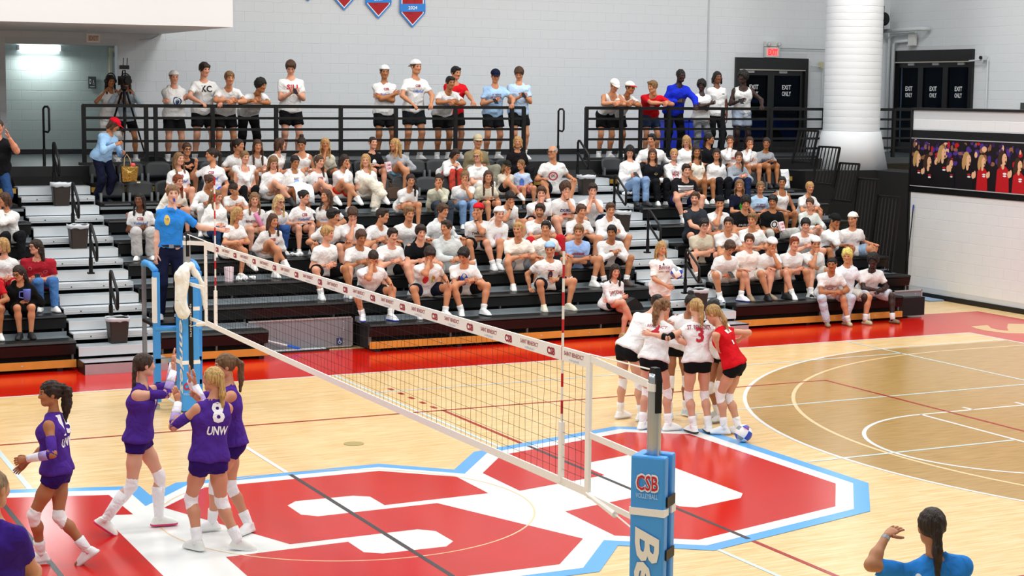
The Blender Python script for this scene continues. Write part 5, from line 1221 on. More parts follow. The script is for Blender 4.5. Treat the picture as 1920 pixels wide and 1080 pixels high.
# ================================================================== crowd
HC = dict(bk='#17120f', db='#2b1d15', br='#4a3020', lb='#7d5c3a', bl='#b48c58', pb='#cfae78', rd='#7c3a1c', gy='#a8a29a')
WHITE = '#e6e6e5'
def col_(c): return WHITE if c == 'w' else HC.get(c, c)
RED, MAR, BLU, NAVY, BLK, WHT = '#b5152e', '#7d1530', '#2f6fd0', '#1d2a6b', '#15161a', '#f2f2f2'
PRINTS = dict(
    CSBV=[('CSB', 0.75, 0.044, '#9d1236', dict(bold=0.03)), ('Volleyball', 0.56, 0.052, '#2a6bd6', dict(shear=0.35, width=0.23, bold=0.012))],
    VB=[('Volleyball', 0.52, 0.040, '#2a6bd6', dict(shear=0.35))],
    M=[('M', 0.58, 0.07, MAR, dict(bold=0.03, dx=-0.06))],
    BENEDICT=[('BENEDICTINE', 0.62, 0.045, MAR, dict(bold=0.02, width=0.28, arc=0.9))],
    WHT=[('@disc', 0.66, 0.05, WHT, dict(width=0.08)), ('@rect', 0.56, 0.02, WHT, dict(width=0.13))],
    EAST=[('EAST', 0.78, 0.034, MAR, dict(bold=0.01, arc=0.9)), ('@disc', 0.68, 0.05, '#8fb0e4', dict(width=0.10)), ('@rect', 0.56, 0.02, '#5a1a40', dict(width=0.11))],
    BLK=[('@disc', 0.48, 0.07, BLK, dict(width=0.09))], MAR=[('@rect', 0.45, 0.27, '#5b1730', dict(width=0.13))], BLU=[('@disc', 0.5, 0.09, '#4b7bd0', dict(width=0.09))],
    SM=[('@rect', 0.62, 0.02, '#3a3a40', dict(width=0.06, dx=0.07))], RING=[('@ring', 0.58, 0.17, '#c01a30', dict(width=0.18)), ('IX', 0.55, 0.05, '#a3182c', dict(bold=0.02))],
    DUKE=[('DUKE', 0.60, 0.06, '#25347e', dict(bold=0.03)), ('@disc', 0.46, 0.04, '#b6202c', dict(width=0.10))], YEL=[('@ring', 0.62, 0.04, '#d9d27a', dict(width=0.06, dx=0.04))],
    BLKART=[('@rect', 0.69, 0.012, BLK, dict(width=0.16)), ('@disc', 0.52, 0.10, BLK, dict(width=0.06, dx=-0.04)), ('@disc', 0.50, 0.08, '#33343a', dict(width=0.07, dx=0.05))],
    TWIRL=[('@rect', 0.71, 0.014, '#a03040', dict(width=0.08)), ('TWIROO', 0.58, 0.055, BLK, dict(bold=0.03, width=0.24)), ('@rect', 0.48, 0.03, '#8a5a2c', dict(width=0.14))],
    STAR=[('@disc', 0.56, 0.13, '#d9c6d4', dict(width=0.15)), ('ALL STAR', 0.56, 0.03, '#7a1f4a', dict(bold=0.02, shear=0.2)), ('@rect', 0.50, 0.016, '#33409a', dict(width=0.10))],
    COLR=[('@disc', 0.62, 0.08, '#d02a30', dict(width=0.10, dx=-0.05)), ('@rect', 0.50, 0.14, '#8fc23a', dict(width=0.03, dx=0.07)), ('@disc', 0.68, 0.03, '#e0632a', dict(width=0.04, dx=0.09))],
    BLUB=[('@disc', 0.60, 0.12, '#3a6fd2', dict(width=0.13)), ('@disc', 0.68, 0.05, '#7a2c3a', dict(width=0.04, dx=-0.08))],
    MIC=[('@rect', 0.70, 0.016, '#b3262c', dict(width=0.11, arc=-0.9)), ('@disc', 0.52, 0.09, '#2c3346', dict(width=0.08)), ('@disc', 0.44, 0.05, '#c4502c', dict(width=0.06))],
    BONNIE=[('JOHNNIE', 0.62, 0.05, RED, dict(bold=0.03, width=0.22)), ('ST JOHNS', 0.54, 0.028, '#e9eefc', dict(width=0.2))],
    CIRC=[('@ring', 0.52, 0.12, '#8c2348', dict(width=0.13, dx=-0.03))], STJ=[('ST JOHNS', 0.60, 0.062, '#6d1f55', dict(bold=0.03, width=0.26))],
    SAINTJ=[('SAINT JOHNS', 0.62, 0.058, '#9d1c36', dict(bold=0.02, width=0.27, arc=0.5))], LETSGO=[("LET'S", 0.66, 0.05, '#a3182c', dict(bold=0.03)), ('GO', 0.50, 0.075, '#c01a30', dict(bold=0.04)), ('CSB', 0.77, 0.02, '#57a6d8', {})],
    BENN=[('BENNIES', 0.66, 0.05, '#b01a2c', dict(bold=0.03, width=0.24))], SJUR=[('SJU', 0.60, 0.09, '#b01a2c', dict(bold=0.02))], GREY=[('@disc', 0.48, 0.10, '#8d8d90', dict(width=0.08, dx=0.03))],
    GRN=[('@disc', 0.62, 0.05, '#49c03a', dict(width=0.06)), ('@disc', 0.50, 0.05, '#49c03a', dict(width=0.05, dx=0.03)), ('@disc', 0.56, 0.04, '#3a7ad0', dict(width=0.05, dx=0.06))],
    SOCC=[('WALLSTEM', 0.66, 0.05, '#1e2a55', dict(bold=0.02, width=0.23)), ('BEACH', 0.54, 0.05, '#1e2a55', dict(bold=0.02, width=0.18))],
    STBEN=[("ST. BEN'S", 0.70, 0.034, '#7c2646', dict(bold=0.01)), ('@rect', 0.645, 0.009, '#7c2646', dict(width=0.20)), ("ST. JOHN'S", 0.575, 0.034, '#7c2646', dict(bold=0.01))],
    EAGLES=[('EAGLES', 0.60, 0.055, WHT, dict(bold=0.02, width=0.25)), ('@disc', 0.48, 0.05, WHT, dict(width=0.08))], WRING=[('@ring', 0.52, 0.16, WHT, dict(width=0.15)), ('@disc', 0.52, 0.04, WHT, dict(width=0.07))],
    REDP=[('CSB', 0.52, 0.035, '#8d1236', dict(bold=0.03, dx=0.11))], STJR=[('ST. JOHNS', 0.60, 0.042, '#a3182c', dict(bold=0.01, width=0.22, arc=1.2)), ('@ring', 0.50, 0.06, '#a3182c', dict(width=0.11))],
    FLW=[('@ring', u, 0.05, '#c96a70', dict(width=0.06, dx=d)) for u, d in ((0.75, -0.10), (0.55, 0.05), (0.4, -0.08), (0.62, 0.12), (0.35, 0.1))],
    GLOBE=[('@ring', 0.52, 0.15, '#23406a', dict(width=0.16)), ('@disc', 0.50, 0.05, '#23406a', dict(width=0.07))], KC=[('KC', 0.66, 0.11, '#14161f', dict(bold=0.03))], TINY=[('@rect', 0.72, 0.02, '#6d7278', dict(width=0.06, dx=0.08))],
    SJU=[('SJU', 0.66, 0.085, '#c8142c', dict(bold=0.03, width=0.21)), ('@rect', 0.575, 0.014, '#c8142c', dict(width=0.10))], REDT=[('@rect', 0.66, 0.018, '#f0d8d8', dict(width=0.10)), ('@rect', 0.61, 0.018, '#f0d8d8', dict(width=0.08))],
    SKY=[('@rect', 0.60, 0.06, '#86b0d6', dict(width=0.14))])
STRIPES = [('@rect', 0.10 + 0.09 * i, 0.030, '#dcdde0', dict(width=0.34)) for i in range(9)]
def parse_extras(P, ex):
    for e in [x for x in ex.split(',') if x]:
        k, _, v = e.partition('=')
        if k == 'gl': P['glasses'] = True
        elif k == 'pr': P['print'] = PRINTS[v]
        elif k == 'stripe': P['print'] = STRIPES
        elif k == 'cap': q = v.split(':'); P['cap'] = (col_(q[0]), q[1] == 'b') + ((q[2],) if len(q) > 2 else ())
        elif k == 'wb': q = v.split(':'); P['watch'] = (q[0], col_(q[1]))
        elif k == 'sock': P['sock'] = (col_(v), 0.10)
        elif k == 'shoe':
            kd = 'sneaker'
            if v.startswith('clog'): kd = 'clog'; v = v[4:]
            q = v.split(':'); P['shoe'] = (kd, q[0], q[1])
        elif k == 'beard': P['beard'] = float(v)
        elif k == 'stache': P['stache'] = True
        elif k in ('w', 'g', 'belly', 'hem'): P[k] = float(v)
        elif k in ('towel', 'shawl'): P[k] = v or 'w'
def cam_yaw(x, y): return math.atan2(-(CAM[0] - x), CAM[1] - y)
def wrapa(a): return (a + math.pi) % (2 * math.pi) - math.pi
HELD = []
def seat_pose(s, a, T, fem, arms, legs, w, hyaw, pitch, rn, footz, side=0.0):
    J = {}; J['T'] = T; J['hip'] = A_(0, 0, 0.10 * s)
    tw = max(-0.45, min(0.45, hyaw * 0.3))
    torso_frame(J, a, tw, side)
    nb = shoulders(J, s, w)
    tu = J['tu']; tf = J['tf']
    hd = nb + nz(tu * 0.55 + A_(0, 0, 0.45)) * 0.195 * s
    hy = max(tw - 1.45, min(tw + 1.45, hyaw))
    head_frame(J, hy, pitch)
    J['head'] = hd + J['hf'] * 0.022
    tlen, slen = 0.43 * s, 0.41 * s
    az = footz + 0.082 * s; sp = 0.08 if fem else 0.19
    ay = 0.40 * s
    for sd, sg in (('L', -1), ('R', 1)):
        J['hp' + sd] = A_(sg * 0.088 * s, 0.02, 0.10 * s)
        an = A_(sg * (sp + rn.uniform(-0.02, 0.05)), ay + rn.uniform(-0.06, 0.10), az)
        pole = A_(sg * (0.08 if fem else 0.62), 0.7, 0.8)
        if 'X' in legs and sd == 'R':
            an = A_(-0.16, 0.50 * s, az + 0.20); pole = A_(0.3, 0.6, 1.0)
        elif 'X' in legs: an = A_(-0.02, ay, az)
        J['kn' + sd], J['an' + sd] = ik(J['hp' + sd], an, tlen, slen, pole)
        J['ft' + sd] = nz(A_(sg * 0.28, 1.0, 0.0))
    if 'X' in legs: J['ftR'] = nz(A_(-0.3, 0.8, -0.45)); J['fuR'] = nz(A_(0, 0.5, 0.9))
    knL, knR = J['knL'], J['knR']; mid = (knL + knR) / 2
    face = J['head'] + J['hf'] * 0.105 * s - J['hu'] * 0.085 * s
    c = chest_ = J['hip'] + tu * T * 0.5
    lapL, lapR = c * 0 + A_(-0.055, 0.22 * s, 0.20 * s), A_(0.055, 0.22 * s, 0.20 * s)
    pL = pR = None; held = None
    def onknee(sd):
        k_ = J['kn' + sd]; return k_ + A_(0, -0.06, 0.075)
    J['curlL'] = J['curlR'] = 0.55
    if arms == 'k':
        t = mid * 0.8 + J['hip'] * 0.2 + A_(0, 0.07, 0.09)
        if t[2] > c[2] + 0.10: t[2] = c[2] + 0.10
        tl, tr = t + A_(-0.035, 0, 0), t + A_(0.035, 0.015, 0.02); pL, pR = A_(-0.7, 0.0, -0.6), A_(0.7, 0.0, -0.6); J['curlL'] = J['curlR'] = 0.9
    elif arms in ('l', 'h'): tl, tr = lapL + A_(0.02, 0, 0), lapR + A_(-0.02, 0.02, 0.03)
    elif arms == 'n': tl, tr = onknee('L'), onknee('R'); J['palmL'] = J['palmR'] = A_(0, -0.2, -1)
    elif arms in ('c', 'C', 'f'):
        a_, b_ = ('R', 'L') if arms != 'C' else ('L', 'R')
        sg = 1 if a_ == 'R' else -1
        t = face + A_(0, 0, -0.055) if arms != 'f' else J['head'] + J['hf'] * 0.11 + J['tr'] * sg * 0.03 - J['hu'] * 0.02
        o = onknee(b_) if arms == 'f' else A_(-sg * 0.0, 0.23 * s, 0.22 * s)
        tl, tr = (o, t) if a_ == 'R' else (t, o)
        pp = A_(sg * 0.35, 0.35, -1.0)
        if a_ == 'R': pR = pp
        else: pL = pp
        J['curl' + a_] = 1.0; J['palm' + a_] = -J['hf'] + A_(0, 0, 0.2); J['hdir' + a_] = nz(A_(-sg * 0.35, 0.0, 1.0))
    elif arms == 'b':
        t = face + A_(0, 0.0, -0.06); tl, tr = t + A_(-0.03, 0, 0), t + A_(0.03, 0, 0); pL, pR = A_(-0.5, 0.3, -1), A_(0.5, 0.3, -1)
        J['hdirL'] = nz(A_(0.2, 0, 1)); J['hdirR'] = nz(A_(-0.2, 0, 1)); J['curlL'] = J['curlR'] = 0.8
    elif arms == 'x':
        zc = c + tf * 0.185 - tu * 0.02
        tl, tr = zc + J['tr'] * 0.11 - tu * 0.03, zc - J['tr'] * 0.11 + tu * 0.02; pL, pR = A_(-1, 0.1, -0.5), A_(1, 0.1, -0.5)
        J['palmL'] = J['palmR'] = A_(0, -1, -0.2)
    elif arms == 'p':
        t = c + tf * 0.22 - tu * 0.02; tl, tr = t + A_(-0.045, 0, 0), t + A_(0.045, 0, 0); held = ('phone', t + A_(0, 0.10, 0.03))
        J['curlL'] = J['curlR'] = 0.9
    elif arms == 's':
        tl, tr = lapL, A_(0.30, -0.02, 0.05); J['palmR'] = A_(0, 0, -1); pR = A_(0.4, -0.8, 0.2); J['hdirR'] = nz(A_(0.2, 0.8, -0.2)); J['curlR'] = 0.2
    elif arms == 'g':
        tl, tr = lapL, J['shR'] + J['tr'] * 0.10 + tf * 0.20 + A_(0, 0, 0.06); J['hdirR'] = A_(0, 0.2, 1.0); J['curlR'] = 0.3; J['palmR'] = A_(-0.6, -0.4, 0)
    finish_arms(J, s, tl, tr, pL, pR)
    return J, held
def crowd():
    rn = random.Random(11)
    for line in CROWD.split('\n'):
        key, hx, row, s, a, T, sex, skin, hair, top, bot, pose, hy, pt, ex, label = line.split('|')
        row = int(row); s = float(s); fem = sex == 'f'; hx = float(hx)
        P = dict(fem=fem, s=s, skin=int(skin), label=label, group='spectators on the bleachers')
        P['hair'], hc = hair.split(':'); P['hairc'] = HC.get(hc, hc)
        P['top'] = tuple([top.split(':')[0], col_(top.split(':')[1])]); P['bot'] = tuple([bot.split(':')[0], col_(bot.split(':')[1])])
        parse_extras(P, ex)
        if fem and 'shoe' not in P: P['shoe'] = ('sneaker', '#efefec', '#dadad6') if rn.random() < 0.7 else ('sneaker', '#26262a', '#1a1a1c')
        if not fem and 'shoe' not in P: P['shoe'] = ('sneaker', '#eceeee', '#d5d8d8') if rn.random() < 0.75 else ('sneaker', '#1d1f23', '#e8e8e8'); P.setdefault('sock', (WHITE, 0.09))
        w = P.get('w', 0.86 if fem else 1.0)
        seat = 0.44 + 0.295 * row - (0.08 if row >= 6 else 0.0); hipY = 9.4 + 0.65 * row + 0.22
        rz = math.pi + rn.uniform(-0.12, 0.12) + math.radians(float(hy)) * 0.12
        hyaw = wrapa(cam_yaw(hx, hipY) + math.radians(float(hy)) - rz)
        footz = -0.295 if row > 0 else -0.44
        if row >= 7: footz = -0.26
        if row == 6: footz = -0.215
        J, held = seat_pose(s, math.radians(float(a)), float(T), fem, pose[0], pose[1:], w, hyaw, math.radians(float(pt)), rn, footz + 0.0)
        P['J'] = J
        ox, oy = rot2(J['head'][0], J['head'][1], rz)
        P['loc'] = (hx - ox, hipY, seat); P['rz'] = rz
        if key in ('SJ', 'L1', 'L2', 'L3', 'M5', 'M4'): P['vb'], P['vc'] = 0.021, 0.025
        E, J = build_person(P)
        Mw = Matrix.Translation(Vector(P['loc'])) @ Matrix.Rotation(rz, 4, 'Z')
        if held and key != 'S17': HELD.append((held[0], Mw @ Vector(held[1]), rz, key))
        if pose[0] == 'h': HELD.append((key, Mw @ Vector((J['wrL'] + J['wrR']) / 2 + A_(0, 0.08, 0.06)), rz, label))
        if 'towel' in P:
            mb = MB(); v = []; f = []
            kl, kr = J['knL'], J['knR']; n = 7; m = 8
            for i in range(n):
                for j in range(m):
                    t = j / (m - 1); base = kl + (kr - kl) * (-0.25 + 1.5 * i / (n - 1))
                    y = base[1] - 0.24 + 0.36 * min(t * 1.3, 1.0) if t < 0.77 else base[1] + 0.12
                    z = base[2] + 0.085 - 0.02 * abs(i - 3) - (max(0, t - 0.62) / 0.38) * 0.30
                    v.append((base[0], y + 0.01 * math.sin(3 * i), z))
            for i in range(n - 1):
                for j in range(m - 1): f.append((i * m + j, i * m + j + 1, (i + 1) * m + j + 1, (i + 1) * m + j))
            o = link(bpy.data.objects.new('towel', mkmesh('towel', v, f, True, [fabric('#eef0f2')])), None)
            o.matrix_world = Mw; md = o.modifiers.new('t', 'SOLIDIFY'); md.thickness = 0.012
            tag(o, 'white towel spread over the lap of the person in arched-lettering hoodie', 'towel')
        if 'shawl' in P:
            nb = J['hip'] + J['tu'] * J['T']; tf, tr, tu = J['tf'], J['tr'], J['tu']
            pr = [cone(nb - tf * 0.09, nb + tr * sg * 0.16 - tu * 0.02 - tf * 0.02, 0.05, 0.058) for sg in (-1, 1)] + [cone(nb + tr * sg * 0.16 - tu * 0.02 - tf * 0.02, nb + tf * 0.14 - tu * 0.19 + tr * sg * 0.02, 0.056, 0.034) for sg in (-1, 1)] + [ball(nb + tf * 0.15 - tu * 0.20, 0.045), cone(nb + tf * 0.15 - tu * 0.2, nb + tf * 0.18 - tu * 0.36 - tr * 0.05, 0.036, 0.03)]
            v, f = sdf_mesh(pr, 0.018, 0.02)
            link(bpy.data.objects.new('tied_sweatshirt', mkmesh('tied_sweatshirt', v, f, True, [fabric(WHITE)])), E)
def stand_pose(s, fem, w, lean, hyaw, pitch, arms, rn, T=None, hipb=0.0, rail=1.06, raily=0.36):
    J = {}; J['T'] = T or 0.52 * s
    J['hip'] = A_(0, -hipb, 0.93 * s)
    tw = max(-0.4, min(0.4, hyaw * 0.3)); torso_frame(J, lean, tw)
    nb = shoulders(J, s, w)
    J['head'] = nb + nz(J['tu'] * 0.55 + A_(0, 0, 0.45)) * 0.195 * s
    head_frame(J, max(tw - 1.45, min(tw + 1.45, hyaw)), pitch); J['head'] = J['head'] + J['hf'] * 0.022
    for sd, sg in (('L', -1), ('R', 1)):
        J['hp' + sd] = J['hip'] + A_(sg * 0.09 * s, 0.0, -0.02)
        an = A_(sg * (0.11 + rn.uniform(0, 0.05)), -hipb + rn.uniform(-0.05, 0.08), 0.082 * s)
        J['kn' + sd], J['an' + sd] = ik(J['hp' + sd], an, 0.435 * s, 0.42 * s, A_(sg * 0.2, 1.0, 0)); J['ft' + sd] = nz(A_(sg * 0.25, 1, 0))
    tu, tf, tr = J['tu'], J['tf'], J['tr']; c = J['hip'] + tu * J['T'] * 0.55
    pL = pR = None; held = None
    J['curlL'] = J['curlR'] = 0.6
    if arms == 'r': tl, tr_ = A_(-0.20, raily, rail + 0.05), A_(0.20, raily, rail + 0.05); J['curlL'] = J['curlR'] = 1.1; J['palmL'] = J['palmR'] = A_(0, 0, -1); pL, pR = A_(-1, -0.4, -0.2), A_(1, -0.4, -0.2)
    elif arms == 'L': tl, tr_ = A_(-0.03, raily + 0.06, rail + 0.06), A_(0.05, raily + 0.05, rail + 0.09); pL, pR = A_(-1, 0.1, -0.3), A_(1, 0.1, -0.3)
    elif arms == 'x': z = c + tf * 0.20; tl, tr_ = z + tr * 0.12 - tu * 0.03, z - tr * 0.12 + tu * 0.03; pL, pR = A_(-1, 0.1, -0.7), A_(1, 0.1, -0.7); J['palmL'] = J['palmR'] = A_(0, -1, 0)
    elif arms == 'p': t = c + tf * 0.28; tl, tr_ = t - tr * 0.045, t + tr * 0.045; held = ('phone', t + tf * 0.09 + tu * 0.04); J['curlL'] = J['curlR'] = 0.95
    elif arms == 'P': tl, tr_ = A_(-0.22, raily, rail + 0.05), c + tf * 0.26 + tr * 0.10; held = ('phone', c + tf * 0.36 + tr * 0.08 + tu * 0.02); pL = A_(-1, -0.4, -0.2); J['palmL'] = A_(0, 0, -1)
    elif arms == 'hs': tl, tr_ = c + tf * 0.20 - tr * 0.12 + tu * 0.18, c + tf * 0.2 + tr * 0.15 + tu * 0.22
    else: tl, tr_ = J['shL'] + A_(-0.06, 0.04, -0.52 * s), J['shR'] + A_(0.06, 0.04, -0.52 * s)
    finish_arms(J, s, tl, tr_, pL, pR)
    return J, held
def deck_people():
    rn = random.Random(4)
    for line in DECK.split('\n'):
        key, hx, hY, hz, sex, skin, hair, top, bot, pose, hy, pt, ex, label = line.split('|')
        hx, hY, hz = float(hx), float(hY), float(hz); fem = sex == 'f'
        lean = {'L': 34, 'r': 8, 'x': 3, 'p': 4, 'P': 14, 'd': 2, 'hs': 10}[pose]
        if key in ('S17', 'S16'): lean = 24
        a = math.radians(lean)
        s = hz / (0.93 + 0.52 * math.cos(a) + 0.195 * math.cos(a * 0.5))
        s = max(0.90, min(1.10, s)); T = 0.52 * s
        if pose == 'L': # leaning: let the torso angle absorb the rest
            s = 1.0; T = 0.52
            for d in range(10, 62):
                a = math.radians(d)
                if 0.93 + 0.52 * math.cos(a) + 0.195 * math.cos(a * 0.5) < hz + 0.01: break
        P = dict(fem=fem, s=s, skin=int(skin), label=label, stand=True, group='spectators standing at the upper rail')
        P['hair'], hc = hair.split(':'); P['hairc'] = HC.get(hc, hc)
        P['top'] = tuple([top.split(':')[0], col_(top.split(':')[1])]); P['bot'] = tuple([bot.split(':')[0], col_(bot.split(':')[1])])
        parse_extras(P, ex)
        P['shoe'] = ('sneaker', '#eceeee', '#d5d8d8'); P['sock'] = (WHITE, 0.12)
        w = P.get('w', 0.86 if fem else 1.0)
        rz = math.pi + rn.uniform(-0.1, 0.1)
        hyaw = wrapa(cam_yaw(hx, hY) + math.radians(float(hy)) - rz)
        off = T * math.sin(a) + 0.195 * s * math.sin(a * 0.5) + 0.02
        hipY = hY + off
        railY = 15.0; ry = hipY - railY
        J, held = stand_pose(s, fem, w, a, hyaw, math.radians(float(pt)), pose if pose != 'hs' else 'hs', rn, T, 0.0, 1.06, min(max(ry, 0.22), 0.62))
        ox, oy = rot2(J['head'][0], J['head'][1], rz)
        P['J'] = J; P['loc'] = (hx - ox, hipY, 2.72); P['rz'] = rz
        E, J = build_person(P)
        Mw = Matrix.Translation(Vector(P['loc'])) @ Matrix.Rotation(rz, 4, 'Z')
        if held and key != 'S17': HELD.append((held[0], Mw @ Vector(held[1]), rz, key))
        if pose == 'hs':
            hd, hr, hf, hu = J['head'], J['hr'], J['hf'], J['hu']; mb = MB()
            mb.tube([hd + hr * 0.09 * math.cos(t) + hu * (0.02 + 0.125 * math.sin(t)) - hf * 0.01 for t in np.linspace(0, math.pi, 9)], 0.011, 6)
            for sg in (-1, 1): mb.tube([hd + hr * sg * 0.078 - hf * 0.01, hd + hr * sg * 0.105 - hf * 0.01], 0.036, 8)
            mb.obj('headset', plain('headset_black', '#14161c', 0.5), E)
# ================================================================== players, officials, staff: posed one by one in world space
def posed(label, face, hip, head, anL, anR, haL, haR, look, pitch=5, s=0.94, fem=True, ground=0.0, ftL=None, ftR=None, kpL=None, kpR=None, epL=None, epR=None, curl=(0.4, 0.4), palm=(None, None), hdir=(None, None), side=0.0, group=None, tf_mix=1.0, **look_kw):
    """face / look: world heading in degrees, 0 = +x, 90 = +y"""
    rz = math.radians(face) - math.pi / 2
    O = A_(hip[0], hip[1], ground)
    c, sn = math.cos(-rz), math.sin(-rz)
    def loc(p): p = np.asarray(p, float) - O; return A_(p[0] * c - p[1] * sn, p[0] * sn + p[1] * c, p[2])
    def ldir(p): p = np.asarray(p, float); return A_(p[0] * c - p[1] * sn, p[0] * sn + p[1] * c, p[2])
    w = look_kw.get('w', 0.86 if fem else 1.0)
    J = {'hip': loc(hip)}; hd = loc(head)
    head_frame(J, wrapa(math.radians(look) - math.pi / 2 - rz), math.radians(pitch))
    hd0 = hd - J['hf'] * 0.022
    v = hd0 - J['hip']; nb = J['hip'] + v * (1 - 0.195 * s / np.linalg.norm(v))
    J['T'] = np.linalg.norm(nb - J['hip']); tu = nz(nb - J['hip'])
    r0 = A_(1, 0, 0); tr = nz(r0 - tu * (r0 @ tu)); J['tu'], J['tr'], J['tf'] = tu, tr, np.cross(tu, tr)
    shoulders(J, s, w); J['head'] = hd
    for sd, sg, an, kp, ft in (('L', -1, anL, kpL, ftL), ('R', 1, anR, kpR, ftR)):
        J['hp' + sd] = J['hip'] + A_(sg * 0.085 * s, 0, -0.02)
        pole = ldir(kp) if kp is not None else A_(sg * 0.15, 1, 0)
        J['kn' + sd], J['an' + sd] = ik(J['hp' + sd], loc(an), 0.435 * s, 0.42 * s, pole)
        f = ldir(ft) if ft is not None else A_(sg * 0.2, 1, 0); J['ft' + sd] = nz(f)
        J['fu' + sd] = nz(A_(0, 0, 1) - J['ft' + sd] * J['ft' + sd][2] + A_(0, 0, 0.001))
    finish_arms(J, s, loc(haL), loc(haR), ldir(epL) if epL is not None else None, ldir(epR) if epR is not None else None)
    J['curlL'], J['curlR'] = curl
    for i, sd in enumerate('LR'):
        if palm[i] is not None: J['palm' + sd] = ldir(palm[i])
        if hdir[i] is not None: J['hdir' + sd] = nz(ldir(hdir[i]))
    P = dict(fem=fem, s=s, J=J, loc=tuple(O), rz=rz, label=label, stand=True, group=group, vb=0.0148, vc=0.017)
    P.update(look_kw)
    return build_person(P)
PUR, PUR2 = '#4b2a8c', '#2e1566'
GRAD = [(0.42, 1.18, PUR), (1.18, 1.5, '#a795cf'), (1.5, 1.98, '#eceaf4')]
vis = dict(group='visiting players in purple', top=('jersey', PUR), bot=('spandex', PUR2), kneepad='#f1f1f3', sock=('#f1f1f3', 0.13), tuck=-0.01, hem=0.27)
def players():
    UN = lambda n: [(n, 0.66, 0.17, '#f2f0f6', dict(back=True, bold=0.035)), ('UNW', 0.44, 0.075, '#f2f0f6', dict(back=True, bold=0.03, width=0.21, shear=0.1))]
    posed('purple-jersey player number 9 facing right with both arms raised for a high five', -28, (-2.02, 0.10, 0.87), (-1.95, 0.10, 1.545), (-1.83, 0.12, 0.085), (-2.36, 0.02, 0.14),
          (-1.66, 0.20, 1.53), (-1.70, 0.02, 1.49), 8, 0, ftR=(0.75, -0.35, -0.55), ftL=(1, -0.1, 0), kpL=(1, 0, 0.2), kpR=(1, -0.2, 0), epL=(0.5, 0.5, -1), epR=(0.5, -0.5, -1), curl=(0.08, 0.08), hdir=((0.12, 0, 1), (0.02, 0, 1)), palm=((1, -0.4, 0), (1, 0.2, 0)),
          skin='#d9a488', hair='braid', hairc='#3a281c', shoe=('sneaker', '#eef0ea', '#e0417a'), padlen=(0.07, 0.16), sock=('#f1f1f3', 0.30), armsleeve=GRAD, print=[('9', 0.62, 0.11, '#f2f0f6', dict(bold=0.03))], **{k: v for k, v in vis.items() if k != 'sock'})
    posed('blonde purple-jersey player number 8 seen from behind', 105, (-1.64, -0.90, 0.84), (-1.585, -0.86, 1.535), (-1.74, -0.86, 0.085), (-1.40, -0.98, 0.085),
          (-1.86, -0.72, 1.33), (-1.60, -0.52, 1.28), 125, 0, ftL=(-0.35, 0.6, 0), ftR=(0.75, -0.35, -0.1), kpL=(-0.2, 1, 0), kpR=(-0.2, 1, 0), epL=(-0.5, -0.4, -1), epR=(0.6, 0, -1), curl=(0.15, 0.3), hdir=((-0.25, 0, 1), (-0.4, 0.5, 0.5)), palm=((-0.5, 0.8, 0.2), None),
          skin='#cb8f70', hair='lowpony', hairc='#bf9a5e', shoe=('sneaker', '#e6e6e0', '#f2f2f2'), armsleeve=GRAD, print=UN('8'), w=0.93, g=0.95, **vis)
    posed('purple-jersey player with long brown ponytail half hidden behind number 8', 170, (-1.25, -0.35, 0.86), (-1.32, -0.33, 1.56), (-1.43, -0.25, 0.09), (-1.14, -0.45, 0.085),
          (-1.62, -0.42, 1.42), (-1.63, -0.28, 1.44), 172, 5, ftL=(-1, 0, 0), ftR=(-0.7, -0.6, 0), epL=(-0.2, -0.4, -1), epR=(-0.2, 0.6, -1), curl=(0.08, 0.08), hdir=((-0.1, 0, 1), (0.0, 0, 1)), palm=((-1, 0, 0), (-1, 0.3, 0)),
          skin='#cb8f70', hair='pony', hairc='#6b4d32', shoe=('sneaker', '#f0f0f0', '#e6e6e6'), armsleeve=GRAD, **vis)
    posed('purple-jersey player number 15 walking left with curly dark ponytail', 150, (-2.94, -0.80, 0.83), (-2.99, -0.80, 1.495), (-3.08, -0.72, 0.09), (-2.72, -0.92, 0.13),
          (-3.22, -0.95, 0.98), (-3.16, -0.62, 0.88), 180, 2, ftL=(-1, -0.05, 0), ftR=(-0.75, 0.3, -0.6), kpL=(-1, 0, 0), kpR=(-1, 0.1, 0), epL=(0.5, -0.8, -0.6), epR=(0.6, 0.6, -0.6), curl=(0.7, 0.2), s=0.91,
          skin='#a86c48', hair='curlpony', hairc='#2a1a12', shoe=('sneaker', '#f2f2f2', '#e4e4e4'), armsleeve=GRAD, sleeveside='L', print=UN('15'), **vis)
    home = dict(group='home players in the huddle', bot=('spandex', '#111216'), kneepad='#f2f2f3', sock=('#f3f3f3', 0.13), tuck=-0.01, hem=0.27, slv=0.34)
    WJ = ('tee', '#e6e6e7'); BK = '#15161a'
    posed('white-jersey player at the left of the huddle, black elbow sleeve, bending in', 28, (4.83, 2.95, 0.90), (5.28, 3.02, 1.45), (4.82, 3.10, 0.085), (4.98, 2.85, 0.085), (5.45, 3.05, 1.15), (5.03, 2.42, 1.10), 30, 25,
          ftL=(1, 0.2, 0), ftR=(1, 0.0, 0), epR=(0.2, -1, -0.2), skin='#d29c82', hair='bun', hairc='#2b1d15', shoe=('sneaker', '#f2f2f4', '#dfe2ea'), top=WJ, armsleeve=[(0.75, 1.3, BK)], sleeveside='R', **home)
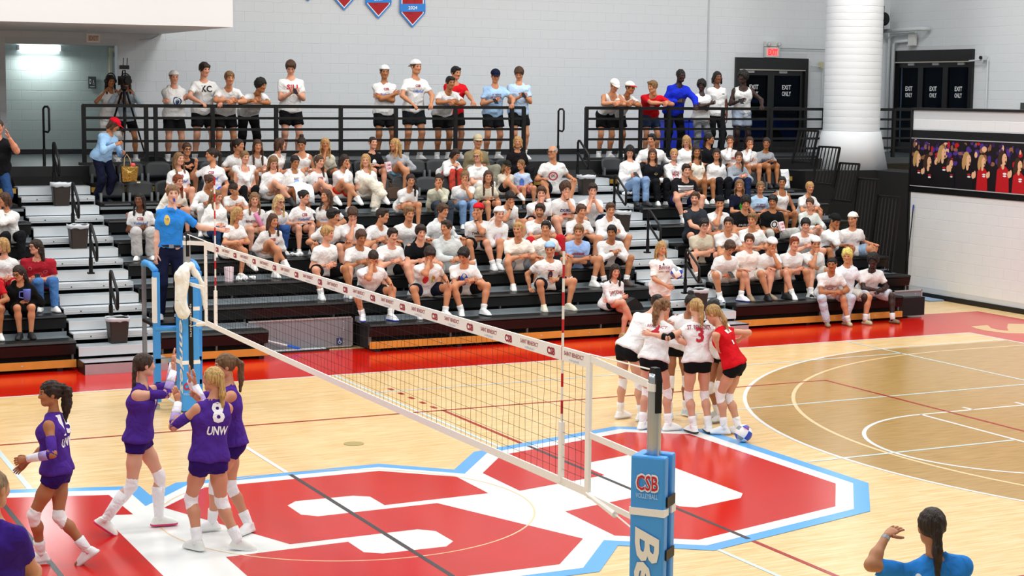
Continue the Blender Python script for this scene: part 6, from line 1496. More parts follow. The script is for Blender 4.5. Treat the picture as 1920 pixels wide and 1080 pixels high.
    posed('white-jersey player with wavy brown ponytail and pink tie leaning into the huddle', 40, (4.80, 2.28, 0.88), (5.00, 2.40, 1.485), (4.72, 2.38, 0.085), (4.97, 2.18, 0.085), (5.30, 2.75, 1.2), (5.22, 1.98, 1.05), 25, 20,
          ftL=(0.9, 0.4, 0), ftR=(1, -0.1, 0), epR=(0.2, -1, -0.5), skin='#d29c82', hair='curlpony', hairc='#7a5636', shoe=('sneaker', '#f4f4f4', '#e8e8e8'), top=WJ, print=[('4', 0.56, 0.15, '#b3182c', dict(back=True, bold=0.03)), ('BENEDICT', 0.80, 0.04, '#aa3333', dict(back=True))], **home)
    posed('dark-haired white-jersey player facing the camera in the middle of the huddle', 255, (5.56, 2.98, 0.90), (5.68, 2.86, 1.45), (5.68, 2.92, 0.085), (5.42, 2.92, 0.085), (5.9, 2.6, 1.2), (5.1, 2.75, 1.2), 250, 8,
          ftL=(0.3, -1, 0), ftR=(-0.3, -1, 0), skin='#a06a4a', hair='knot', hairc='#16110f', shoe=('sneaker', '#b9cfe0', '#eef2f5'), top=WJ, **home)
    posed('white-jersey player number 3 with blonde ponytail seen from behind', 80, (5.20, 1.92, 0.885), (5.24, 2.05, 1.515), (5.16, 1.92, 0.085), (5.34, 1.86, 0.085), (4.72, 2.22, 1.20), (5.55, 1.95, 1.18), 85, 12,
          ftL=(-0.1, 1, 0), ftR=(0.25, 1, 0), epL=(-0.4, -0.8, -0.4), epR=(0.5, -0.8, -0.4), skin='#d4a084', hair='pony', hairc='#b18d58', shoe=('sneaker', '#f2f2f2', '#1d1d20'), top=WJ, armsleeve=[(0.72, 1.3, BK)], print=[('ST. BENEDICT', 0.82, 0.055, '#9c1b30', dict(back=True, bold=0.01, width=0.30)), ('3', 0.50, 0.17, '#b3182c', dict(back=True, bold=0.03))], **home)
    posed('black-haired white-jersey player mostly hidden at the far right of the huddle', 200, (5.92, 2.50, 0.86), (5.72, 2.42, 1.44), (5.86, 2.40, 0.085), (5.96, 2.62, 0.085), (5.45, 1.88, 1.12), (5.6, 2.9, 1.2), 205, 20,
          ftL=(-1, -0.3, 0), ftR=(-1, 0.1, 0), epL=(0.3, -1, -0.4), skin='#a06a4a', hair='bun', hairc='#14100e', shoe=('sneaker', '#c9c9c6', '#8f8f8c'), top=WJ, armsleeve=[(0.78, 1.35, '#f3f3f3')], sleeveside='L', **home)
    posed('red-jersey player number 1 with blonde hair at the right of the huddle', 125, (5.56, 1.66, 0.86), (5.36, 1.86, 1.455), (5.47, 1.72, 0.085), (5.64, 1.66, 0.085), (5.28, 1.62, 1.10), (5.78, 1.90, 1.12), 130, 25,
          ftL=(-0.6, 0.3, 0), ftR=(-0.3, 0.7, 0), kpL=(-0.3, 1, 0), epL=(-0.6, -0.7, -0.3), epR=(1, -0.2, -0.3), skin='#cf997a', hair='lowpony', hairc='#a98452', shoe=('sneaker', '#eef0f2', '#dde2ea'), top=('tee', '#cf1420'), print=[('1', 0.50, 0.17, '#f4f2f2', dict(back=True, bold=0.02)), ('@rect', 0.80, 0.05, '#f4f2f2', dict(back=True, width=0.15)), ('BENNIES', 0.805, 0.036, '#5a2030', dict(back=True, width=0.13))], **home)
    # officials and staff
    E, J = posed('referee in blue polo and navy trousers standing on the padded stand with one arm out', -96, (-0.06, 6.34, 2.00), (-0.02, 6.28, 2.735), (0.05, 6.32, 1.185), (-0.20, 6.30, 1.185), (0.55, 6.18, 2.27), (-0.26, 6.28, 1.86), -97, 2, s=0.97, ground=1.10,
          ftL=(0.2, -1, 0), ftR=(-0.2, -1, 0), epL=(0.2, 0, -1), epR=(-0.4, 0.3, -0.2), curl=(0.15, 0.4), palm=((0, -0.8, 0.4), None), skin='#dfae98', hair='lowpony', hairc='#7b5836', top=('polo', '#2f86dc'), bot=('pants', '#141833'), shoe=('sneaker', '#f0f0f0', '#1c1c20'), tuck=0.06, slv=0.78, w=0.82, print=[('@disc', 0.74, 0.065, '#d9b65a', dict(width=0.075, dx=-0.07)), ('VB', 0.735, 0.03, '#2a2a2a', dict(dx=-0.07))])
    m_ = J['head'] + J['hf'] * 0.10 - J['hu'] * 0.058
    mb = MB(); mb.tube([m_, m_ + J['hf'] * 0.045], 0.012, 8); mb.tube([m_ + J['hf'] * 0.03, m_ + J['hf'] * 0.03 - J['hu'] * 0.03], 0.014, 8); mb.obj('whistle', plain('whistle_blue', '#2440b8', 0.35), E)
    hc = J['hip'] + J['tu'] * 0.075; mb = MB()
    mb.tube([hc + J['tr'] * 0.158 * math.cos(t) + J['tf'] * (0.012 + 0.122 * math.sin(t)) for t in np.linspace(0, 2 * math.pi, 25)[:-1]], 0.016, 6, closed=True); bo = mb.obj('belt', plain('belt_black', '#101012', 0.4), E)
    c_ = hc + J['tf'] * 0.15; mb = MB(); mb.bar(c_ - J['tr'] * 0.03, c_ + J['tr'] * 0.03, 0.012, 0.045); mb.obj('buckle', plain('buckle_steel', '#b9bcc0', 0.3, 0.8), bo)
    posed('ball attendant with long blonde hair in oversized white lettered tee holding a volleyball', -97, (8.93, 9.02, 0.90), (8.92, 8.98, 1.525), (9.02, 9.0, 0.085), (8.84, 9.0, 0.085), (9.07, 8.78, 1.08), (8.90, 8.78, 0.92), -95, 12,
          ftL=(0.2, -1, 0), ftR=(-0.2, -1, 0), epL=(1, 0.2, -0.6), epR=(-0.8, 0.3, -0.3), palm=((-0.6, -0.6, 0), None), hdir=((-0.7, -0.4, 0.3), (0.5, -0.5, -0.3)), skin='#c98f6c', hair='longfront', hairc='#b08a56', top=('tee', '#e6e5e3'), bot=('mini', '#efe9e4'), shoe=('sneaker', '#f2f2f2', '#dddddd'), tuck=-0.20, w=0.95, slv=0.85, print=[('Bonnie', 0.64, 0.075, '#8e1a30', dict(shear=0.3, bold=0.01, width=0.2)), ('SWIM & DIVE', 0.52, 0.025, '#8e1a30', dict(width=0.18)), ('@disc', 0.82, 0.02, '#2c2c33', dict(width=0.03))])
    posed('person in black quarter-zip polo and jeans clapping, standing in the left block', -80, (-1.12, 12.80, 2.80), (-1.10, 12.72, 3.44), (-1.0, 12.85, 2.0), (-1.25, 12.85, 2.0), (-0.97, 12.46, 3.26), (-1.17, 12.46, 3.28), -105, 8, s=0.98, fem=False, ground=1.915, w=1.25, arm=1.2, belly=0.05,
          hdir=((-0.3, 0, 1), (0.1, 0, 1)), palm=((-1, 0, 0), (1, 0, 0)), curl=(0.2, 0.2), skin='#d18c6e', hair='buzz', hairc='#3a2a20', top=('polo', '#101216'), bot=('jeans', '#2b4a78'), shoe=('sneaker', '#1a1a1c', '#111111'), tuck=-0.12)
    posed('person in red cap and light blue sweatshirt bending over the chairs with a phone', -60, (0.78, 13.86, 2.93), (0.98, 13.72, 3.45), (0.85, 13.86, 2.18), (0.68, 13.90, 2.18), (1.10, 13.62, 2.98), (0.95, 13.52, 3.12), -20, 35, s=0.93, ground=2.10,
          curl=(0.9, 0.8), skin='#b57a54', hair='bob', hairc='#4a3322', cap=('#d3122a', False), top=('long', '#9cc4ea'), bot=('pants', '#12162c'), shoe=('sneaker', '#1a1a1c', '#111111'), w=0.95, print=[('CSB', 0.66, 0.03, '#b01a3a', dict(bold=0.02)), ('Volleyball', 0.56, 0.035, '#e8f0fa', dict(shear=0.3))])
    posed('second referee in blue polo from behind, hand raised to the brow, at the picture bottom', 68, (0.92, -7.62, 0.97), (0.82, -7.62, 1.545), (0.80, -7.6, 0.085), (1.04, -7.65, 0.085), (0.63, -7.45, 1.475), (1.15, -7.3, 0.98), 70, 5, s=0.97,
          epL=(-1, -0.2, -0.3), curl=(0.25, 0.4), hdir=((0.9, 0.3, 0.25), None), palm=((0.1, 0.3, -1), None), skin='#b47c58', hair='lowpony', hairc='#2c1f17', top=('polo', '#2f86dc'), bot=('pants', '#141833'), shoe=('sneaker', '#f0f0f0', '#222222'), w=1.0, slv=0.8, watch=('L', '#9aa0a6'), print=[('@disc', 0.8, 0.03, '#eaf2fa', dict(width=0.04, dx=-0.13, back=True))])
    posed('coach in purple polo cut off at the lower left picture corner', 40, (-4.14, -4.95, 0.98), (-4.13, -4.92, 1.66), (-4.25, -4.9, 0.085), (-4.05, -5.0, 0.085), (-3.98, -4.55, 1.12), (-3.85, -4.75, 1.08), 40, 5, s=1.0, fem=False,
          skin='#c48868', hair='buzz', hairc='#8a7256', top=('polo', '#3a1f7c'), bot=('pants', '#15161a'), shoe=('sneaker', '#1a1a1c', '#111111'), w=1.1, curl=(0.9, 0.5))
# ================================================================== net, posts, referee stand
M_STRAP = plain('net_tape_white', '#f1eee9', 0.7, bump=0.1, bscale=60); M_CORD = plain('net_cord_black', '#1b1b1d', 0.8); M_PADB = plain('pad_blue', '#3f9ae6', 0.42, bump=0.08, bscale=30); M_STEEL = plain('post_steel', '#b9bfc4', 0.3, 0.8)
NE, ZT, ZBT = 4.87, 2.24, 1.24
net = thing('volleyball_net', 'white-taped volleyball net with black mesh stretched between blue posts', 'net', (0, 0, 0))
sag = lambda y: -0.015 * (1 - (y / NE) ** 2)
v = []; f = []
def strip(y0, y1, z0, z1, name, mat, t=0.012, n=40):
    mb = MB(); ys = np.linspace(y0, y1, n + 1)
    for i in range(n):
        a, b = ys[i], ys[i + 1]
        mb.add([(-t / 2, a, z0 + sag(a)), (t / 2, a, z0 + sag(a)), (t / 2, a, z1 + sag(a)), (-t / 2, a, z1 + sag(a)), (-t / 2, b, z0 + sag(b)), (t / 2, b, z0 + sag(b)), (t / 2, b, z1 + sag(b)), (-t / 2, b, z1 + sag(b))], [(0, 3, 7, 4), (1, 5, 6, 2), (3, 2, 6, 7), (0, 4, 5, 1)])
    return mb.obj(name, mat, net)
top = strip(-NE, NE, ZT - 0.10, ZT, 'top_tape', M_STRAP, 0.016)
strip(-NE, NE, ZBT - 0.03, ZBT + 0.03, 'bottom_tape', M_STRAP, 0.014)
for sg in (-1, 1): MB().box((-0.012, sg * NE - 0.028, ZBT - 0.03), (0.012, sg * NE + 0.028, ZT)).obj('side_band', M_STRAP, net)
mb = MB(); w = 0.0016
ny = 97
for i in range(1, ny):
    y = -NE + 2 * NE * i / ny; rn = random.Random(i); pts = []
    for k in range(5):
        z = ZBT + 0.02 + (ZT - 0.12 - ZBT) * k / 4; pts.append((rn.uniform(-0.004, 0.004), y + (rn.uniform(-0.012, 0.012) if 0 < k < 4 else 0), z + sag(y)))
    mb.tube(pts, w, 3, caps=False)
for k in range(1, 10):
    z = ZBT + (ZT - 0.08 - ZBT) * k / 10
    mb.tube([(0, y, z + sag(y)) for y in np.linspace(-NE, NE, 30)], w, 3, caps=False)
o = mb.obj('net_mesh', M_CORD, net); o['kind'] = 'stuff'
RC = plain('tape_red', '#9d1830', 0.6); GB = plain('tape_pale_blue', '#a9bcd6', 0.6)
for k in range(13):
    y = 4.35 - k * 0.72
    for nm, yy, hgt, wd, zz, mt, bd in (('CSB', y, 0.052, None, ZT - 0.078, RC, 0.05), ('SAINT BENEDICT', y - 0.36, 0.032, 0.30, ZT - 0.055, RC, 0.01), ('volleyball', y - 0.36, 0.018, 0.15, ZT - 0.088, GB, 0.0)):
        flat_text(nm, (-0.0095, yy, zz + sag(yy)), (0, -1, 0), (0, 0, 1), hgt, mt, 'tape_lettering', top, bd, 0, wd)
for sg, lab in ((-1, 'near red and white antenna on the net'), (1, 'far red and white antenna on the net')):
    a = thing('net_antenna', lab, 'antenna', (0, sg * 4.46, ZBT))
    for k in range(18):
        MB().tube([(0, 0, k * 0.1), (0, 0, k * 0.1 + 0.1)], 0.0095 if k > 3 else 0.010, 8).obj('stripe', plain('antenna_red', '#c21522', 0.4) if (k % 2 and k > 3) else plain('antenna_white', '#eeeae2', 0.4), a)
    MB().box((-0.016, -0.022, -0.01), (0.016, 0.022, 0.44)).obj('sleeve', M_STRAP, a)
def post(y, lab, near):
    sg = -1 if near else 1
    t = thing('net_post', lab, 'post', (0, y, 0))
    MB().lathe([(0.047, 0.0), (0.047, 2.0), (0.044, 2.20), (0.04, 2.24)], n=20).obj('pole', M_STEEL, t, True)
    b = MB(); b.prism([(-0.05 * sg, 1.98), (0.055 * sg, 1.98), (0.06 * sg, 2.20), (0.03 * sg, 2.28), (-0.03 * sg, 2.28), (-0.05 * sg, 2.22)], 0, -0.022, 0.022); b.obj('pulley_head', M_BLACKM, t)
    # tie straps to the net
    for z, wd in ((ZT - 0.03, 0.05), (ZBT + 0.42, 0.045), (ZBT - 0.02, 0.04)):
        yy = (sg * NE) - y
        mb = MB(); mb.bar((0, yy, z if z > 1.3 else z), (0, 0, z - 0.06 if z > 2 else z - 0.02), 0.012, wd); mb.lathe([(0.052, -0.025), (0.052, 0.025)], (0, 0, z - (0.06 if z > 2 else 0.02)), 14); mb.obj('net_strap', M_STRAP, t)
    MB().tube([(0, sg * NE - y, ZT + 0.0), (0, 0, 2.26)], 0.006, 5).obj('tension_cable', M_STRAP, t)
    mb = MB(); mb.tube([(0, sg * NE - y, ZBT - 0.01), (0.0, (sg * NE - y) * 0.55, ZBT - 0.07)], [0.02, 0.026], 8); mb.tube([(0, (sg * NE - y) * 0.55, ZBT - 0.07), (0, -sg * 0.02, ZBT - 0.16)], 0.006, 5); mb.obj('rope_tail', M_STRAP, t)
    # padded cover: open channel strapped shut, turned about the pole
    H = 1.70; g = 0.03; W = 0.115; yn, yf = 0.12, -0.12
    plan = [(-g, yf), (-W, yf), (-W, yn), (W, yn), (W, yf), (g, yf), (g, yf * 0.4), (0.055, -0.03), (0.055, 0.055), (-0.055, 0.055), (-0.055, -0.03), (-g, yf * 0.4)]
    pad = MB().prism(plan, 2, 0.02, H).obj('pad_cover', M_PADB, t); pad.rotation_euler = (0, 0, math.radians(40 if near else 184))
    md = pad.modifiers.new('b', 'BEVEL'); md.width = 0.014; md.segments = 2
    for z in (1.30, 0.62): MB().prism([(-g, yf - 0.004), (-W - 0.004, yf - 0.004), (-W - 0.004, yn + 0.004), (W + 0.004, yn + 0.004), (W + 0.004, yf - 0.004), (g, yf - 0.004), (g, yf + 0.01), (W - 0.01, yf + 0.01), (W - 0.01, yn - 0.01), (-W + 0.01, yn - 0.01), (-W + 0.01, yf + 0.01), (-g, yf + 0.01)], 2, z, z + 0.05).obj('pad_band', M_STRAP, pad)
    for z in (1.36, 1.0, 0.55, 0.15): MB().box((-g - 0.05, yf - 0.012, z), (g + 0.05, yf - 0.003, z + 0.07)).obj('pad_strap', M_BLACKM, pad)
    return t, pad, W, yn, yf
tN, padN, W, yn, yf = post(-5.78, 'near net post with blue padded cover and volleyball lettering', True)
# lettering on the camera-left face of the near pad
flat_text('CSB', (-W - 0.008, 0.0, 1.475), (0, -1, 0), (0, 0, 1), 0.10, plain('pad_red', '#c3152a', 0.5), 'pad_lettering', padN, 0.015, 0, 0.15)
flat_text('CSB', (-W - 0.006, 0.0, 1.470), (0, -1, 0), (0, 0, 1), 0.112, plain('pad_white', '#f0f2f4', 0.5), 'pad_lettering', padN, 0.055, 0, 0.166)
flat_text('VOLLEYBALL', (-W - 0.008, 0.0, 1.42), (0, -1, 0), (0, 0, 1), 0.032, plain('pad_pale', '#9fcdf2', 0.5), 'pad_lettering', padN, 0.02, 0, 0.155)
flat_text('Bennies', (-W - 0.008, 0.07, 0.62), (0, 0, -1), (0, -1, 0), 0.165, plain('pad_script_cream', '#ece9df', 0.5), 'pad_lettering', padN, 0.03, 0.25, 1.25)
tF, padF, W, yn, yf = post(5.72, 'far net post with blue padded cover beside the referee stand', False)
flat_text('CSB', (0.03, yn + 0.008, 0.30), (-1, 0, 0), (0, 0, 1), 0.085, MATS['pad_red'], 'pad_lettering', padF, 0.05, 0, 0.15)
flat_text('VOLLEYBALL', (0.03, yn + 0.008, 0.23), (-1, 0, 0), (0, 0, 1), 0.03, MATS['pad_pale'], 'pad_lettering', padF, 0.02, 0, 0.16)
flat_text('Bennies', (W + 0.008, 0.05, 0.85), (0, 0, -1), (0, 1, 0), 0.15, MATS['pad_script_cream'], 'pad_lettering', padF, 0.02, 0.25, 1.15)
b = MB().box((-0.03, yn - 0.002, 0.55), (0.03, yn + 0.006, 1.66)).obj('pad_slot', M_BLACKM, padF)
flat_text('sports imports', (0.012, yn + 0.009, 1.18), (0, 0, -1), (-1, 0, 0), 0.03, plain('slot_white', '#d9dbe0', 0.5), 'slot_lettering', b, 0.0, 0, 0.42)
# cloth over the post
pr = [cone(A_(-0.03, 5.62, 1.86), A_(0.05, 5.70, 1.86), 0.05), cone(A_(-0.10, 5.55, 1.78), A_(-0.15, 5.50, 1.35), 0.085, 0.075), cone(A_(-0.05, 5.62, 1.84), A_(-0.13, 5.53, 1.74), 0.06, 0.08), cone(A_(-0.14, 5.50, 1.40), A_(-0.11, 5.49, 1.30), 0.075, 0.085), cone(A_(0.05, 5.68, 1.84), A_(0.17, 5.62, 1.62), 0.045, 0.035), cone(A_(0.17, 5.62, 1.62), A_(0.20, 5.60, 1.32), 0.035, 0.022)]
vv, ff = sdf_mesh(pr, 0.012, 0.03, noise=lambda x, y, z: 0.006 * np.sin(75 * x + 4 * z) + 0 * y)
tag(link(bpy.data.objects.new('draped_cloth', mkmesh('draped_cloth', vv, ff, True, [fabric('#e6e3d9')])), None), 'cream cloth draped over the far net post', 'cloth')
# referee stand
rs = thing('referee_stand', 'blue padded referee stand behind the far net post', 'stand', (-0.06, 6.30, 0))
MB().box((-0.30, -0.28, 1.06), (0.30, 0.30, 1.10)).obj('platform', M_BLACKM, rs)
for x, lab in ((-0.27, 0), (0.27, 1)):
    MB().box((x - 0.04, -0.36, 0.10), (x + 0.04, -0.28, 1.76)).obj('front_upright', M_PADB, rs); MB().box((x - 0.045, -0.365, 1.12), (x + 0.0, -0.37 + 0.09, 1.70)).obj('upright_liner', M_STRAP, rs)
    MB().bar((x, 0.30, 0.02), (x, 0.30, 1.85), 0.05).obj('rear_upright', M_STEEL, rs)
    MB().tube([(x, -0.30, 1.78), (x * 1.05, -0.10, 1.84), (x * 1.05, 0.18, 1.84), (x, 0.30, 1.80)], 0.042, 8).obj('arm_pad', M_PADB, rs, True)
    MB().bar((x, -0.32, 0.03), (x, 0.45, 0.03), 0.06).obj('foot', M_STEEL, rs)
MB().tube([(-0.30, -0.34, 1.05), (0.30, -0.34, 1.02)], 0.038, 8).obj('step_pad', M_PADB, rs, True); MB().box((-0.30, -0.36, 0.60), (0.30, -0.28, 0.66)).obj('rung', M_STEEL, rs); MB().box((-0.30, -0.36, 0.30), (0.30, -0.28, 0.36)).obj('rung', M_STEEL, rs)
MB().box((0.02, -0.30, 1.10), (0.12, -0.20, 1.62)).obj('inner_pad', M_PADB, rs)

# ================================================================== volleyballs
def volleyball(loc, lab, rot):
    o = bpy.data.objects.new('volleyball', None); COL.objects.link(o); o.location = loc; o.rotation_euler = rot; tag(o, lab, 'volleyball')
    mb = MB(); n = 24; m = 12
    for j in range(m + 1):
        e = -math.pi / 2 + math.pi * j / m
        for i in range(n): a = 2 * math.pi * i / n; mb.v.append((0.105 * math.cos(e) * math.cos(a), 0.105 * math.cos(e) * math.sin(a), 0.105 * math.sin(e)))
    for j in range(m):
        for i in range(n):
            mb.f.append((j * n + i, j * n + (i + 1) % n, (j + 1) * n + (i + 1) % n, (j + 1) * n + i))
            sec = (i // 4 + (1 if j >= 8 else 0) + (2 if j < 4 else 0)) % 3; mb.m.append((0, 1, 2)[sec] if (j // 2) % 2 else (0, 1, 0)[sec])
    mb.obj('ball_panels', [plain('ball_white', '#f1f1ef', 0.45), plain('ball_blue', '#1f46b8', 0.45), plain('ball_grey', '#8e9296', 0.45)], o, True)
    return o
vb_ = volleyball((5.44, 1.26, 0.107), 'blue, white and grey volleyball on the floor by the huddle', (0.3, 0.5, 0.4))
flat_text('CSB', (5.44 - 0.03, 1.16, 0.175), (0.93, -0.37, 0), (0.16, 0.4, 0.9), 0.026, plain('ball_red', '#b0202c', 0.5), 'ball_lettering', None, 0.03)
bl = bpy.data.objects['ball_lettering']; bl.parent = vb_; bl.matrix_parent_inverse = (Matrix.Translation(vb_.location) @ vb_.rotation_euler.to_matrix().to_4x4()).inverted()
volleyball((9.06, 8.72, 1.13), 'blue and white volleyball held by the ball attendant', (1.0, 0.3, 0.9))

# ================================================================== doors, signs, wall fittings
DBLK = plain('door_black', '#0e0f11', 0.35); GLS = plain('car_window', '#0b0f16', 0.06, spec=0.6)
_m, _nt, _b = newmat('door_glass'); _b.inputs['Base Color'].default_value = (0.35, 0.42, 0.5, 1); _b.inputs['Roughness'].default_value = 0.0; _b.inputs['Transmission Weight'].default_value = 1.0; _b.inputs['IOR'].default_value = 1.1
PANE = _m; TXW = plain('sign_white', '#eef0f0', 0.6)
CARB = plain('car_blue', '#2c58a8', 0.3)
def glass_door(t, x0, x1, H, ux, leafs, car):
    """ux(u, d, z) in thing space"""
    def bx(nm, u0, u1, d0, d1, z0, z1, mt, par):
        a = ux(u0, d0, z0); b = ux(u1, d1, z1); return MB().box(tuple(min(p, q) for p, q in zip(a, b)), tuple(max(p, q) for p, q in zip(a, b))).obj(nm, mt, par)
    fr = 0.09
    bx('door_jamb', x0, x0 + fr, -0.02, 0.12, 0, H, DBLK, t); bx('door_jamb', x1 - fr, x1, -0.02, 0.12, 0, H, DBLK, t); bx('door_header', x0 + fr, x1 - fr, -0.02, 0.12, H - 0.26, H, DBLK, t)
    bx('header_strip', x0 + fr, x1 - fr, 0.12, 0.135, H - 0.29, H - 0.265, plain('strip_alu', '#b8b4a6', 0.4, 0.4), t)
    w = (x1 - x0 - 2 * fr) / leafs
    for k in range(leafs):
        a = x0 + fr + k * w; b = a + w
        lf = bx('door_stile', a, a + 0.09, 0.0, 0.06, 0, H - 0.27, DBLK, t)
        bx('door_stile', b - 0.09, b, 0.0, 0.06, 0, H - 0.27, DBLK, t); bx('door_rail', a + 0.09, b - 0.09, 0.0, 0.06, H - 0.40, H - 0.27, DBLK, t); bx('door_rail', a + 0.09, b - 0.09, 0.0, 0.06, 0, 0.25, DBLK, t)
        g = bx('door_pane', a + 0.09, b - 0.09, 0.02, 0.03, 0.25, H - 0.40, PANE, t)
        bx('push_bar', a + 0.08, b - 0.08, 0.06, 0.11, 1.0, 1.06, plain('bar_dark', '#33373a', 0.3, 0.6), t)
        bx('door_closer', a + 0.2, a + 0.42, 0.06, 0.10, H - 0.35, H - 0.30, plain('closer_alu', '#a8abad', 0.4, 0.6), t)
        c = (a + b) / 2; o_ = Vector(ux(0, 0, 0)); xd = Vector(ux(1, 0, 0)) - o_
        sgn = -1 if xd.y > 0.5 else 1
        for s_, zz in (('EXIT', 1.46), ('ONLY', 1.31)): flat_text(s_, ux(c, 0.034, zz), xd * sgn, (0, 0, 1), 0.105, TXW, 'door_lettering', g, 0.015, 0, 0.25)
d1 = bpy.data.objects.new('door_1', None); COL.objects.link(d1); d1.location = (0, YB, DK); d1['kind'] = 'structure'
glass_door(d1, D0, D1, DT - DK, lambda u, d, z: (u, 0.06 - d, z), 2, 1)
d2 = bpy.data.objects.new('door_2', None); COL.objects.link(d2); d2.location = (XS, 0, DK); d2['kind'] = 'structure'
glass_door(d2, E0, E1 - 0.0, ET - DK, lambda u, d, z: (0.06 - d, u, z), 3, 1)
def exit_sign(loc, lab, rz=0, lit=True, txt='EXIT', wd=0.34, ht=0.2, arm=None):
    t = thing('exit_sign', lab, 'sign', loc, rz)
    MB().box((-wd / 2, -0.04, -ht / 2), (wd / 2, 0.04, ht / 2)).obj('sign_housing', plain('sign_housing', '#cfd0cc', 0.5), t)
    f_ = MB().box((-wd * 0.42, -0.046, -ht * 0.36), (wd * 0.42, -0.040, ht * 0.36)).obj('sign_face', plain('exit_face' if lit else 'exit_face_off', '#d97a78' if lit else '#b6aca6', 0.4, emit=0.5 if lit else 0), t)
    flat_text(txt, (0, -0.048, -ht * 0.26), (1, 0, 0), (0, 0, 1), ht * 0.55, plain('exit_red', '#ff1f22', 0.4, emit=2.2) if lit else plain('exit_dull', '#8c6f68', 0.5), 'sign_lettering', f_, 0.04, 0, wd * 0.72)
    return t
t = exit_sign((17.15, 17.93, 5.03), 'lit red exit sign with emergency lamps above the left exit door', 0, True, wd=0.36, ht=0.24)
MB().box((-0.19, -0.05, 0.13), (0.19, 0.05, 0.24)).obj('lamp_housing', MATS['sign_housing'], t)
for sg in (-1, 1):
    b = MB(); b.lathe([(0.045, 0), (0.05, 0.05), (0.03, 0.055)], (0, 0, 0), 12); b.v = [(sg * 0.14 + p[0], -0.05 - p[2], 0.185 + p[1]) for p in b.v]; b.obj('emergency_lamp', plain('lamp_chrome', '#d7dadb', 0.2, 0.7), t)
t = exit_sign((1.18, 16.2, 4.96), 'hanging unlit exit sign under the bulkhead', 0.25, False, wd=0.26, ht=0.15)
for sg in (-1, 1): MB().tube([(sg * 0.08, 0, 0.07), (sg * 0.08, 0, 0.16)], 0.004, 5).obj('hanger_rod', MATS['sign_housing'], t)
t = exit_sign((20.45, 17.0, 5.36), 'small side-on exit sign on the right wall', math.pi / 2 * 1.0, False, wd=0.22, ht=0.26, txt='EX')
MB().box((-0.02, -0.02, -0.14), (0.16, 0.02, -0.10)).obj('sign_arm', MATS['sign_housing'], t)
# corridor lamp, restroom signs
t = thing('corridor_light', 'bright fluorescent fitting on the corridor wall', 'light', (0.97, 20.06, 4.85))
MB().tube([(-0.40, -0.05, 0), (0.40, -0.05, 0)], 0.055, 10).obj('diffuser', plain('tube_glow', '#f2fbff', 0.4, emit=5.0), t, True)
for sg in (-1, 1): MB().box((sg * 0.43 - 0.025, -0.09, -0.05), (sg * 0.43 + 0.025, 0.03, 0.05)).obj('end_cap', plain('cap_alu', '#c3c8ca', 0.4, 0.5), t)
lo = lamp('corridor_lamp_light', (0.97, 19.85, 4.80), (0.8, 0.12), 15, (0.93, 1.0, 1.0)); lo.rotation_euler = (math.radians(-20), 0, 0)
for x, z, lab in ((2.02, 4.17, 'grey restroom sign with wheelchair pictogram on the corridor wall'), (0.20, 4.17, 'grey restroom sign at the left end of the corridor wall')):
    t = thing('restroom_sign', lab, 'sign', (x, 20.085, z)); MB().box((-0.08, -0.012, -0.12), (0.08, 0.0, 0.12)).obj('sign_plate', plain('plate_grey', '#4d5156', 0.5), t)
    mb = MB(); mb.box((-0.055, -0.016, -0.03), (-0.03, -0.012, 0.07)); mb.box((-0.062, -0.016, 0.0), (-0.022, -0.012, 0.04)); mb.tube([(0.03 + 0.02 * math.cos(a), -0.014, -0.02 + 0.02 * math.sin(a)) for a in np.linspace(0.5, 6, 10)], 0.004, 4); mb.box((0.02, -0.016, 0.0), (0.03, -0.012, 0.05)); mb.box((-0.05, -0.016, -0.09), (0.05, -0.012, -0.08)); mb.obj('pictogram', TXW, t)
# pennants on the back wall
def pennant(cx, ztip, yr, lab):
    t = thing('pennant_banner', lab, 'banner', (cx, YB - 0.03, ztip)); W_ = 0.285
    def shape(k, y, z0): return [(-W_ + k, z0 + 0.30 + k * 0.1), (-W_ + k, 2.0 - k), (W_ - k, 2.0 - k), (W_ - k, z0 + 0.30 + k * 0.1), (0, z0 + k * 1.25)]
    for k, y, mt, nm in ((0.0, 0.0, plain('pennant_blue', '#2f84d8', 0.7), 'blue_field'), (0.035, -0.006, plain('pennant_white', '#eceef0', 0.7), 'white_border'), (0.058, -0.010, plain('pennant_red', '#a90f1c', 0.7), 'red_field')):
        MB().prism(shape(k, y, 0.0), 1, y, y + 0.004).obj(nm, mt, t)
    mb = MB(); mb.tube([(0.02 + 0.18 * math.cos(a), -0.011, 0.45 + 0.18 * math.sin(a)) for a in np.linspace(2.4, 4.6, 10)], 0.004, 4); mb.tube([(-0.2 + 0.25 * math.cos(a), -0.011, 0.5 + 0.25 * math.sin(a)) for a in np.linspace(-0.9, 0.4, 8)], 0.004, 4); mb.obj('ball_lines', plain('pennant_dark_red', '#7c0b16', 0.7), t)
    MB().prism([(-W_, 0.32), (W_, 0.34), (W_, 0.50), (-W_, 0.48)], 1, -0.016, -0.010).obj('year_band', MATS['pennant_blue'], t)
    flat_text(yr, (0, -0.018, 0.375), (1, 0, 0.03), (0, 0, 1), 0.072, TXW, 'year_lettering', t, 0.02)
pennant(8.20, 5.37, '2024', 'red and blue pennant banner marked 2024, lowest of the row'); pennant(7.44, 5.53, '2009', 'red and blue pennant banner marked 2009, second from the right'); pennant(6.69, 5.68, '', 'red and blue pennant banner tip, third from the right'); pennant(5.92, 5.84, '', 'blue pennant banner tip at the top edge, leftmost of the row')
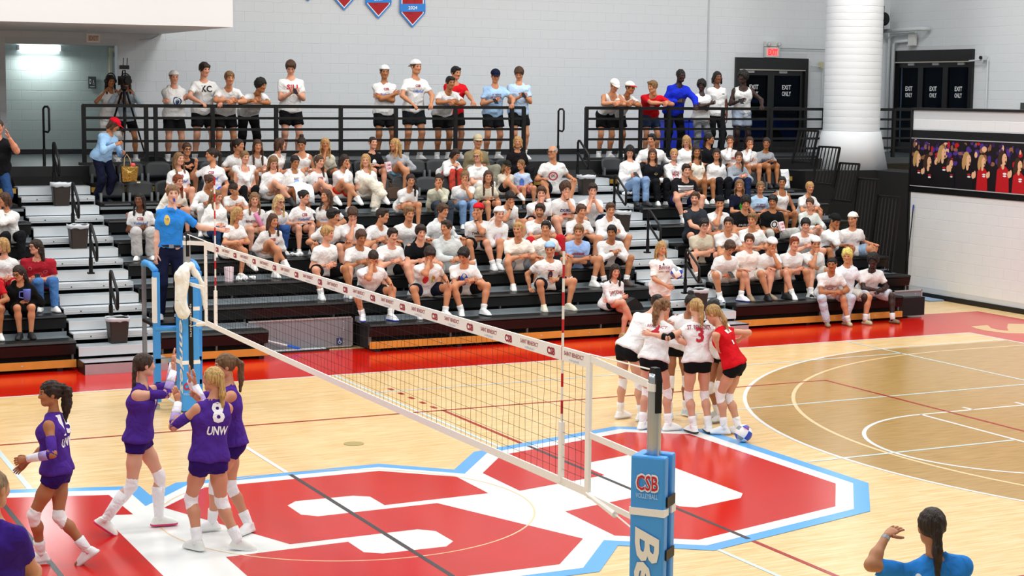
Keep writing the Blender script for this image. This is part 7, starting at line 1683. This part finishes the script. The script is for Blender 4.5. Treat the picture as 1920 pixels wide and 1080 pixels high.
# white column
t = thing('white_column', 'tall white round column of stacked rings with flared base', 'column', (16.97, 14.62, 2.50))
for k in range(28):
    z = 0.82 + k * 0.145; MB().lathe([(0.592, z), (0.600, z + 0.006), (0.602, z + 0.07), (0.600, z + 0.139), (0.592, z + 0.145)], n=72, caps=False).obj('ring', plain('column_white', '#dfe3e6', 0.6), t)
MB().lathe([(0.79, 0.0), (0.625, 0.80), (0.60, 0.83)], n=56).obj('flared_base', MATS['column_white'], t, True)
MB().lathe([(0.615, 0.80), (0.622, 0.815), (0.615, 0.83)], n=56, caps=False).obj('band', plain('band_grey', '#b8bcbf', 0.5), t)
struct(MB().box((15.2, 13.75, 0.0), (16.97, 15.35, 2.50)).obj('wall_column_plinth', M_VOID))
struct(MB().box((15.15, 13.70, 0.0), (16.97, 13.74, 2.51)).obj('wall_dark_backdrop', plain('backdrop_black', '#0a0a0b', 0.9)))  # added black sheet standing in for the darkness under the concourse
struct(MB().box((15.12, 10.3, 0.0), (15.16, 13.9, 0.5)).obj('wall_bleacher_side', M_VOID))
struct(MB().box((16.98, 12.66, 0.0), (17.9, 15.4, 2.50)).obj('wall_dark_backdrop_return', MATS['backdrop_black']))  # second piece of the added black backdrop
# fan unit, pipes, cameras on the right wall
t = thing('wall_heater_fan', 'dark ceiling-hung heater fan behind the white column', 'heater', (20.0, 17.75, 5.85))
MB().box((-0.28, -0.05, -0.32), (0.16, 0.5, 0.32)).obj('housing', plain('heater_brown', '#3b3330', 0.5), t); b = MB(); b.lathe([(0.16, 0), (0.16, 0.18), (0.05, 0.2)], (0, 0, 0), 14); b.v = [(0.02 + p[0], -0.05 - p[2], p[1]) for p in b.v]; b.obj('motor', M_BLACKM, t, True)
b = MB(); b.tube([(-0.05 + 0.24 * math.cos(a), -0.07, 0.24 * math.sin(a)) for a in np.linspace(0, 2 * math.pi, 17)[:-1]], 0.012, 5, closed=True); b.obj('fan_guard', M_BLACKM, t)
for k in range(4): MB().box((-0.26 + k * 0.0, -0.06, -0.26 + k * 0.15), (-0.20, -0.05, -0.16 + k * 0.15)).obj('louvre', plain('louvre_brass', '#7a6648', 0.5), t)
MB().tube([(0.0, 0.1, 0.32), (0.0, 0.1, 1.6)], 0.012, 6).obj('hanger', MATS['sign_housing'], t)
PIPE = plain('pipe_paint', '#c4cacd', 0.6)
for nm, pts, r, lab in (('duct_pipe', [(20.3, 18.0 - 0.1, 5.58), (20.3, 16.55, 5.60), (20.5, 16.45, 5.60)], 0.05, 'thick white pipe running out under the heater fan'),
        ('conduit_pipe', [(20.46, 17.85, 2.75), (20.46, 17.85, 5.42), (20.46, 17.75, 5.50), (20.46, 16.9, 5.52)], 0.045, 'outer grey conduit bending over the right wall corner'),
        ('conduit_pipe', [(20.46, 17.68, 2.75), (20.46, 17.68, 5.27), (20.46, 17.6, 5.33), (20.46, 17.1, 5.35)], 0.04, 'inner grey conduit bending over the right wall corner'),
        ('thin_conduit', [(17.4, 17.95, 5.12), (19.3, 17.95, 5.12)], 0.008, 'thin dark conduit line right of the lit exit sign'),
        ('thin_conduit', [(18.62, 17.95, 4.7), (18.62, 17.95, 2.8)], 0.012, 'thin vertical conduit right of the left exit door'),
        ('thin_conduit', [(20.5, 14.45, 4.9), (20.5, 14.45, 2.8)], 0.012, 'thin vertical conduit below the security camera')):
    tag(MB().tube(pts, r, 8).obj(nm, PIPE if 'dark' not in lab else plain('conduit_dark', '#7d8386', 0.6), None, True), lab, 'pipe')
t = thing('security_camera', 'small white security camera right of the far doors', 'camera', (20.45, 14.55, 4.92)); MB().box((-0.05, -0.06, -0.05), (0.05, 0.06, 0.05)).obj('camera_mount', PIPE, t); MB().tube([(0, 0.06, -0.05), (0, 0.45, -0.07)], 0.02, 8).obj('camera_arm', PIPE, t); MB().tube([(-0.06, -0.01, 0), (-0.10, -0.01, 0)], 0.035, 10).obj('camera_lens', M_BLACKM, t)
tag(MB().box((20.44, 14.40, 3.62), (20.52, 14.52, 3.74)).obj('junction_box', PIPE), 'white junction box on the conduit below the security camera', 'box')
tag(MB().box((20.44, 13.18, 3.73), (20.52, 13.30, 3.94)).obj('thermostat_box', plain('thermostat', '#3d423d', 0.5)), 'dark thermostat box on the right wall', 'box')
t = thing('door_sensor', 'small cream motion sensor arm beside the left exit door', 'sensor', (18.45, 17.9, 4.75)); MB().tube([(-0.2, 0, -0.03), (0.05, 0, -0.03)], 0.015, 6).obj('arm', PIPE, t); MB().box((0.05, -0.04, -0.06), (0.12, 0.06, 0.08)).obj('sensor_head', plain('sensor_cream', '#c9c39f', 0.5), t)
for z, lab in ((5.02, 'upper red fire alarm box behind the white column'), (3.75, 'lower red fire alarm box behind the white column')):
    t = thing('fire_alarm', lab, 'alarm', (18.98, 17.92, z)); MB().box((-0.09, -0.03, -0.11), (0.09, 0.05, 0.11)).obj('alarm_case', plain('alarm_red', '#a3121c', 0.4), t); MB().box((-0.05, -0.04, -0.03), (0.05, -0.03, 0.03)).obj('alarm_plate', TXW, t)
# parked cars seen dimly through the door glass are reflections at dusk: modelled low outside each door
def car(loc, rz, lab):
    t = thing('parked_car', lab, 'car', loc, rz)
    MB().prism([(-2.0, 0.35), (-2.0, 0.75), (-1.2, 0.85), (-0.6, 1.35), (0.9, 1.35), (1.5, 0.9), (2.05, 0.8), (2.1, 0.35)], 1, -0.85, 0.85).obj('car_body', CARB, t)
    MB().prism([(-1.0, 0.88), (-0.55, 1.28), (0.85, 1.28), (1.3, 0.92)], 1, -0.87, 0.87).obj('car_glass', GLS, t)
    for x in (-1.3, 1.3):
        for y in (-0.8, 0.8):
            b = MB(); b.lathe([(0.32, -0.1), (0.32, 0.1)], (0, 0, 0), 14); b.v = [(x + p[0], y + p[2], 0.32 + p[1]) for p in b.v]; b.obj('wheel', M_BLACKM, t)
OUTB = plain('light_block_dark', '#0c1016', 0.9)  # for added black boxes that keep world light out behind the door glass
o1 = MB(); o1.box((14.6, 18.26, DK - 0.25), (20.3, 25.0, DK - 0.15)); o1.box((14.6, 18.26, 6.2), (20.3, 25, 6.3)); o1.box((14.5, 18.26, 2.5), (14.6, 25, 6.3)); o1.box((20.3, 18.26, 2.5), (20.4, 25, 6.3)); o1.box((14.5, 25, 2.5), (20.4, 25.1, 6.3)); struct(o1.obj('wall_light_block_back', OUTB))
o1 = MB(); o1.box((20.8, 12.5, DK - 0.25), (27.0, 18.2, DK - 0.15)); o1.box((20.8, 12.5, 6.2), (27, 18.2, 6.3)); o1.box((20.8, 12.4, 2.5), (27, 12.5, 6.3)); o1.box((20.8, 18.1, 2.5), (27, 18.2, 6.3)); o1.box((27, 12.4, 2.5), (27.1, 18.2, 6.3)); struct(o1.obj('wall_light_block_side', OUTB))
car((17.6, 21.2, DK - 0.15), 0.1, 'blue car parked outside behind the left exit door'); car((24.2, 15.6, DK - 0.15), 1.5, 'blue car parked outside behind the right exit doors')
for lc in ((17.2, 21.0, 6.0), (24.0, 15.6, 6.0)): lamp('added_car_light', lc, (0.8, 0.8), 45, (0.6, 0.78, 1.0))  # added bluish lamps, only there to light the cars
# ---- end wall mural: a printed photograph strip
t = thing('mural_strip', 'printed photo mural of cheering team-mates along the end wall', 'mural', (LX - 0.02, 12.6, 2.24))
MB().box((-0.012, -13.0, 0.0), (0.01, 0.0, 0.98)).obj('mural_board', plain('mural_dark', '#140d14', 0.35), t)
for z in (0.0, 0.965): MB().box((-0.02, -13.0, z), (-0.012, 0.0, z + 0.018)).obj('mural_trim', plain('trim_alu', '#c9cccf', 0.4, 0.4), t)
rn = random.Random(21)
def blob(mb, y, z, ry, rz_, x, n=12):
    k = len(mb.v); mb.v += [(x, -y, z)] + [(x, -y + ry * math.cos(2 * math.pi * i / n), z + rz_ * math.sin(2 * math.pi * i / n)) for i in range(n)]
    for i in range(n): mb.f.append((k, k + 1 + i, k + 1 + (i + 1) % n)); mb.m.append(mb.cur)
mats = [plain('mural_' + c.lstrip('#'), c, 0.4) for c in ('#e0b08a', '#3a2416', '#0b0a0d', '#b3121c', '#2a1650', '#8a5a40', '#b59058', '#e8e6ea', '#4a2a86')]
mb = MB()
for i in range(520):
    mb.cur = rn.choice((4, 5, 5, 8, 2, 0, 4, 8, 3)); y = rn.uniform(0.02, 12.9); z = rn.uniform(0.50, 0.93); blob(mb, y, z, rn.uniform(0.025, 0.075), rn.uniform(0.03, 0.07) if z < 0.88 else 0.03, -0.0125 - 0.00001 * i, 8)
for y, z, sc, hc_, tc_ in [(0.22, 0.58, 1.0, 6, 2), (0.55, 0.52, 1.05, 1, 2), (0.98, 0.70, 1.1, 6, 2), (1.22, 0.50, 0.85, 1, 2), (1.72, 0.60, 1.1, 6, 2), (2.15, 0.58, 0.95, 6, 3), (2.72, 0.66, 1.1, 1, 3), (3.15, 0.55, 1.0, 1, 3), (3.6, 0.5, 1.0, 6, 3)] + [(4.2 + 0.5 * i, 0.55 + 0.06 * (i % 3), 1.0, 1 if i % 2 else 6, 3 if i % 3 else 2) for i in range(17)]:
    x = -0.0185 - 0.0002 * y
    mb.cur = tc_; w_ = 0.17 * sc; k = len(mb.v); mb.v += [(x, -y - w_, 0.02), (x, -y + w_, 0.02), (x, -y + w_ * 0.85, z - 0.20 * sc), (x, -y + w_ * 0.35, z - 0.13 * sc), (x, -y - w_ * 0.35, z - 0.13 * sc), (x, -y - w_ * 0.85, z - 0.20 * sc)]; mb.f.append(tuple(range(k, k + 6))); mb.m.append(mb.cur)
    mb.cur = hc_; blob(mb, y - 0.035 * sc, z + 0.02 * sc, 0.095 * sc, 0.125 * sc, x - 0.001); blob(mb, y - 0.10 * sc, z - 0.06 * sc, 0.05 * sc, 0.12 * sc, x - 0.0012)
    mb.cur = 0; blob(mb, y + 0.03 * sc, z - 0.01 * sc, 0.062 * sc, 0.10 * sc, x - 0.002); blob(mb, y + 0.0, z - 0.13 * sc, 0.035 * sc, 0.06 * sc, x - 0.0015)
    mb.cur = 1; blob(mb, y + 0.065 * sc, z - 0.055 * sc, 0.016 * sc, 0.024 * sc, x - 0.003); blob(mb, y + 0.055 * sc, z + 0.02 * sc, 0.010 * sc, 0.007 * sc, x - 0.003)
    mb.cur = 7; blob(mb, y + 0.05 * sc, z - 0.30 * sc, 0.045 * sc, 0.016 * sc, x - 0.002); mb.cur = 3 if tc_ == 2 else 7; blob(mb, y + 0.05 * sc, z - 0.26 * sc, 0.05 * sc, 0.018 * sc, x - 0.002)
    if rn.random() < 0.7: mb.cur = 0; blob(mb, y + 0.16 * sc, z - 0.27 * sc, 0.045 * sc, 0.06 * sc, x - 0.003); blob(mb, y + 0.20 * sc, z - 0.25 * sc, 0.03 * sc, 0.065 * sc, x - 0.0032)
mb.obj('mural_print', mats, t)['kind'] = 'stuff'
# pole and mat by the end wall
t = thing('wall_pole', 'thin black pole with blue tip leaning on the end wall', 'pole', (16.93, 12.5, 0)); MB().tube([(-0.04, 0.06, 0.02), (0.04, -0.02, 1.78)], 0.012, 6).obj('shaft', M_BLACKM, t); MB().tube([(0.038, -0.018, 1.74), (0.045, -0.024, 1.86)], 0.016, 6).obj('tip', plain('tip_blue', '#253a9c', 0.5), t)
tag(MB().box((16.60, 11.4, 0.002), (16.95, 12.5, 0.03)).obj('floor_mat', plain('mat_blue', '#7d93ad', 0.6)), 'thin blue-grey mat on the floor along the end wall', 'mat')
# dust mop on the floor
t = thing('dust_mop', 'wide dust mop with blue handle lying by the grey access panel', 'mop', (2.86, 9.93, 0)); MB().box((-0.55, -0.06, 0.0), (0.55, 0.06, 0.03)).obj('mop_head', plain('mop_black', '#1d1f22', 0.8), t); MB().box((-0.50, -0.045, 0.03), (0.50, 0.045, 0.04)).obj('mop_frame', plain('mop_white', '#d5d9dc', 0.5), t); MB().tube([(0.05, 0.0, 0.06), (-0.52, 0.05, 0.22)], 0.013, 6).obj('handle', plain('handle_white', '#e4e6e8', 0.4), t); MB().tube([(-0.50, 0.05, 0.215), (-0.62, 0.06, 0.25)], 0.022, 8).obj('grip', plain('grip_blue', '#1f63d0', 0.5), t); MB().tube([(-0.12, 0.015, 0.107), (0.08, -0.0, 0.05)], 0.02, 6).obj('swivel', MATS['grip_blue'], t)
# ================================================================== video camera on tripod
t = thing('video_camera', 'black video camera on tall tripod behind the guard rail', 'camera', (1.52, 15.25, DK))
for a in (0.4, 2.4, 4.5): MB().tube([(0.05 * math.cos(a), 0.05 * math.sin(a), 1.28), (0.20 * math.cos(a), 0.20 * math.sin(a), 0.85), (0.46 * math.cos(a), 0.30 * math.sin(a), 0.02)], [0.02, 0.018, 0.013], 8).obj('leg', M_BLACKM, t)
MB().lathe([(0.03, 0.7), (0.03, 1.3), (0.06, 1.33), (0.06, 1.38)], n=12).obj('column', M_BLACKM, t)
MB().box((-0.07, -0.17, 1.40), (0.08, 0.18, 1.56)).obj('camera_body', M_BLACKM, t); b = MB(); b.lathe([(0.05, 0), (0.055, 0.14), (0.06, 0.15)], n=12); b.v = [(p[0], -0.17 - p[2], 1.48 + p[1]) for p in b.v]; b.obj('lens', M_BLACKM, t); MB().tube([(0, -0.1, 1.56), (0, -0.08, 1.66), (0, 0.1, 1.66), (0, 0.14, 1.56)], 0.012, 6).obj('top_handle', M_BLACKM, t)
MB().box((-0.09, -0.06, 1.68), (0.08, 0.02, 1.75)).obj('wireless_unit', M_BLACKM, t); MB().tube([(0.10, 0.05, 1.38), (0.28, 0.35, 1.22)], 0.01, 6).obj('pan_handle', M_BLACKM, t)
for x in (-0.02, 0.05): MB().tube([(x, -0.02, 1.75), (x + 0.01, -0.02, 1.88)], 0.007, 6).obj('antenna', M_BLACKM, t)
tag(MB().prism([(-0.25, 0), (-0.22, 0.10), (-0.1, 0.14), (0.12, 0.12), (0.24, 0.0)], 1, -0.12, 0.12).obj('equipment_bag', plain('bag_black', '#121316', 0.7)), 'black equipment bag on the concourse floor beside the tripod', 'bag').location = (2.05, 15.25, DK)
# blue bins behind the dark-skinned standing people
for x, lab in ((13.75, 'left royal blue recycling bin behind the standing people'), (14.25, 'right royal blue recycling bin behind the standing people')):
    t = thing('recycling_bin', lab, 'bin', (x, 16.6, DK)); MB().prism([(-0.2, 0), (-0.25, 0.75), (0.25, 0.75), (0.2, 0)], 1, -0.2, 0.2).obj('bin_body', plain('bin_blue', '#1b35c8', 0.5), t); MB().box((-0.27, -0.22, 0.75), (0.27, 0.22, 0.82)).obj('bin_lid', plain('bin_blue2', '#1a2fae', 0.5), t)
# ================================================================== small things in hands and on the rows
def popcorn(loc, rz, lab, tilt=0.3):
    t = thing('popcorn_box', lab, 'box', loc, rz); t.rotation_euler = (tilt, 0.15, rz); MB().prism([(-0.045, -0.09), (-0.055, 0.08), (0.055, 0.08), (0.045, -0.09)], 1, -0.03, 0.03).obj('carton', plain('carton_pink', '#efd9df', 0.6), t)
    flat_text('CSB', (0.0, 0.031, 0.01), (-1, 0, 0), (0, 0, 1), 0.035, plain('carton_red', '#b5203a', 0.6), 'carton_print', t, 0.04); flat_text('CSB', (0.0, 0.031, -0.05), (-1, 0, 0), (0, 0, 1), 0.03, MATS['carton_red'], 'carton_print', t, 0.04)
def held_items():
    for kind, p, rz, who in HELD:
        short = dict(B7='the long-haired person in white sweatshirt, lower chair row', D5='the person with long black hair, right block', J6='the bent-over person in stone shorts', M4='the person in red blouse', S7='the tall person with red-lettered tee at the rail', S12='the person in navy cap at the rail', S13='the person at the end of the left rail', S20='the person in white tank top').get(who, '')
        if kind == 'phone':
            t = thing('mobile_phone', 'dark phone held by ' + short, 'phone', p, rz); t.rotation_euler = (0.9, 0, rz); MB().box((-0.038, -0.005, -0.075), (0.038, 0.005, 0.075)).obj('phone_case', plain('phone_black', '#14151a', 0.25), t); MB().box((-0.034, -0.0065, -0.07), (0.034, -0.005, 0.07)).obj('phone_screen', plain('phone_screen', '#2a2e3a', 0.1), t)
        elif kind == 'A10':
            t = thing('tumbler_cup', 'pink tumbler hugged by the person in collegiate sweatshirt', 'cup', p + Vector((0.05, 0, 0.03)), rz); t.rotation_euler = (0.3, 0.4, rz); MB().lathe([(0.036, -0.12), (0.045, 0.10), (0.047, 0.12)], n=14).obj('cup_body', plain('cup_pink', '#e58fb8', 0.4), t, True); MB().lathe([(0.044, 0.12), (0.044, 0.135)], n=14).obj('cup_lid', plain('cup_lid_pink', '#d77fa8', 0.4), t)
        elif kind == 'M5':
            t = thing('travel_mug', 'blue handled mug held by the person in black hoodie', 'mug', p + Vector((0.05, 0, 0.07)), rz); MB().lathe([(0.048, -0.075), (0.056, 0.07), (0.056, 0.085)], n=16).obj('mug_body', plain('mug_blue', '#5f72cc', 0.4), t, True); MB().tube([(0.05, 0.0, 0.05), (0.10, 0.0, 0.045), (0.105, 0, -0.03), (0.05, 0, -0.045)], 0.009, 6).obj('mug_handle', MATS['mug_blue'], t)
        elif kind in ('B11', 'J2'):
            popcorn(p + Vector((0, -0.02, 0.02)), rz, 'pale pink popcorn carton held by ' + ('the person in cream trousers' if kind == 'B11' else 'the person in black round-emblem tee'))
def small_things():
    held_items()
    popcorn((5.95, 13.72, 2.70), math.pi, 'tall pale popcorn carton between the two people in the top row', 0.0)
    t = thing('popcorn_box', 'pale popcorn carton standing on the bench below the blonde in profile', 'box', (2.13, 11.0, BZ(2) + 0.09), math.pi + 0.2); MB().prism([(-0.055, -0.09), (-0.065, 0.14), (0.065, 0.14), (0.055, -0.09)], 1, -0.04, 0.04).obj('carton', MATS['carton_pink'], t)
    popcorn((3.22, 11.62, BZ(3) + 0.09), math.pi + 0.3, 'small pink carton on the bench beside the jeans of the person with glasses', 0.0)
    def crumple(loc, lab, sc=1.0, colr='#eef0f2'):
        rn = random.Random(len(lab)); pr = [ball(A_(rn.uniform(-0.09, 0.09) * sc, rn.uniform(-0.05, 0.05), 0.03 + rn.uniform(0, 0.02)), rn.uniform(0.02, 0.04)) for _ in range(9)]; v_, f_ = sdf_mesh(pr, 0.012, 0.01, noise=wob(0.006, 90)); tag(link(bpy.data.objects.new('crumpled_wrapper', mkmesh('crumpled_wrapper', v_, f_, False, [plain('wrap_' + colr.lstrip('#'), colr, 0.6)])), None), lab, 'wrapper').location = loc
    crumple((2.40, 10.98, BZ(2)), 'crumpled white wrapper beside the popcorn carton on the third bench', 1.6); crumple((3.45, 11.62, BZ(3)), 'crumpled white napkin beside the small pink carton', 1.2); crumple((10.75, 13.32, 2.11), 'crumpled white paper on the seat by the right aisle top'); crumple((5.70, 11.8, BZ(3) + 0.0), 'white garment lying on the bench left of the v-neck tee', 2.2); crumple((8.62, 10.3, BZ(1)), 'white paper on the second bench behind the girl in red-lettered sweatshirt', 0.8)
    def bottle(loc, lab, c1, c2, h=0.2, r=0.033):
        t = thing('drink_bottle', lab, 'bottle', loc); MB().lathe([(r, 0), (r, h * 0.72), (r * 0.5, h * 0.85), (r * 0.5, h * 0.9)], n=14).obj('bottle_body', plain('bottle_' + c1.lstrip('#'), c1, 0.25), t, True); MB().lathe([(r * 0.62, h * 0.9), (r * 0.62, h)], n=12).obj('bottle_cap', plain('bottle_' + c2.lstrip('#'), c2, 0.4), t)
        return t
    bottle((6.30, 10.42, BZ(1) + 0.0), 'small clear bottle with orange cap on the second bench', '#9aa3ad', '#e2672a', 0.16, 0.028)
    t = bottle((6.92, 11.55, BZ(3)), 'white water bottle with loop cap on the fourth bench', '#e3e9ee', '#cfd6da', 0.24, 0.037); MB().tube([(0.03 * math.cos(a), 0, 0.25 + 0.03 * math.sin(a)) for a in np.linspace(0, math.pi, 7)], 0.006, 5).obj('carry_loop', plain('loop_dark', '#3a4148', 0.5), t)
    bottle((12.05, 12.2, BZ(4)), 'pink and yellow bottle in front of the dark trousers, right block', '#d8cf3c', '#e8a6b6', 0.26, 0.035)
    t = thing('tumbler_cup', 'lilac tumbler standing on the bench beside the pale trousers', 'cup', (13.18, 11.0, BZ(2))); MB().lathe([(0.036, 0), (0.04, 0.10), (0.05, 0.13), (0.053, 0.27)], n=16).obj('cup_body', plain('cup_lilac', '#a791cf', 0.4), t, True); MB().lathe([(0.05, 0.27), (0.05, 0.285)], n=16).obj('cup_lid', plain('cup_lid_lilac', '#9a86c2', 0.4), t)
    t = thing('iced_coffee', 'clear iced coffee cup with straw on the bench by the empty chairs', 'cup', (1.22, 13.02, BZ(5))); MB().lathe([(0.035, 0), (0.042, 0.07)], n=14).obj('coffee', plain('coffee_tan', '#b79b74', 0.3), t, True); MB().lathe([(0.042, 0.07), (0.048, 0.14), (0.05, 0.145)], n=14).obj('clear_cup', plain('cup_clear', '#aab1b2', 0.1), t, True); MB().tube([(0, 0, 0.10), (0.07, 0, 0.20)], 0.006, 5).obj('straw', TXW, t)
    t = thing('white_cup', 'white paper cup in the lap of the person in black tee, right block', 'cup', (11.36, 13.10, 2.36)); MB().lathe([(0.03, 0), (0.04, 0.09)], n=12).obj('cup_wall', TXW, t, True)
    tag(MB().prism([(-0.035, 0), (-0.04, 0.09), (0.03, 0.10), (0.04, 0.0)], 1, -0.03, 0.03).obj('paper_cup', plain('cup_pinkish', '#b88a7a', 0.6)), 'small dusty pink cup beside the iced coffee', 'cup').location = (1.03, 13.02, BZ(5))
    # gift bag, leather bag, name card, towel on chair, footwear bag
    t = thing('gift_bag', 'shiny gold gift bag held over the empty chairs', 'bag', (1.18, 13.60, 2.50)); v_ = [(-0.12, -0.06, 0), (0.12, -0.06, 0), (0.12, 0.06, 0), (-0.12, 0.06, 0), (-0.14, -0.07, 0.26), (0.15, -0.07, 0.25), (0.14, 0.07, 0.27), (-0.13, 0.07, 0.26), (-0.02, -0.085, 0.12), (0.03, 0.08, 0.13)]
    link(bpy.data.objects.new('bag_body', mkmesh('bag_body', v_, [(3, 2, 1, 0), (0, 1, 8), (1, 5, 8), (5, 4, 8), (4, 0, 8), (1, 2, 6, 5), (2, 3, 9), (3, 7, 9), (7, 6, 9), (6, 2, 9), (3, 0, 4, 7)], False, [plain('foil_gold', '#b8904a', 0.22, 0.85, bump=0.6, bscale=14)])), t)
    MB().tube([(-0.08, 0, 0.25), (-0.07, 0, 0.40), (-0.03, 0, 0.46), (0.02, 0, 0.38), (0.05, 0, 0.25)], 0.008, 6).obj('bag_handle', plain('handle_tan', '#c9a676', 0.6), t); MB().lathe([(0.02, 0.22), (0.05, 0.27), (0.03, 0.31)], (0.07, 0, 0), 10).obj('tissue_paper', plain('tissue_red', '#d8524e', 0.6), t, True)
    t = thing('leather_bag', 'small brown leather bag on the chair right of the cream trousers', 'bag', (5.92, 13.36, 2.14)); MB().prism([(-0.12, 0), (-0.13, 0.14), (-0.06, 0.2), (0.08, 0.2), (0.13, 0.13), (0.11, 0)], 1, -0.06, 0.06).obj('bag_body', plain('leather_brown', '#4a3326', 0.45), t); MB().tube([(-0.06, 0, 0.2), (-0.04, 0, 0.27), (0.04, 0, 0.27), (0.06, 0, 0.2)], 0.008, 6).obj('bag_handle', MATS['leather_brown'], t)
    tag(MB().box((-0.03, -0.004, -0.014), (0.03, 0.004, 0.014)).obj('seat_card', plain('card_cream', '#e2dcae', 0.6)), 'small cream card on an empty chair back in the lower chair row', 'card').location = (1.38, 13.745, 2.475)
    v_ = []; f_ = []
    for j in range(8):
        for i in range(4): v_.append((-0.10 + 0.065 * i, -0.03 - 0.01 * math.sin(i * 2 + j) - (0.02 if j else 0.06) * 0 - 0.012 * j, 0.03 - 0.055 * j))
    for j in range(7):
        for i in range(3): f_.append((j * 4 + i, j * 4 + i + 1, (j + 1) * 4 + i + 1, (j + 1) * 4 + i))
    o = tag(link(bpy.data.objects.new('hanging_towel', mkmesh('hanging_towel', v_, f_, True, [fabric('#eceef1')])), None), 'white towel hung over the end chair of the right block', 'towel'); o.location = (14.62, 13.72, 2.52); o.modifiers.new('s', 'SOLIDIFY').thickness = 0.015
    tag(MB().prism([(-0.16, 0), (-0.14, 0.12), (0.02, 0.20), (0.14, 0.10), (0.2, 0)], 1, -0.09, 0.09).obj('sports_bag', plain('sports_bag', '#15161a', 0.7)), 'black drawstring bag on the lowest bench right of the red-lettered sweatshirt', 'bag').location = (8.72, 9.6, BZ(0))
    tag(MB().prism([(-0.14, 0), (-0.12, 0.10), (0.1, 0.14), (0.16, 0)], 1, -0.08, 0.08).obj('hand_bag', plain('sports_bag', '#15161a', 0.7)), 'dark bag on the bench beside the strawberry blond man', 'bag').location = (3.10, 11.55, BZ(3))
players(); crowd(); deck_people(); small_things()
